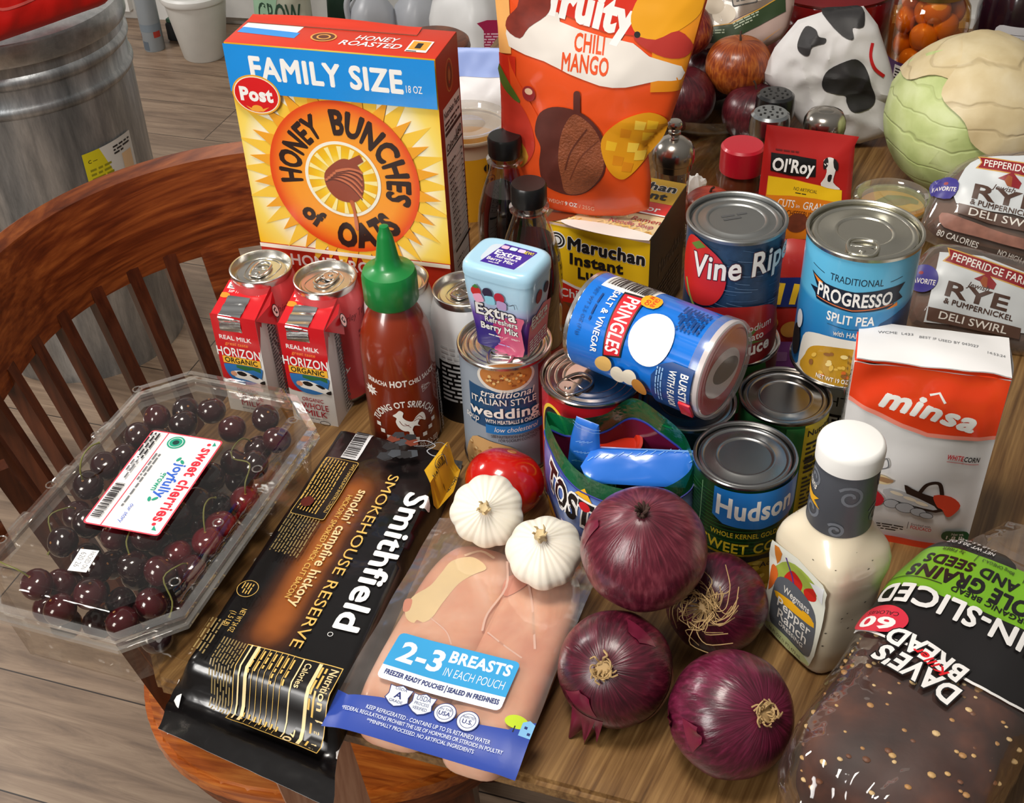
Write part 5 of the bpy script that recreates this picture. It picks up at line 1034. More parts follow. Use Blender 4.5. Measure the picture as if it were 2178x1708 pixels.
def onion(label,c,r,mat,axis,sq=.93,root=True,tuft=0,long=False,flaps=()):
    z=V(axis).normalized(); x=z.orthogonal().normalized(); y=z.cross(x); c=V(c)
    mw=M(((x.x,y.x,z.x,c.x),(x.y,y.y,z.y,c.y),(x.z,y.z,z.z,c.z),(0,0,0,1)))
    o=thing('red_onion',label,'onion',mat=mw,group=None); m=MB()
    def fn(d):
        e=d.z; k=1+(.10*max(0,e)**10 if not root else .0)+.012*nz(d.x*2.5,d.y*2.5,d.z+r*50)+.004*sin(9*math.atan2(d.y,d.x))*(1-e*e)
        if root: k-=.05*max(0,e)**14
        k-=.05*max(0,-e)**14; return k
    m.ball((0,0,0),(r,r,r*sq),mat,64,40,fn); bulb=m.obj('bulb',o)
    rdx=random.Random(int(r*1e5))
    zt=r*sq*(.955 if root else 1.06)
    m=MB()
    if root:                                     # dry root plate with a tuft of root hairs
        m.lathe([(r*.16,zt-.002),(r*.13,zt+.0008),(r*.05,zt+.0015),(0,zt+.001)],ODR,20)
        for i in range(tuft):
            a=rdx.uniform(0,6.28); r0=r*.13*rdx.random()**.5; l=rdx.uniform(.004,.009) if not long else rdx.uniform(.014,.034)
            p0=V((r0*cos(a),r0*sin(a),zt)); b=a+rdx.uniform(-1.4,1.4); sp=rdx.uniform(.3,1)
            pts=[p0,p0+V((cos(a)*l*.3,sin(a)*l*.3,l*.45)),p0+V((cos(b)*l*.7*sp,sin(b)*l*.7*sp,l*.4)),p0+V((cos(b+.6)*l*sp,sin(b+.6)*l*sp,l*.1+.001))]
            m.tube(smooth(pts,4,False),.00035 if long else .0006,ODR,5)
        m.obj('root_tuft',bulb)
    else:
        for i in range(9):
            a=i*.7; l=rdx.uniform(.006,.011); m.tube(smooth([(.002*cos(a),.002*sin(a),zt-.004),(.0025*cos(a),.0025*sin(a),zt+l*.5),(.005*cos(a+.5),.005*sin(a+.5),zt+l)],3,False),[.0016]*3+[.0011]*3+[.0005],ODK,6)
        m.obj('dry_neck',bulb)
    for (ph,el,wd,ln,lift) in flaps:             # torn, lifting pieces of outer skin
        m=MB()
        if not isinstance(ph,(int,float)): d0=V(ph).normalized(); ph=math.atan2(d0.dot(y),d0.dot(x)); el=math.asin(d0.dot(z))+el
        def fl(u,v):
            a=ph+wd*(u-.5)*(1-.55*v); e=el+ln*v; d=V((cos(a)*cos(e),sin(a)*cos(e),sin(e))); q=(1.006+lift*v*v*(1+.5*sin(7*u)))*fn(d)
            return V((d.x*r,d.y*r,d.z*r*sq))*q
        m.grid(fl,10,8,OSK); m.grid(lambda u,v:fl(u,v)*.997,10,8,OSK,flip=True); m.obj('skin_flap',bulb)
    return o
onion('shiny red onion on top of the onion pile, dry neck upward',(.084,.587,T+.094),.0425,OM1,(-.08,-.24,.96),.94,root=False,flaps=((2.2,.35,.5,.5,.02),))
onion('dark red onion at lower left of the pile with a torn skin flap',(.061,.532,T+.0385),.0385,OM2,(-.30,-.60,.74),.93,True,26,flaps=(((-.55,-.60,-.45),.30,.55,-.55,.30),((-.40,-.65,-.50),.35,.5,-.50,.22),(-1.6,.1,1.2,-.6,.03),(-.2,.5,.8,.3,.03),(3.0,.6,.9,.4,.03)))
onion('dark red onion with long wiry roots, at the back right of the pile',(.137,.5885,T+.0355),.0355,OM3,(-.40,-.66,.62),.95,True,70,True)
onion('red onion at the front of the pile beside the bagged bread',(.131,.491,T+.0395),.0405,onion_mat(('#2f0917','#4d1127','#671a38','#84405a'),3),(.42,-.55,.72),.93,True,34,flaps=((2.75,.15,.55,.35,.10),(2.5,-.35,.3,.2,.06)))
GW=pm('#e6e0d2',.5,var=.05,sc=40,bump=.2,bs=250,sss=.0); GP=pm('#b99aa2',.55,var=.2,sc=90); GS_=pm('#cdb78a',.65,var=.2,sc=100)
def garlic_mat():
    m,t,b,N,L=nodes('garlic_skin'); tcn=N('TexCoord'); sp=N('SeparateXYZ'); L(tcn.outputs['Object'],sp.inputs[0])
    at_=N('Math'); at_.operation='ARCTAN2'; L(sp.outputs[1],at_.inputs[0]); L(sp.outputs[0],at_.inputs[1])
    sn=N('Math'); sn.operation='SINE'; ml=N('Math'); ml.operation='MULTIPLY'; ml.inputs[1].default_value=26; L(at_.outputs[0],ml.inputs[0]); L(ml.outputs[0],sn.inputs[0])
    n2=N('TexNoise'); n2.inputs['Scale'].default_value=45; n2.inputs['Detail'].default_value=3; L(tcn.outputs['Object'],n2.inputs['Vector'])
    mr=N('MapRange'); mr.inputs[1].default_value=-.010; mr.inputs[2].default_value=-.021; L(sp.outputs[2],mr.inputs[0])
    mu=N('Math'); mu.operation='MULTIPLY'; L(mr.outputs[0],mu.inputs[0]); L(n2.outputs['Fac'],mu.inputs[1])
    r=ramp(t,[(0,'#e9e3d4'),(.25,'#dfd3c4'),(.5,'#a98088')]); L(mu.outputs[0],r.inputs[0]); L(r.outputs[0],b.inputs['Base Color']); b.inputs['Roughness'].default_value=.48
    b.inputs['Subsurface Weight'].default_value=.15; b.inputs['Subsurface Radius'].default_value=(.01,.008,.005); b.inputs['Subsurface Scale'].default_value=.4
    bp=N('Bump'); bp.inputs['Strength'].default_value=.22; bp.inputs['Distance'].default_value=.0012; ad=N('Math'); ad.operation='ADD'; L(sn.outputs[0],ad.inputs[0]); L(n2.outputs['Fac'],ad.inputs[1]); L(ad.outputs[0],bp.inputs['Height']); L(bp.outputs[0],b.inputs['Normal']); return m
GM=garlic_mat()
def garlic(label,c,r,axis,seed,lob):
    z=V(axis).normalized(); x=z.orthogonal().normalized(); y=z.cross(x); c=V(c)
    o=thing('garlic_bulb',label,'garlic',mat=M(((x.x,y.x,z.x,c.x),(x.y,y.y,z.y,c.y),(x.z,y.z,z.z,c.z),(0,0,0,1))))
    m=MB(); pr=[(0,-.80),(.12,-.80),(.30,-.82),(.58,-.76),(.82,-.55),(.97,-.22),(1.0,.02),(.95,.24),(.80,.46),(.58,.62),(.38,.72),(.24,.79),(.17,.88),(.145,.99)]
    def wob(a,z_): return 1+(.065*abs(sin(a*lob/2+seed))-.04+.025*sin(3*a+seed))*ss(abs(z_/r),.95,.5)
    sm=smooth(pr,3,False); m.lathe([(max(0,a)*r,b*r*.86) for a,b in sm],GM,96,wob=wob); m.obj('bulb',o)
    m=MB(); zz=.99*r*.86; m.lathe([(.15*r,zz-.002),(.165*r,zz+.001),(.14*r,zz+.005),(.10*r,zz+.0062),(0,zz+.005)],GS_,20,wob=lambda a,z_:1+.12*sin(5*a+seed)); 
    for i in range(5):
        a=i*1.3+seed; m.tube([(.1*r*cos(a),.1*r*sin(a),zz+.002),(.16*r*cos(a),.16*r*sin(a),zz+.007),(.2*r*cos(a+.3),.2*r*sin(a+.3),zz+.009)],[.0011,.0009,.0004],GS_,5)
    m.obj('neck',o); return o
garlic('white garlic bulb leaning against the tomato',(-.0215,.666,T+.0590),.0268,(-.06,-.66,.75),1,9)
garlic('white garlic bulb beside the top red onion',(.0185,.6235,T+.0575),.0272,(-.10,-.30,.95),2.3,8)
tm=pm('#b9150d',.18,var=.18,sc=14,coat=.5)
to=thing('tomato','ripe red tomato resting between the soup can and the garlic','tomato',mat=M.Translation((-.0085,.7285,T+.0303))@M.Rotation(R_(-28),4,'X')@M.Rotation(R_(16),4,'Y'))
m=MB(); m.ball((0,0,0),(.0315,.0315,.0275),tm,48,30,lambda d:1+.012*sin(5*math.atan2(d.y,d.x))*(1-abs(d.z))-.09*max(0,d.z)**12-.04*max(0,-d.z)**14); fr_=m.obj('fruit',to)
m=MB(); m.lathe([(.0042,.0245),(.0036,.0256),(.0012,.0254),(0,.0250)],pm('#a8703a',.6),20); m.obj('stem_scar',fr_)
# ================================================================ pouches, bottles and bags
# chili mango pouch
mg0=at(1240,462,T+.1155); MG_=frame((mg0.x,mg0.y+.006,mg0.z),-17,90)
P=Pillow([(-52,16),(-49,6),(-20,1),(12,0),(40,4),(61,13),(62,40),(57,78),(66,90),(76,100),(80,115),(84,130),(92,165),(101,208),(103,225),(-76,222),(-73,196),(-73,120),(-72,51),(-73,32),(-64,22)],17,17,c=(6,105),ex=.5,cr=1.6,cs=.025,sm=0,prof=lambda x,y:.35+.65*ss(y,215,120)*1)
mp=thing('mango_pouch','tall orange stand-up pouch of dried chili mango standing on the noodle box','pouch',mat=MG_)
MO=pm('#e8531e',.33,coat=.25,var=.05); MRD=pm('#d02f1a',.33,coat=.25); MP=pm('#efb267',.36); MWH=pm('#e6dfd6',.38)
m=MB(); P.mesh(m,MO,18)
k=Ink(); k.poly([(-76,222),(-72,150),(-60,152),(-62,222)],MP).poly([(-73,150),(-73,20),(-56,20),(-56,150)],MRD).poly([(-52,16),(-49,6),(-20,1),(12,0),(40,4),(61,13),(62,40),(57,78),(20,60),(-30,90),(-60,140),(-63,150)],MO)
k.poly([(60,222),(103,225),(84,130),(60,130)],pm('#e9901e',.34,coat=.2)).poly([(-63,178),(-58,183),(-20,190),(-18,182),(20,173),(44,170),(58,160),(84,152),(84,140),(66,140),(40,134),(18,134),(-10,142),(-30,150),(-62,158)],MWH,2)
k.poly([(-40,222),(-42,192),(-18,189),(20,177),(48,176),(60,180),(60,222)],pm('#d5301d',.33,coat=.25)).text('fruity',-28,189,26,WHITE,w=70,b=.11,rot=-11)
k.text('CHILI',-5,160.5,14,MO,w=25,b=.05,rot=-3).text('MANGO',-15,144.5,14,MO,w=39.5,b=.05,rot=-3)
k.poly([(-64,172),(-63,182),(-54,192),(-50,205),(-30,208),(-26,195),(-30,186),(-44,176),(-52,166)],pm('#7d2a1c',.45,var=.4,sc=120),3)
k.poly([(44,180),(42,196),(56,216),(90,222),(98,214),(96,196),(80,182),(60,172)],pm('#e9a21c',.4),4).poly([(44,176),(52,168),(70,160),(86,160),(92,170),(80,182),(62,174)],pm('#b5352c',.4),3).ell(47,177,2.6,2.6,INK)
k.ell(-44,120,6,7,pm('#9a2a2c',.35)).ell(-44,122,3.6,3,pm('#efc9a6',.4))
k.poly([(-72,112),(-64,118),(-50,106),(-40,82),(-42,62),(-56,46),(-72,50)],pm('#c93a2a',.35,var=.2,sc=50),4).poly([(-72,70),(-58,78),(-46,60),(-56,46),(-72,50)],pm('#c98a2c',.4),3).poly([(-73,140),(-66,132),(-52,112),(-58,112),(-73,126)],pm('#4f6a24',.4),2)
DM=pm('#5a2a22',.4,var=.3,sc=90); k.poly([(-18,112),(-34,104),(-39,86),(-34,72),(-36,54),(-32,34),(-12,25),(6,30),(22,50),(24,70),(20,92),(4,108)],DM,4).rect(-4,106,6,22,DM,3)
k.poly([(-5,106),(-14,90),(-18,66),(-16,44),(-12,27),(6,31),(21,52),(22,72),(16,92),(4,104)],pm('#8a4a2c',.5,var=.35,sc=130,bump=.5,bs=500),4).line(smooth([(8,94),(-6,72),(-12,52)],4,False),1.6,pm('#5e2c1c',.5)).line(smooth([(18,84),(2,66),(-8,42)],4,False),1.2,pm('#6d3622',.5))
k.poly([(20,78),(24,92),(40,106),(60,112),(74,104),(72,88),(62,72),(46,52),(36,48),(26,58)],pm('#e29a1c',.36),4)
for i,(x,y) in enumerate(((28,80),(40,92),(52,100),(62,100),(34,66),(46,78),(58,88),(42,60),(52,70))): k.poly([(x-4,y-4),(x+4,y-5),(x+6,y+3),(x-3,y+5)],pm(('#f0bb2c','#d8871a','#f2c94a')[i%3],.36))
k.text('NET WEIGHT',-37,15.5,4.6,pm('#f3c9a8',.4),w=22,rot=-7).text('9 OZ',-14,13,4.6,WHITE,w=11,b=.05,rot=-6).text('/ 255G',-1,11.5,4.6,pm('#f3c9a8',.4),w=14,rot=-6)
k.put(m,P.map(),cut=(2.5,2.5),base=.9); m.obj('pouch_body',mp,ang=60)
# corn flour bag ----------------------------------------------------------------
fb=thing('flour_bag','white and orange paper bag of corn flour with a folded top','flour bag',(.240,.690,T),R_(-16.4))
FW=pm('#e4e3e3',.36,coat=.15,bump=.12,bs=60,var=.02); FO=pm('#e8411a',.32,coat=.25,bump=.12,bs=60,var=.05); fw,fd,fh=.104,.047,.166
def fbulge(x,y): 
    e=ss(x,0,14)*ss(104-x,0,14); return (3*e*ss(y,0,30)*ss(166-y,-4,40)+1.5*nz(x,y,2,.03)*e+3.6*nz(x,y,7,.042)*e*ss(y,108,145))
ff=lambda x,y,h:V((x/1000,-(fbulge(x,y)+h)/1000,y/1000))
m=MB(); m.grid(lambda u,v:ff(104*u,166*v,0),52,83,FW)
m.grid(lambda u,v:V((-.0015*sin(PI*v)*0-(2.2*nz(u*40,v*166,11,.04))*.001*sin(PI*u),fd*u,fh*v)),8,30,FW,flip=True); m.grid(lambda u,v:V((fw+(2+2.2*nz(u*40,v*166,14,.04))*.001*sin(PI*u),fd*u,fh*v)),8,30,FW)
m.grid(lambda u,v:V((fw*u,fd+.001*2*nz(u*100,v*166,17,.04)*sin(PI*u),fh*v)),8,20,FW,flip=True)
tops=lambda u,v:V((fw*u,fd*v,fh+.001*(4*sin(PI*v)*sin(PI*u)+1.6*nz(u*104,v*47,21,.05)*sin(PI*u)*sin(PI*v))))
m.grid(tops,20,10,FO); m.add([(0,0,0),(fw,0,0),(fw,fd,0),(0,fd,0)],[[3,2,1,0]],FW,False)
k=Ink(); k.poly([(0,136),(6,133),(20,128),(40,119),(58,113),(75,114),(104,117),(104,166),(0,166)],FO).poly([(0,136),(6,133),(20,128),(40,119),(58,113),(75,114),(104,117),(104,113.5),(75,110.5),(58,109.5),(40,115),(20,124),(0,132)],pm('#f2907e',.36))
k.text('minsa',22,133,16,WHITE,w=66,b=.09,sh=.15,rot=-12).line([(54,146),(60,149),(65,142)],1.8,WHITE)
k.text('WHITE',75,92.5,4.2,RED,w=11,b=.05,sh=.15).text('CORN',86.5,92.5,4.2,INK,w=10.5,b=.05,sh=.15).line([(75,90.5),(97,90.5)],.4,RED)
BK=pm('#2c1a14',.5); k.poly([(50,63),(54,52),(62,42),(76,40),(84,46),(86,56),(78,54),(66,56),(56,60)],BK,2).line(smooth([(62,57),(66,66),(74,68),(78,56)],5,False),3,BK).poly([(72,56),(84,57),(92,50),(88,40),(84,38),(80,44),(76,46)],pm('#d0432a',.4),3)
k.poly([(36,55),(48,56),(74,46),(74,42),(56,44),(40,48)],pm('#b9b9bb',.4),2).ell(46,53,5,1.6,pm('#e9dcc4',.4),-14).ell(56,49.5,5,1.6,pm('#e9dcc4',.4),-14).ell(65,46.5,5,1.6,pm('#e9dcc4',.4),-14)
for x,y,a,b in ((44,42,6,4.4),(54,40,7,5),(64,38,6,4),(70,36,5,3)): k.ell(x,y,a,b,INK).ell(x,y,a-.4,b-.4,pm('#a9abb0',.4))
k.poly([(18,60),(28,56),(38,46),(34,38),(20,40),(8,44)],pm('#b5202c',.4),3).ell(32,65,9,4.5,pm('#e6cfa0',.4),-10).poly([(24,66),(38,62),(42,66),(30,68)],pm('#a9825e',.4),2)
k.line(smooth([(28,74),(36,78),(34,86),(30,82)],4,False),1,GREYTXT)
k.text('Enriched with',61,24,2.2,INK,w=14).text('FOLICACO',61,20,3.4,RED,w=15,b=.04).rect(58.6,19,.4,8,INK).rect(84,12,20,12,pm('#14532f',.38),5).text('Net wt.',91,19,2.8,WHITE,w=9).text('1.8 lb',88,14,4,WHITE,w=13,b=.04).rect(0,0,104,7,FO).greek(36,14,20,8,3,INK)
k.put(m,ff,cut=(2,2),base=.7,clip=[((103.6,0),(1,0)),((.2,0),(-1,0)),((0,165.6),(0,1))])
sf=lambda x,y,h:V(((-(2.2*nz((47-x)/47*40,y,11,.04))*sin(PI*(47-x)/47)-h)/1000,(47-x)/1000,y/1000)); k=Ink(); k.text('Nutrition Facts',38,150,5.5,INK,w=52,b=.03,rot=-90).text('Nutricion',30,150,5.5,INK,w=34,b=.03,rot=-90).greek(6,14,36,96,20,GREYTXT,seed=2).line([(3,4),(3,136)],.5,INK).greek(8,116,14,32,6,GREYTXT,seed=12).poly([(40,166),(47,166),(47,134),(43,140)],FO)
k.put(m,sf,cut=(4,6),base=.5); m.obj('bag_body',fb,ang=50)
def fold(u,v):
    x=.001+.1025*u; y=fd*1.02*(1-v)-.002; z=fh+.0025+.001*(4*sin(PI*(1-v))*sin(PI*u))+.0016*abs(sin(u*5+1))*(v**3)+.0006*nz(u*100,v*50,31,.06); 
    return V((x,y-.001*(fbulge(u*104,164)*v**6),z+.0005))
m=MB(); m.grid(fold,26,12,FW,flip=True); m.grid(lambda u,v:fold(u,v)-V((0,0,.0008)),26,12,FW); k=Ink()
k.text('WCME  L423',14,30,3,GREYTXT,w=24,rot=-1).text('BEST IF USED BY 043027',42,27,3,GREYTXT,w=40,rot=-3).text('14:53:24',88,21,2.8,GREYTXT,w=12,rot=-3)
k.put(m,lambda x,y,h:fold((x-1)/102.5,1-(y+2)/48)+V((0,0,h/1000)),cut=(4,4),base=.35); m.obj('folded_top',fb,ang=60)
# ranch dressing bottle ------------------------------------------------------------
RA=pm('#d9cdb4',.3,var=.05,sc=30,coat=.45,sss=.05); RF=pm('#5a554a',.5)
rb_=thing('dressing_bottle','cream dressing bottle with a white cap and grey neck sleeve before the flour bag','bottle',(.2105,.584,T),R_(-62))
m=MB(); levels=[(.0,.028,.024),(.003,.0305,.0265),(.02,.0310,.0270),(.05,.0295,.0260),(.072,.0305,.0265),(.086,.0325,.0290),(.094,.0325,.0290),(.103,.030,.0270),(.111,.0255,.0235),(.1175,.0222,.0208),(.121,.0205,.0200)]
def rl(z):
    for (a,p,q),(b,r_,s_) in zip(levels,levels[1:]):
        if z<=b: t=(z-a)/(b-a); return p+(r_-p)*t,q+(s_-q)*t
    return levels[-1][1:]
def rsec(u,z,g=1):
    hx,hy=rl(z); a=2*PI*u; p=5-3*ss(z,.1,.118); c,s_=cos(a),sin(a); k=1/((abs(c)**p+abs(s_)**p)**(1/p)); return V((hx*k*c,hy*k*s_,z))
zs=[i*.121/44 for i in range(45)]
m.grid(lambda u,v:rsec(u,zs[int(round(v*44))]),64,44,RA,cu=True); m.add([rsec(i/64,0) for i in range(64)],[list(range(64))[::-1]],RA)
rdm=random.Random(3)
for i in range(46):
    u=rdm.uniform(.45,1.05); z=rdm.uniform(.01,.112); p=rsec(u,z); q=rsec(u+.004,z); t=(q-p).normalized(); nn=V((p.x,p.y,0)).normalized(); s_=rdm.uniform(.0004,.0012)
    p=p+nn*.00012; b=t.cross(nn); m.add([p+t*s_,p+b*s_*.7,p-t*s_,p-b*s_*.7],[[0,1,2,3]],RF,False)
fr=lambda x,y,h:V((x/1000,-(rl(y/1000)[1]+h/1000)*1.0/((max(1e-6,abs(x/1000/rl(y/1000)[0]))**5+1)**(0)),y/1000)) 
SL=pm('#5c6168',.36,coat=.2); k=Ink(); k.poly([(-27,4),(-28,50),(-27,90),(24,92),(27,78),(26,40),(22,8),(0,4)],pm('#dfe0d3',.36),2)
k.poly([(-26,60),(-10,84),(10,88),(22,80),(4,64),(-14,56)],pm('#9fb24a',.4,var=.3,sc=70),3).poly([(-14,62),(-6,78),(4,74),(0,60)],pm('#c92a20',.36,coat=.3),4).poly([(6,70),(16,80),(18,70),(10,64)],pm('#c92a20',.36,coat=.3),4).line([(-12,86),(-4,66)],1.6,pm('#5a3a8a',.4)).poly([(-27,40),(-20,58),(-22,66),(-27,64)],pm('#d86a2a',.4),3).poly([(-22,70),(-16,86),(-24,88)],pm('#cf7a2a',.4),2).poly([(12,84),(26,90),(24,72)],pm('#e6e8ea',.4))
k.poly([(-22,20),(-22,52),(-14,64),(0,67),(14,63),(21,52),(22,24),(16,14),(-14,12)],SL,3).poly([(-18,46),(14,52),(20,47),(16,44),(-14,40),(-20,43)],pm('#e3a81f',.4),2).text('Wegmans',-12,51,6.5,WI,w=26,sh=.2,b=.02,rot=4).text('Pepper',-16,35,8.5,WI,w=34,b=.02).text('Ranch',-14,25,8.5,WI,w=30,b=.02).text('DRESSING',-11,19.5,3.6,WI,w=25,b=.01)
k.poly([(-24,6),(-18,14),(16,14),(22,8),(0,4)],pm('#c9d39a',.4),2).text('16 FL OZ (1 PT) 473 mL',-20,7,3,INK,w=34)
k.put(m,fr,cut=(4,4),base=.3); m.obj('bottle',rb_,ang=45)
m=MB(); SV=pm('#4d5158',.42); m.lathe([(.0207,.1195),(.0212,.1205),(.0200,.170),(.0195,.1705)],SV,64)
k=Ink(); SWL=pm('#6d727a',.42)
for cx,cy,s_ in ((-12,14,1),(14,34,1.1),(-14,38,.8),(36,14,1),(-38,24,1),(40,40,.8),(8,6,.7)): k.line([(cx+s_*(2+6*t/20)*cos(t*.42),cy+s_*(2+6*t/20)*sin(t*.42)) for t in range(22)],2.1,SWL)
k.text('Wegmans',-32,33,5.4,WI,w=22,sh=.2,rot=-8,b=.02).poly([(-32,30),(-12,25),(-6,26),(-10,22),(-4,18),(-14,20),(-32,26)],pm('#e3a81f',.4))
k.put(m,roll(.0206,.120,R_(18),rf=lambda z:.0212-.0012*z/.05),cut=(3,0),base=.12); m.obj('neck_sleeve',rb_)
m=MB(); m.lathe([(.0195,.1695),(.0212,.1705),(.0213,.1815),(.0205,.1842),(.0192,.1858),(.0182,.1862),(0,.1862)],pm('#e9e9e6',.4),72,wob=lambda a,z:1+(.004*(1 if int(a/(2*PI)*72)%2 else 0) if .171<z<.181 else 0)); m.obj('cap',rb_)
# bagged bread loaf at the right front -----------------------------------------------
b0=at(1960,1480,T+.055); ba_=R_(52); bl=thing('bread_loaf','bagged dark seeded bread loaf with green and black printing, at the right front','bread',(b0.x+.008,b0.y-.002,T),ba_-PI/2)
HL,HW,HH=.108,.056,.086
def bread_mat():
    m,t,b,N,L=nodes('seeded_crust'); tcn=N('TexCoord'); n1=N('TexNoise'); n1.inputs['Scale'].default_value=28; n1.inputs['Detail'].default_value=5; L(tcn.outputs['Object'],n1.inputs['Vector']); r=ramp(t,[(.3,'#28120d'),(.48,'#3f2118'),(.62,'#5a3222'),(.74,'#8a5028')]); L(n1.outputs['Fac'],r.inputs[0])
    v=N('TexVoronoi'); v.inputs['Scale'].default_value=95; L(tcn.outputs['Object'],v.inputs['Vector']); rr=ramp(t,[(.13,'#ffffff'),(.2,'#000000')]); L(v.outputs['Distance'],rr.inputs[0]); sc_=ramp(t,[(.86,'#000000'),(.88,'#ffffff')]); L(v.outputs['Color'],sc_.inputs[0]); mu=N('Math'); mu.operation='MULTIPLY'; L(rr.outputs[0],mu.inputs[0]); L(sc_.outputs[0],mu.inputs[1])
    mx=N('Mix'); mx.data_type='RGBA'; L(mu.outputs[0],mx.inputs[0]); L(r.outputs[0],mx.inputs[6]); mx.inputs[7].default_value=(*lin('#c9a26a'),1); L(mx.outputs[2],b.inputs['Base Color']); b.inputs['Roughness'].default_value=.6
    bp=N('Bump'); bp.inputs['Strength'].default_value=.4; bp.inputs['Distance'].default_value=.003; L(n1.outputs['Fac'],bp.inputs['Height']); L(bp.outputs[0],b.inputs['Normal']); return m
def lsec(a,yn,g):                                   # loaf cross-section; a round the axis, yn along it (-1..1)
    e=(max(0,1-abs(yn)**5))**.28; c,s_=cos(a),sin(a); p=3.2; k=1/((abs(c)**p+abs(s_)**p)**(1/p))
    return V(((HW*e+g)*k*c, yn*HL*(1+g/HL*.9), HH/2*1.0+(HH/2*(.86+.14*e)*e+ (g if s_>0 else 0))*k*s_ - (1-e)*.0))
m=MB(); m.grid(lambda u,v:lsec(2*PI*u,-1+2*v,0)+V((0,0,.004))+V((1,1,1))*.0015*nz(u*9,v*9,3),48,40,bread_mat(),cu=True)
SDM=[pm(h,.5) for h in ('#c9a468','#b0834a','#d9bc86','#6b3f22')]; rs_=random.Random(8)
for i in range(130):
    a=rs_.uniform(.25,2.9); yn=rs_.uniform(-.98,.3); p=lsec(a,yn,0)+V((0,0,.004)); s_=rs_.uniform(.0008,.0021); m.ball(p,(s_*1.3,s_,s_*.6),rs_.choice(SDM),8,5)
m.obj('loaf',bl)
film=clear('#f7f4f2',.45,.05,.012,'#d9cfca',.9,38,.02)
def sec(a,y):                                       # bag film in metres along y, gathered toward the far and near ends
    yn=y/ (HL+.012); t=max(0,abs(yn)-.92); k0=1
    p=lsec(a,max(-.965,min(.965,yn*.95)),.0045); w_=.0020*nz(a*2.6,y*28,5)+(.0022*sin(11*a+5*nz(a*1.3,y*20,2))*ss(-yn,.25,.95) if yn<0 else 0)
    d=V((cos(a),0,sin(a))); q=p+d*w_
    if yn>.9: q.x*=1-.55*ss(yn,.9,1.75); q.z=HH*.42+(q.z-HH*.42)*(1-.62*ss(yn,.9,1.75))
    if yn<-.93: q.x*=1+.02; q.z=HH*.5+(q.z-HH*.5)*(1-.3*ss(-yn,.93,1.2))
    q.y=y; q.z=max(.0008,q.z+.0035); return q
Y0,Y1=-.132,.178
m=MB(); m.grid(lambda u,v:sec(2*PI*u,Y0+(Y1-Y0)*v),120,110,film,cu=True); m.add([sec(2*PI*i/120,Y0) for i in range(120)],[list(range(120))],film)
pr2=lambda x,y,h:(lambda a:(lambda p,d:p+d*h/1000)(sec(a,y/1000-.013),V((cos(a),0,sin(a)))))(PI/2-x/1000/.062)
BG=pm('#6ea51f',.36,coat=.2); BKK=pm('#161415',.34,coat=.25); BW_=pm('#dedcda',.38); k=Ink()
TY=lambda s,x,y,h,m_,w,**kw:k.text(s,-x,-y,h,m_,w=w,rot=180,**kw)
k.poly([(-72,22),(-40,10),(-20,8),(0,4),(30,2),(60,14),(66,40),(62,62),(44,74),(-60,76),(-72,60)],BW_,3).poly([(-70,24),(-40,12),(-20,10),(0,6),(30,4),(58,15),(64,40),(60,62),(44,72),(-60,74),(-70,60)],BKK,3)
k.poly([(-72,62),(-20,58),(30,62),(58,64),(50,112),(20,114),(-74,112)],BG).poly([(-74,116),(-66,128),(-40,138),(-14,134),(0,124),(10,112),(-20,110),(-60,108)],BKK,2)
TY('WHOLE GRAINS',-52,-84,13,BKK,100,b=.10); TY('AND SEEDS',-16,-98,10,BKK,60,b=.08); TY('ORGANIC BREAD',-32,-69.5,4.6,BKK,50,b=.04); k.line([(-72,68),(-24,68)],.7,BKK).line([(34,68),(58,68)],.7,BKK)
TY('12g WHOLE GRAINS',-46,-107,3.6,BKK,26); TY('80mg OMEGA-3',-10,-107,3.6,BKK,22); TY('3g FIBER',24,-107,3.6,BKK,14); k.line([(17,100),(17,112)],.4,BKK).line([(-16,100),(-16,112)],.4,BKK)
TY('NET WT 20.5 OZ',8,-119,4.4,BW_,32,b=.02); TY('(1 LB 4.5 OZ)',10,-126,4.4,BW_,26,b=.02); TY('581g',18,-132.5,4,BW_,10)
TY('THIN-SLICED',-60,-59,17,BW_,118,b=.06)
k.ell(-46,24,18,13,pm('#c4283c',.36,coat=.2)); TY('60',35,-25,10,BW_,21,b=.07); TY('CALORIES',35,-31,3.4,BKK,20)
for s,x,y,h,w_,m_ in (("DAVE'S",-16,8,14,50,BW_),('BREAD',-14,-9,13,48,BW_)): k.text(s,-x,-y,h,m_,w=w_,rot=168,b=.07,o=BKK,ow=.10)
k.text('Killer',6,0,6,RED,w=24,rot=158,sh=.2,b=.04)
k.rect(22,128,20,12,pm('#b9c6c0',.4),0,8).rect(23,129.4,8,9,pm('#3a4a7a',.4),0,8).poly([(33,131),(38,137),(40,132)],pm('#3a7a5a',.4))
k.put(m,pr2,cut=(3,3),base=.9,step=.04); m.obj('bag_film',bl,ang=70,weld=False)
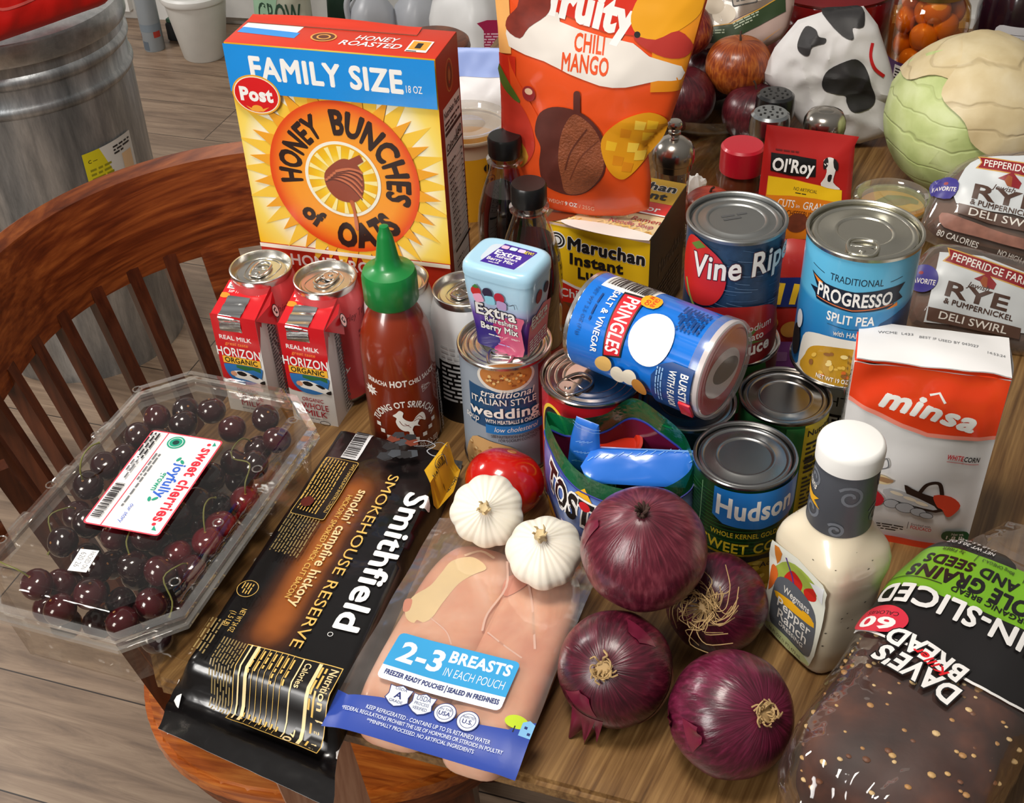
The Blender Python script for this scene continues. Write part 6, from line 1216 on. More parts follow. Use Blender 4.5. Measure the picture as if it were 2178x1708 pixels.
# tortilla chip zip bag ------------------------------------------------------------
zt=T+.106; L0=at(1163,885,zt); R0=at(1468,1003,zt-.008); Fm=at(1285,1032,T+.066); Bm=at(1335,862,zt+.003); 
zb=thing('chip_bag','open blue zip-top chip bag with a green zipper strip behind the top onion','chip bag',(at(1300,1090,T).x,at(1300,1090,T).y+.012,T)); O=zb.location
rel_=lambda p:V((p.x-O.x,p.y-O.y,p.z-T))
bl_=rel_(at(1185,1000,T+.03)); 
topc=smooth([tuple(rel_(L0)),tuple(rel_(at(1190,955,T+.094))),tuple(rel_(at(1235,1010,T+.086))),tuple(rel_(at(1310,1042,T+.083))),tuple(rel_(at(1400,1046,T+.088))),tuple(rel_(R0)),tuple(rel_(at(1458,940,T+.108))),tuple(rel_(at(1405,890,T+.121))),tuple(rel_(at(1345,856,T+.124))),tuple(rel_(at(1285,890,T+.114))),tuple(rel_(at(1215,898,T+.109)))],8)
N_=len(topc); topv=[V(p) for p in topc]
cx_=sum((p.x for p in topv))/N_; cy_=sum((p.y for p in topv))/N_
def zwall(u,v,off=0):
    i=int(round(u*N_))%N_; p=topv[i]; q=V((cx_+(p.x-cx_)*.93,cy_-.002+(p.y-cy_)*.86,.001)); b_=sin(PI*v)*.006
    n_=V((p.x-cx_,(p.y-cy_)*2,0)).normalized(); r=q.lerp(p,v)+n_*(b_+off+.0012*nz(u*30,v*9,2)*sin(PI*v)); return r
def zfront():
    m,t,b,N,L=nodes('printed_zip_film'); tcn=N('TexCoord'); n1=N('TexNoise'); n1.inputs['Scale'].default_value=26; n1.inputs['Detail'].default_value=2; L(tcn.outputs['Object'],n1.inputs['Vector']); r=ramp(t,[(.35,'#2f4f9a'),(.5,'#5f7fc4'),(.65,'#9fb4dc')]); L(n1.outputs['Fac'],r.inputs[0]); L(r.outputs[0],b.inputs['Base Color']); b.inputs['Roughness'].default_value=.18; b.inputs['Coat Weight'].default_value=.4
    bp=N('Bump'); bp.inputs['Strength'].default_value=.5; bp.inputs['Distance'].default_value=.003; L(n1.outputs['Fac'],bp.inputs['Height']); L(bp.outputs[0],b.inputs['Normal']); return m
ZF=zfront(); m=MB(); m.grid(lambda u,v:zwall(u,v*.86),N_,18,ZF,cu=True); m.grid(lambda u,v:zwall(u,v*.86,-.0006),N_,18,pm('#5a1030',.25,coat=.3),cu=True,flip=True)
# artwork on the front wall
U0=16/N_                                             # a run of the rim along the front
def zmap(x,y,h):                                    # x mm along the front from its left end
    i=2+x/118*(5*8-4); i=max(0,min(N_-1.001,i)); f=i-int(i); a=zwall(int(i)/N_,y/86,h/1000+.0006); b=zwall((int(i)+1)/N_,y/86,h/1000+.0006); return a.lerp(b,f)
k=Ink(); k.poly([(0,0),(118,0),(118,22),(60,26),(20,18),(0,30)],pm('#3a2a7a',.25,coat=.3)).poly([(4,28),(16,22),(22,8),(10,4),(0,10)],pm('#c9962c',.3),3).line(smooth([(0,44),(20,20),(60,8)],4,False),3,pm('#6a3a9a',.3))
k.text('TOSTITOS',12,46,22,BKK,w=84,b=.08,rot=-4,o=WHITE,ow=.12).poly([(44,70),(51,78),(57,68)],pm('#e9b01f',.4)).ell(52,62,4,4,RED).text('BITE SIZE',30,24,8,pm('#d9cfee',.4),w=52,b=.03,rot=-6)
k.put(m,zmap,cut=(3,4),base=.2); m.obj('bag_body',zb,ang=60,weld=False)
zg=clear('#2f9a66',.5,.2,.40,'#0d7a4a',.25,160,.05); m=MB(); m.grid(lambda u,v:zwall(u,.86+.17*v,.0008),N_,10,zg,cu=True); m.obj('zipper_strip',zb,ang=20)
m=MB(); m.tube([zwall(i/N_,.86,.0006) for i in range(N_)],.0008,pm('#2a2f8a',.3),6,True); m.obj('seam_line',zb)
BP=pm('#2a6fd0',.26,coat=.4); BPL=pm('#7fb0ea',.35)
def packet(name,label,out,o_,ang,tilt,tf=4,tb=4,roty=0):
    P=Pillow(out,tf,tb,cr=1,cs=.05,ex=.5,sm=0); t=thing(name,label,'packet',mat=frame(o_,ang,tilt)@M.Rotation(R_(roty),4,'Z')); m=MB(); P.mesh(m,BP,8); k=Ink()
    y1=max(p[1] for p in out); x0=min(p[0] for p in out);x1=max(p[0] for p in out)
    for i in range(14): k.line([(x0+5+(i*17)%(x1-x0-10),y1*.25+(i*11)%(y1*.55)),(x0+9+(i*17)%(x1-x0-10),y1*.25+(i*11)%(y1*.55)+3)],.5,BPL)
    for q in (.88,.93): k.line([(x0+2,y1*q),(x1-2,y1*q)],.4,BPL)
    k.put(m,P.map(),base=.5,cut=(6,6)); m.obj('packet_body',t); return t
p1=at(1240,975,T+.062); packet('snack_packet','upright blue crimped packet in the left of the zip bag',[(-13,0),(13,0),(12,34),(9,58),(-9,58),(-12,34)],(at(1237,985,T+.07).x,at(1237,985,T+.07).y-.008,T+.066),-30,94,roty=-6)
p2=at(1350,1000,T+.07); packet('snack_packet','flat blue crimped packet lying across the right of the zip bag',[(-36,-12),(34,-12),(42,10),(40,16),(-34,14),(-42,0)],(at(1358,998,T+.09).x,at(1358,998,T+.09).y,T+.09),-8,38)
p3=at(1310,958,T+.05); t=thing('sauce_tub','small tub with a red rim and barcode sleeve inside the zip bag','tub',(at(1297,936,T+.092).x,at(1297,936,T+.092).y,T+.0285),R_(-20)); m=MB(); m.lathe([(0,0),(.019,0),(.021,.002),(.023,.058),(0,.058)],pm('#3a1614',.35),40); k=Ink().bars(-8,22,18,30,INK,WHITE,seed=9); k.put(m,roll(.023),cut=(3,0)); m.obj('tub_body',t)
MB().lathe([(.0205,.0585),(.0235,.058),(.0245,.060),(.0245,.0635),(.0225,.064),(.0205,.063),(.0195,.0595),(0,.0590)],pm('#b92a16',.3,coat=.3),48).obj('rim',t)
# ================================================================ further back on the table
def cola(label,x,y):
    t=thing('soda_bottle',label,'bottle',(x,y,T),0,'dark soda bottles behind the gum tub'); r=.0275
    pr=[(r,.004),(r,.040),(.0262,.055),(.0272,.075),(r,.085),(r,.112),(.0255,.128),(.0205,.146),(.0150,.162),(.0125,.172),(.0122,.178)]
    m=MB(); m.lathe([(0,.003),(.018,0),(.025,.0015)]+[(a,b) for a,b in pr],clear('#f2f0ee',.7,.03,0,'#ffffff',0,60,.05),48); m.obj('bottle',t)
    m=MB(); m.lathe([(0,.004)]+[(a-.0012,b) for a,b in pr[:6]]+[(.0243,.128),(.0200,.1425),(0,.1425)],pm('#080404',.2,coat=.3),48); m.obj('dark_soda',t)
    m=MB(); m.lathe([(r+.0002,.012),(r+.0004,.013),(r+.0004,.039),(r+.0002,.040)],pm('#7d1016',.3,coat=.3),48); m.obj('wrap_label',t)
    MB().lathe([(.0122,.170),(.0165,.1715),(.0168,.174),(.0125,.176)],clear('#e8e8e8',.8),32).obj('neck_ring',t)
    m=MB(); m.lathe([(.012,.177),(.0145,.1775),(.0148,.179),(.0148,.1935),(.0138,.1955),(0,.196)],pm('#101010',.35),60,wob=lambda a,z:1+(.02*(1 if int(a/(2*PI)*60)%2 else 0) if .1785<z<.194 else 0)); m.obj('screw_cap',t)
cola('taller-looking dark soda bottle with a black cap, nearest the cereal box',.003,.996)
cola('dark soda bottle with a black cap directly behind the gum tub',.021,.909)
# takeaway tub
t=thing('takeaway_tub','yellow takeaway tub with a clear plastic lid between cereal box and orange pouch','tub',(-.036,1.215,T),face(-.036,1.215)+R_(20)); TYL=pm('#e0a81c',.4)
m=MB(); m.lathe([(0,.002),(.031,.001),(.033,0),(.0335,.003),(.040,.078),(.040,.0781)],TYL,56); m.lathe([(.040,.078),(.0415,.094),(.043,.0945),(.043,.098),(.041,.098)],pm('#c9b79c',.4),56)
k=Ink(); k.ell(10,66,8,5.5,INK); 
for i in range(3): k.rect(5.4+i*3,61,.9,10,TYL)
k.ring(10,50,7,6,1,INK).ell(12,50,2,1.6,INK).poly([(4,45),(8,48),(8,52),(4,54)],INK).greek(6,6,10,34,4,pm('#8a6a1c',.5),rot=0)
k.put(m,roll(.0385,rf=lambda z:.0335+.0065*z/.075),cut=(3,6),base=.5); m.obj('tub_body',t)
MB().lathe([(.0425,.097),(.0455,.0975),(.0462,.101),(.0462,.106),(.044,.1075),(.040,.1065),(.038,.102),(.020,.101),(.018,.1025),(0,.1025)],clear('#f4f2ee',.6,.06,.16,'#efece6'),64).obj('clear_lid',t)
# big white storage tub with blue rim, on the table behind
p=at(1020,300,T); P=Pillow([(-62,0),(62,0),(66,60),(64,112),(60,128),(-60,128),(-64,112),(-66,60)],26,26,cr=3.5,cs=.03,ex=.4,sm=0,prof=lambda x,y:.3+.7*ss(y,128,70))
zt_=at(1020,102,T+.128); t=thing('plastic_bag','white crinkled plastic bag with a pale blue band along its top behind the takeaway tub','bag',mat=frame((zt_.x+.004,zt_.y-.008,T+.0015),-8,88)); m=MB(); P.mesh(m,pm('#e6e6e8',.4,bump=.3,bs=40,var=.03),12); k=Ink().rect(-66,100,132,28.5,pm('#8da4de',.4)); k.put(m,P.map(),cut=(3,3),base=.9); m.obj('bag_body',t)
# metal-topped pepper mill
STL=metal('#b5afa6',.2); GLS=clear('#e9e6e2',.7,.04,.0,'#ffffff',0,60,.06)
t=thing('pepper_mill','glass pepper mill with a domed steel top and knob, right of the orange pouch','pepper mill',(.1725,1.128,T))
m=MB(); m.lathe([(0,.001),(.019,0),(.021,.002),(.0205,.03),(.0165,.055),(.0175,.085),(.0165,.0865),(0,.0865)],GLS,40); m.obj('glass_body',t)
MB().lathe([(0,.004),(.017,.004),(.0165,.028),(.0135,.05),(0,.05)],pm('#241c18',.7,var=.4,sc=200),24).obj('peppercorns',t)
MB().lathe([(.0175,.086),(.0195,.087),(.0198,.094),(.0214,.0955),(.0218,.100),(.0208,.107),(.017,.114),(.010,.1185),(.0055,.1195),(.0045,.121),(.0062,.1235),(.0062,.1262),(.0045,.1275),(.0058,.1285),(.0075,.1315),(.0075,.135),(.006,.1372),(0,.1378)],STL,56).obj('steel_top',t)
# glass plate and what stands on it
gp=(.287,1.240); t=thing('glass_plate','round clear glass plate under the spice jar and shakers','plate',(*gp,T)); m=MB(); m.lathe([(0,.0),(.07,0),(.085,.0015),(.096,.006),(.1005,.0115),(.101,.013),(.099,.0128),(.086,.0055),(.075,.004),(0,.004)],clear('#f3f4f2',.8,.03,0,'#ffffff',0,60,.05),72); m.obj('plate_body',t)
ZP=T+.0045
def shaker(name,label,x,y,z,dome,hole,topm):
    t=thing(name,label,'shaker',(x,y,z),0); MB().lathe([(0,.001),(.0185,0),(.020,.002),(.0185,.04),(.0165,.062),(.0175,.066),(0,.066)],GLS,36).obj('glass_body',t); MB().lathe([(0,.003),(.017,.003),(.016,.038),(0,.038)],pm('#e4e0d8' if hole else '#3a2a20',.7,var=.3,sc=150),24).obj('contents',t)
    m=MB(); pr=[(.0175,.062),(.0205,.064),(.0215,.067),(.0215,.072)]+([(.0215,.083),(.0205,.089),(.0175,.0915),(0,.0918)] if not dome else [(.0225,.078),(.0218,.086),(.018,.093),(.010,.0965),(.0085,.0962),(.0075,.0968),(0,.0972)])
    m.lathe(pr,topm,56)
    if hole:
        k=Ink()
        for i,(r_,n) in enumerate(((0,1),(.007,5),(.0125,8))):
            for j in range(n): a=2*PI*j/n+i; k.ell(1000*r_*cos(a),1000*r_*sin(a),1.5,1.5,BLACK,n=12)
        k.put(m,flat((0,0,.0918),(1,0,0),(0,1,0)),base=.12)
    m.obj('metal_top',t)
shaker('cheese_shaker','glass shaker with a flat perforated steel top',.2885,1.2225,ZP,False,True,metal('#aeb3b6',.22))
shaker('salt_shaker','shaker with a smooth domed steel cap in front of the spotted paper bag',.344,1.208,ZP+.002,True,False,STL)
shaker('pepper_shaker','black-topped shaker peeking out behind the perforated shaker',.303,1.268,ZP,False,True,pm('#17181a',.25,coat=.4))
t=thing('spice_jar','red-capped spice jar with brown spice left of the red pet food pouch','jar',(.250,1.165,T),face(.25,1.165)); 
RC=pm('#c3142c',.36,coat=.2); m=MB(); m.lathe([(0,.001),(.019,0),(.021,.002),(.021,.052),(.019,.060),(.0185,.064)],pm('#5a2c18',.35,var=.25,sc=90,coat=.5),40); k=Ink().rect(-66,4,132,36,pm('#d9b21c',.4)).rect(-66,36,132,5,RC).rect(4,8,24,25,WHITE).greek(5,9,22,23,7,INK,seed=3).ell(-16,20,10,11,RC)
k.put(m,roll(.021),cut=(3,0)); m.obj('jar_body',t); MB().lathe([(.0185,.060),(.0225,.0605),(.023,.063),(.0226,.087),(.0205,.0895),(0,.090)],RC,36,wob=lambda a,z:1+.01*sin(18*a)*(1 if z<.087 else 0)).obj('cap',t)
# pet food pouch
P=Pillow([(-4,0),(91,-2),(93,43),(91,102),(94,111),(50,117),(2,123),(1,100),(-1,42)],9,9,cr=1.2,cs=.03,ex=.45,sm=0,prof=lambda x,y:.25+.75*ss(y,118,85)); RR=pm('#b01f1c',.34,coat=.25)
t=thing('pet_food_pouch','red and orange pet food pouch standing behind the tall-stacked tomato can','pouch',mat=frame((.262,1.118,T+.0025),-6,80)); m=MB(); P.mesh(m,RR,12)
k=Ink(); k.poly([(7,72),(30,70),(56,64),(82,57),(83,44),(84,2),(4,4),(6,52)],pm('#dd7d1a',.36)).poly([(7,71.5),(30,69.5),(56,63.5),(82,57),(82.5,44),(56,49),(30,52),(6.8,52)],pm('#efc21c',.36)).poly([(8,96),(30,94),(52.8,90),(53.5,72),(30,73),(8.5,77.5)],BLACK)
k.text("Ol'Roy",10,78.5,12.5,WHITE,w=41,b=.06,rot=-5).text('NO ARTIFICIAL',33,58,3.6,INK,w=24,rot=-9).greek(35,54.6,20,2,1,INK,rot=-9).text('CUTS',18,41,8,WHITE,w=17,b=.01,rot=-7).text('in',37,39,4,WHITE,rot=-7).text('GRAVY',44,37.5,8,WHITE,w=26,b=.01,rot=-7).text('BACON CHEESEBURGER FLAVOR',9,33,6,pm('#5a2410',.4),w=74,rot=-7)
k.poly([(60,88),(64,92),(70,91),(74,86),(73,78),(72,66),(80,58),(60,63),(63,72),(64,80)],pm('#dedad4',.4),3).poly([(60,88),(64,92),(65,84),(61,80)],INK,2).poly([(70,91),(75,86),(75,78),(71,82)],INK,2).poly([(66,74),(70,74),(69,67),(66,68)],INK,2)
k.ell(40,22,11,11,pm('#6e3420',.5,var=.4,sc=150)).greek(12,99,42,2.4,1,pm('#6a1512',.4),rot=-6)
k.put(m,P.map(),cut=(3,3),base=.7); m.obj('pouch_body',t,ang=60)
# fruits
def fruit(label,c,r,h,name='apple',seed=0):
    z0=V(c); t=thing(name,label,'fruit',z0,seed); m=MB(); mt=onion_mat(h,seed+2)
    m.ball((0,0,0),(r,r,r*.92),mt,36,24,lambda d:1-.16*max(0,d.z)**9+.015*nz(d.x*2,d.y*2,d.z*2+seed)-.10*max(0,-d.z)**9); fl_=m.obj('flesh',t)
    m=MB(); m.tube([(0,0,r*.72),(.001,.001,r*.92),(.004,.002,r*1.02)],[.0016,.0012,.0014],pm('#3a2415',.7),6); m.obj('stem',fl_)
DRK=('#2a0a10','#45121b','#5a1c24','#6f2c30'); ORG=('#5a2010','#8f3f18','#b05e22','#b97a35')
fruit('dark red apple nearest the edge of the orange pouch',(.214,1.372,T+.046),.042,DRK)
fruit('orange and red apple resting on top of the dark red fruits',(.283,1.385,T+.078),.039,ORG,seed=1)
fruit('dark red apple behind the perforated shaker',(.297,1.340,T+.0385),.038,DRK,seed=2)
fruit('red and yellow apple half hidden by the top of the orange pouch',(.222,1.43,T+.106),.036,('#4a0f16','#7a2020','#a8542a','#b98a3a'),seed=3)
fruit('dark red apple at the back of the fruit pile',(.262,1.455,T+.041),.041,DRK,seed=4)
pc=at(1528,425,T+.026); fruit('small red apple lying on the table, mostly behind the tomato can',(pc.x-.014,pc.y-.024,T+.028),.028,('#7a1a14','#a03020','#b5502e','#c07a4a'),seed=5)
t=thing('fruit_bowl','low clear bowl holding the pile of dark red fruits','bowl',(.255,1.425,T)); m=MB(); m.lathe([(0,.0),(.06,0),(.085,.010),(.098,.028),(.101,.034),(.099,.034),(.083,.012),(.06,.0025),(0,.0025)],clear('#eceae6',.7,.05,0,'#ffffff',0,60,.05),64); m.obj('bowl_body',t)
# paper scrap
pp=at(1483,385,T+.03); t=thing('paper_scrap','small crumpled white paper tag between noodle box and tomato can','paper',(pp.x,pp.y+.01,T+.002)); m=MB(); rq=random.Random(2)
m.ball((0,0,.016),(.013,.008,.0155),pm('#d9d7d3',.5),14,10,lambda d:.8+.35*abs(nz(d.x*2.2,d.y*2.2,d.z*2.2))+.1*sin(d.x*9)); m.obj('paper',t,ang=20)
# mushroom/produce bag on the fruit
P=Pillow([(15,-32),(6,35),(20,70),(128,72),(131,3),(105,-20),(76,-32),(44,-36)],20,20,cr=2.5,cs=.03,ex=.45,sm=3); t=thing('produce_bag','pinkish clear-topped produce bag with a dark green printed band on the fruit pile','bag',mat=frame((.225,1.475,.838),-8,55)); m=MB(); P.mesh(m,pm('#b39a90',.3,coat=.35,var=.15,sc=30),12)
k=Ink(); k.poly([(18,2),(40,0),(66,8),(124,40),(126,70),(20,68)],pm('#7a6a5c',.3,var=.4,sc=50,coat=.3),2).ell(52,14,14,12,pm('#cfc3b0',.5)).ell(40,24,12,10,pm('#b9ab96',.5)).ell(90,40,14,10,pm('#c4b7a3',.5)); k.poly([(14,2),(40,-1),(62,2),(95,20),(124,39),(126,20),(96,2),(70,-12),(40,-20),(16,-19)],pm('#2c3f22',.35)).line([(14,3),(40,0),(62,3),(95,21),(124,40)],1.2,pm('#c9952c',.4)).greek(28,-13,26,9,3,pm('#a9b59c',.5),rot=4).greek(66,-4,34,9,3,pm('#a9b59c',.5),rot=27).rect(62,22,30,26,pm('#2a2622',.5),2,12).rect(63.2,23.6,27.6,23.6,pm('#8a7b6c',.4),2,12).greek(66,28,20,16,4,pm('#2a2622',.5),rot=12).poly([(80,-27),(104,-14),(124,2),(100,-16)],pm('#d9951c',.4)).greek(34,-28,36,3,1,pm('#5a2c22',.5),rot=10)
k.put(m,P.map(),cut=(3,3),base=1.0); m.obj('bag_body',t,ang=60)
# spotted paper bag
P=Pillow([(-58,34),(-78,56),(-100,78),(-103,88),(-92,116),(-69,147),(-39,158),(2,164),(20,144),(38,104),(53,66),(43,58),(47,20),(16,9),(-12,9),(-40,16)],34,34,c=(-24,84),cr=9,cs=.022,ridge=True,ex=.42,sm=0); CWB=pm('#d9d8d8',.55,bump=.35,bs=40,var=.03)
t=thing('paper_bag','crumpled white paper bag with black cow spots behind the steel-capped shaker','paper bag',mat=frame((.405,1.322,.7435),-10,75)); m=MB(); P.mesh(m,CWB,18); SP=pm('#2b2a2b',.55,var=.25,sc=120)
k=Ink(); k.poly([(-60.7,142),(-50,140),(-46,133),(-38,131),(-39,126),(-46,124),(-53,121),(-55,113),(-60,112),(-67,117),(-68,126)],SP,4).poly([(-44,160),(-20,163),(0,163.5),(3,146),(-3,143),(-10,143),(-8,133),(-12,131),(-21,135),(-34,146)],SP,3).poly([(-8,110),(4,106),(12,95),(17,82),(24,68),(22,57),(8,51),(-2,53),(-8,62),(-10,69),(-20,71),(-34,75),(-38,85),(-32,98)],SP,4).poly([(40,58),(53,64),(49,48),(44,34),(39,46)],SP,2).line(smooth([(14,127),(13,113),(19,100),(31,91)],6,False),3.6,pm('#c4161c',.45))
k.put(m,P.map(),cut=(3,3),base=1.2); m.obj('bag_body',t,ang=28)
# cabbage: overlapping veined leaves round a ball
cbp=V((.499,1.208,T+.088)); t=thing('cabbage','large pale green cabbage with dry tan outer leaves at the right','cabbage',cbp)
def cab_mat(cols,vein):
    m_,t_,b,N,L=nodes('cabbage_leaf'); tcn=N('TexCoord'); n1=N('TexNoise'); n1.inputs['Scale'].default_value=22; n1.inputs['Detail'].default_value=5; L(tcn.outputs['Object'],n1.inputs['Vector']); r=ramp(t_,list(zip((.3,.5,.7),cols))); L(n1.outputs['Fac'],r.inputs[0])
    v=N('TexWave'); v.bands_direction='Z'; v.inputs['Scale'].default_value=13; v.inputs['Distortion'].default_value=5; v.inputs['Detail'].default_value=2.5; v.inputs['Detail Scale'].default_value=1.4; L(tcn.outputs['Object'],v.inputs['Vector'])
    rv=ramp(t_,[(0,'#ffffff'),(.03,'#555555'),(.07,'#000000')]); L(v.outputs['Fac'],rv.inputs[0]); mv=N('Math'); mv.operation='MULTIPLY'; mv.inputs[1].default_value=.42; L(rv.outputs[0],mv.inputs[0])
    mx=N('Mix'); mx.data_type='RGBA'; L(mv.outputs[0],mx.inputs[0]); L(r.outputs[0],mx.inputs[6]); mx.inputs[7].default_value=(*lin(vein),1); L(mx.outputs[2],b.inputs['Base Color']); b.inputs['Roughness'].default_value=.5
    bp=N('Bump'); bp.inputs['Strength'].default_value=.35; bp.inputs['Distance'].default_value=.003; sb_=N('Math'); sb_.operation='SUBTRACT'; L(n1.outputs['Fac'],sb_.inputs[0]); L(rv.outputs[0],sb_.inputs[1]); L(sb_.outputs[0],bp.inputs['Height']); L(bp.outputs[0],b.inputs['Normal']); return m_
CG_=cab_mat(('#9fae6a','#b9c686','#cdd7a4'),'#a3b070'); CT=cab_mat(('#bda97e','#cdbc93','#d9ccaa'),'#a3906a'); Rc=.089
m=MB(); m.ball((0,0,0),(Rc*.95,Rc*.95,Rc*.91),CG_,64,40,lambda d:1+.012*nz(d.x*3,d.y*3,d.z*3)); m.obj('head',t)
def leaf(axis,half,g,mt,rag,seed,nm='outer_leaf'):
    z=V(axis).normalized(); x=z.orthogonal().normalized(); y=z.cross(x); m=MB()
    def f(u,v,off=0):
        a=2*PI*u; th=R_(half)*v*(1+rag*nz(cos(a)*1.6,sin(a)*1.6,seed)); d=z*cos(th)+(x*cos(a)+y*sin(a))*sin(th)
        q=Rc*(g+.006*nz(d.x*4,d.y*4,d.z*4)+.014*v**10+off+.006*sin(14*a+seed)*v**4+.012*v*max(0,cos(4*a+seed+.5*sin(5*v)))**40+.006*v*max(0,cos(11*a+seed+3*v))**14); return V((d.x*q,d.y*q,d.z*q*.95))
    m.grid(f,72,24,mt,cu=True); m.grid(lambda u,v:f(u,v,-.012),72,24,mt,cu=True,flip=True); m.obj(nm,t)
leaf((.45,-.55,.62),60,1.034,CT,.22,3); leaf((-.8,-.5,.05),66,.998,CG_,.15,8); leaf((.1,.3,.95),62,1.012,CT,.2,12); leaf((.1,-.9,-.5),50,.985,CG_,.2,5)
# snack bowl with clear lid
t=thing('snack_bowl','small round tub with a clear lid and yellow contents left of the cabbage','tub',(.396,1.108,T)); 
m=MB(); m.lathe([(0,.001),(.026,0),(.028,.002),(.034,.046)],clear('#efece2',.5,.08,.1,'#e9e2cc'),48); m.obj('tub_body',t); m=MB(); m.lathe([(0,.003),(.027,.003),(.0325,.042),(.02,.044),(0,.0445)],pm('#c98a1c',.45,var=.35,sc=60),32); k=Ink()
k.poly([(-20,0),(0,18),(24,10),(26,-2),(4,4)],pm('#5a4a1c',.5),2).poly([(-4,4),(12,10),(20,2),(6,-4)],pm('#6e3626',.45),3); k.put(m,flat((0,0,.0447),(1,0,0),(0,1,0))); m.obj('contents',t)
MB().lathe([(.0335,.045),(.0385,.046),(.0395,.049),(.039,.0535),(.036,.055),(.0335,.054),(.031,.0505),(0,.0505)],clear('#f2f1ea',.75,.06,.05,'#e6e4da'),56).obj('clear_lid',t)
# bagged rye loaves
def rye(label,out,o_,ang,tilt,art,tf=26,tb=30):
    P=Pillow(out,tf,tb,cr=2,cs=.03,ex=.42,sm=3); P2=Pillow([((x-P.c.x)*.86+P.c.x,(y-P.c.y)*.86+P.c.y) for x,y in P.o],tf-4,tb-4,ex=.3,sm=0); t=thing('bagged_rye_bread',label,'bread',mat=frame(o_,ang,tilt))
    m=MB(); P2.mesh(m,pm('#6a4a38',.6,var=.4,sc=35,bump=.4,bs=90),10); m.obj('loaf',t); m=MB(); P.mesh(m,clear('#eee8e4',.5,.08,.09,'#cfc2b8',.6,30,.05),14); k=Ink(); art(k); k.put(m,P.map(),cut=(2.5,2.5),base=1.5,step=.05); m.obj('bag_film',t,ang=70,weld=False)
PRB=pm('#8c1c24',.36); PGD=pm('#c99a4a',.4); PBN=pm('#4a2f22',.4); PW=pm('#cdd2d4',.36); PV=pm('#3a3384',.36); BRN=pm('#5a4034',.4)
def barn(k,x,y,s): k.poly([(x-9*s,y+2*s),(x,y+7*s),(x+4*s,y+9*s),(x+8*s,y+4*s),(x+13*s,y-1*s),(x+11*s,y-7*s),(x,y-5*s),(x-3*s,y)],PRB).poly([(x-3*s,y),(x,y-5*s),(x+4*s,y-6*s),(x+4*s,y+4*s),(x,y+6*s)],pm('#9a4a1c',.4))
def banner(k,x,y,w,h,rot,s):
    c,q=cos(R_(rot)),sin(R_(rot)); Tn=lambda L:[(x+a*c-b*q,y+a*q+b*c) for a,b in L]
    k.poly(Tn([(-2,-1.2),(w+2,-1.2),(w+2,h+1.2),(-2,h+1.2),(2,h/2)]),PGD).poly(Tn([(0,0),(w,0),(w,h),(0,h),(3,h/2)]),PRB).text(s,x+5*c-2*-q*-1,y+5*q+h*.22,h*.6,WI,w=w-9,rot=rot,b=.03)
def art1(k):
    k.poly([(8,30),(10,60),(24,78),(60,84),(110,84),(110,20),(60,24)],PW,3); banner(k,24,68,76,12,-7,'PEPPERIDGE FARM'); barn(k,52,56,1); k.text('Jewish',38,47,5,PBN,w=22,sh=.3,rot=-7).text('RYE',22,36,14,PBN,w=60,b=.05,rot=-7).text('& PUMPERNICKEL',20,30,5,PBN,w=62,b=.03,rot=-8)
    k.poly([(10,30),(40,24),(100,14),(100,4),(40,13),(10,20)],BRN).text('DELI SWIRL',20,19,7,WI,w=70,b=.02,rot=-8).poly([(-4,20),(20,14),(60,4),(100,-4),(100,-12),(40,-2),(0,6)],pm('#9a6a5a',.45,var=.5,sc=90),3).text('80 CALORIES',-6,-1,5,WI,w=40,rot=-14,b=.03).text('NO HIGH FRUCTOSE',52,-14,4.4,WI,w=50,rot=-16,b=.02)
    k.poly([(-16,52),(-8,58),(6,54),(8,44),(2,34),(-10,36),(-16,44)],PV,2).text('FAVORITE',-14,44,4.2,WI,w=20,rot=-8,b=.03).ell(-3,50,2,1.6,PRB)
def art2(k):
    k.poly([(6,0),(12,66),(50,66),(105,50),(105,0)],PW); banner(k,17,58,80,12,-14,'PEPPERIDGE FARM'); barn(k,52,42,.9); k.text('Jewish',38,36,5,PBN,w=20,sh=.3,rot=-8).text('RYE',21,26,13,PBN,w=54,b=.05,rot=-9).text('& PUMPERNICKEL',20,19,4.6,PBN,w=62,b=.03,rot=-9).poly([(8,14),(90,4),(90,-6),(8,2)],BRN).text('DELI SWIRL',18,4.5,6.5,WI,w=60,b=.02,rot=-7)
    k.ell(0,40,13,13,PV).text('FAVORITE',-10,36,4.6,WI,w=21,rot=-6,b=.03).ell(-2,45,2,1.6,PRB)
rye('upper of the two bags of swirled rye bread below the cabbage',[(-14,-4),(-19,20),(-12,44),(-6,59),(17,82),(60,94),(120,94),(124,-16),(60,-22)],(.428,1.046,T+.040),-16,45,art1,24,28)
rye('lower of the two bags of swirled rye bread, directly behind the flour bag',[(-10,-6),(-12,30),(-6,56),(13,76),(60,72),(112,56),(116,-14),(50,-16)],(.379,.944,T+.0125),-16,50,art2,22,12)
# jar of peaches, dark bottle, red pot at the very back
t=thing('peach_jar','glass jar of orange peach halves with a purple label','jar',(.528,1.462,T),face(.53,1.46)); 
prj=[(.040,.003),(.044,.010),(.045,.04),(.047,.075),(.0475,.095),(.045,.112),(.038,.124),(.036,.128)]
m=MB(); m.lathe([(0,.002),(.034,0)]+prj,clear('#fff6e6',.6,.03,0,'#ffffff',0,60,.05),56); PU=pm('#4a2a5c',.38); k=Ink().rect(-58,6,62,44,PU).rect(-34,8,34,38,pm('#dcd8d4',.4)).greek(-32,10,30,34,9,INK,seed=5); k.put(m,roll(.045,rf=lambda z:.0452),cut=(3,8),base=.3); m.obj('glass_jar',t)
m=MB(); m.lathe([(0,.004)]+[(a-.0015,b) for a,b in prj[:-1]]+[(0,.122)],clear('#f9dca4',.2,.05,.02,'#c9781c'),48); m.obj('syrup',t)
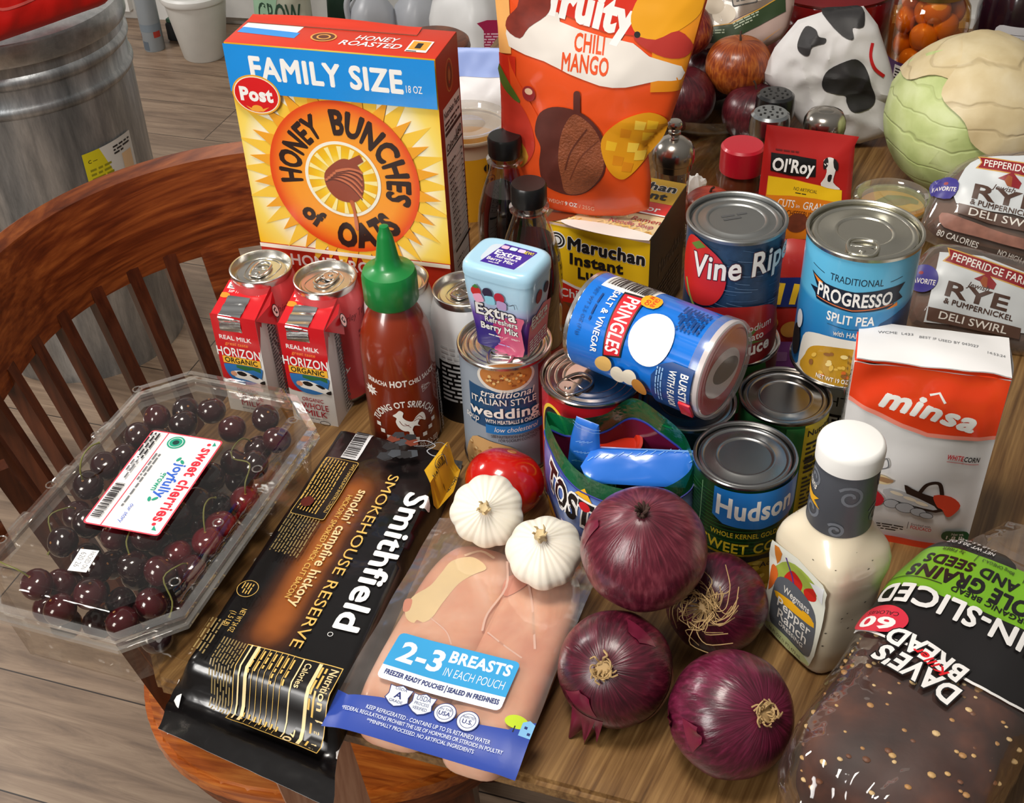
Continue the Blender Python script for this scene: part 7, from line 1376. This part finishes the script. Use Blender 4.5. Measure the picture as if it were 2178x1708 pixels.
for i in range(24):
    a=i*2.4; z=.018+.0042*i; r=.028 if i%4 else .008; m=MB(); m.ball((0,0,0),(.017,.012,.0165),pm('#dd8f22',.35,var=.12,sc=60,coat=.2),18,12,X=M.Translation((r*cos(a),r*sin(a),z))@M.Rotation(a+PI/2,4,'Z')@M.Rotation(.5*sin(i*3),4,'Y')); m.obj('peach_half',t)
MB().lathe([(.036,.126),(.0385,.127),(.039,.140),(.037,.142),(0,.142)],metal('#c9b27a',.3),48).obj('jar_lid',t)
t=thing('jelly_bottle','dark purple squeeze bottle with a white nutrition label at the back right','bottle',(.655,1.50,T),face(.655,1.5)+R_(8)); DPB=pm('#1f0f18',.14,coat=.6)
m=MB(); m.lathe([(0,0),(.05,0),(.053,.004),(.053,.085),(.050,.105),(.040,.135),(.026,.160),(.02,.17),(0,.17)],DPB,56); k=Ink().rect(-34,20,96,62,pm('#c9cbd0',.4),10).rect(-26,24,80,48,INK).rect(-25.4,24.6,78.8,46.8,pm('#c9cbd0',.4)).text('Nutrition',-24,65,5.4,INK,w=22,b=.03).text('Facts',-24,58,5.4,INK,w=14,b=.03).greek(0,26,52,42,8,INK,seed=4).greek(-24,26,22,28,6,INK,seed=5); k.put(m,roll(.053),cut=(3,8),base=.15); m.obj('bottle',t)
MB().lathe([(.0205,.165),(.024,.166),(.024,.19),(.022,.193),(0,.193)],pm('#3a1a2a',.4),32).obj('cap',t)
t=thing('cooking_pot','shiny dark red pot behind the spotted paper bag','pot',(.438,1.60,T)); m=MB(); RP=pm('#6e0d10',.14,coat=.6); m.lathe([(0,0),(.07,0),(.078,.006),(.086,.05),(.086,.085),(.084,.088),(.082,.085)],RP,56); m.obj('pot_body',t)
MB().lathe([(.086,.088),(.087,.091),(.07,.108),(.03,.118),(.008,.120),(.008,.126),(.014,.132),(.012,.139),(0,.141)],RP,56).obj('pot_lid',t)
for s in (-1,1): MB().tube(smooth([(s*.084,-.02,.07),(s*.104,-.016,.072),(s*.108,0,.072),(s*.104,.016,.072),(s*.084,.02,.07)],5,False),.005,RP,8).obj('handle',t)
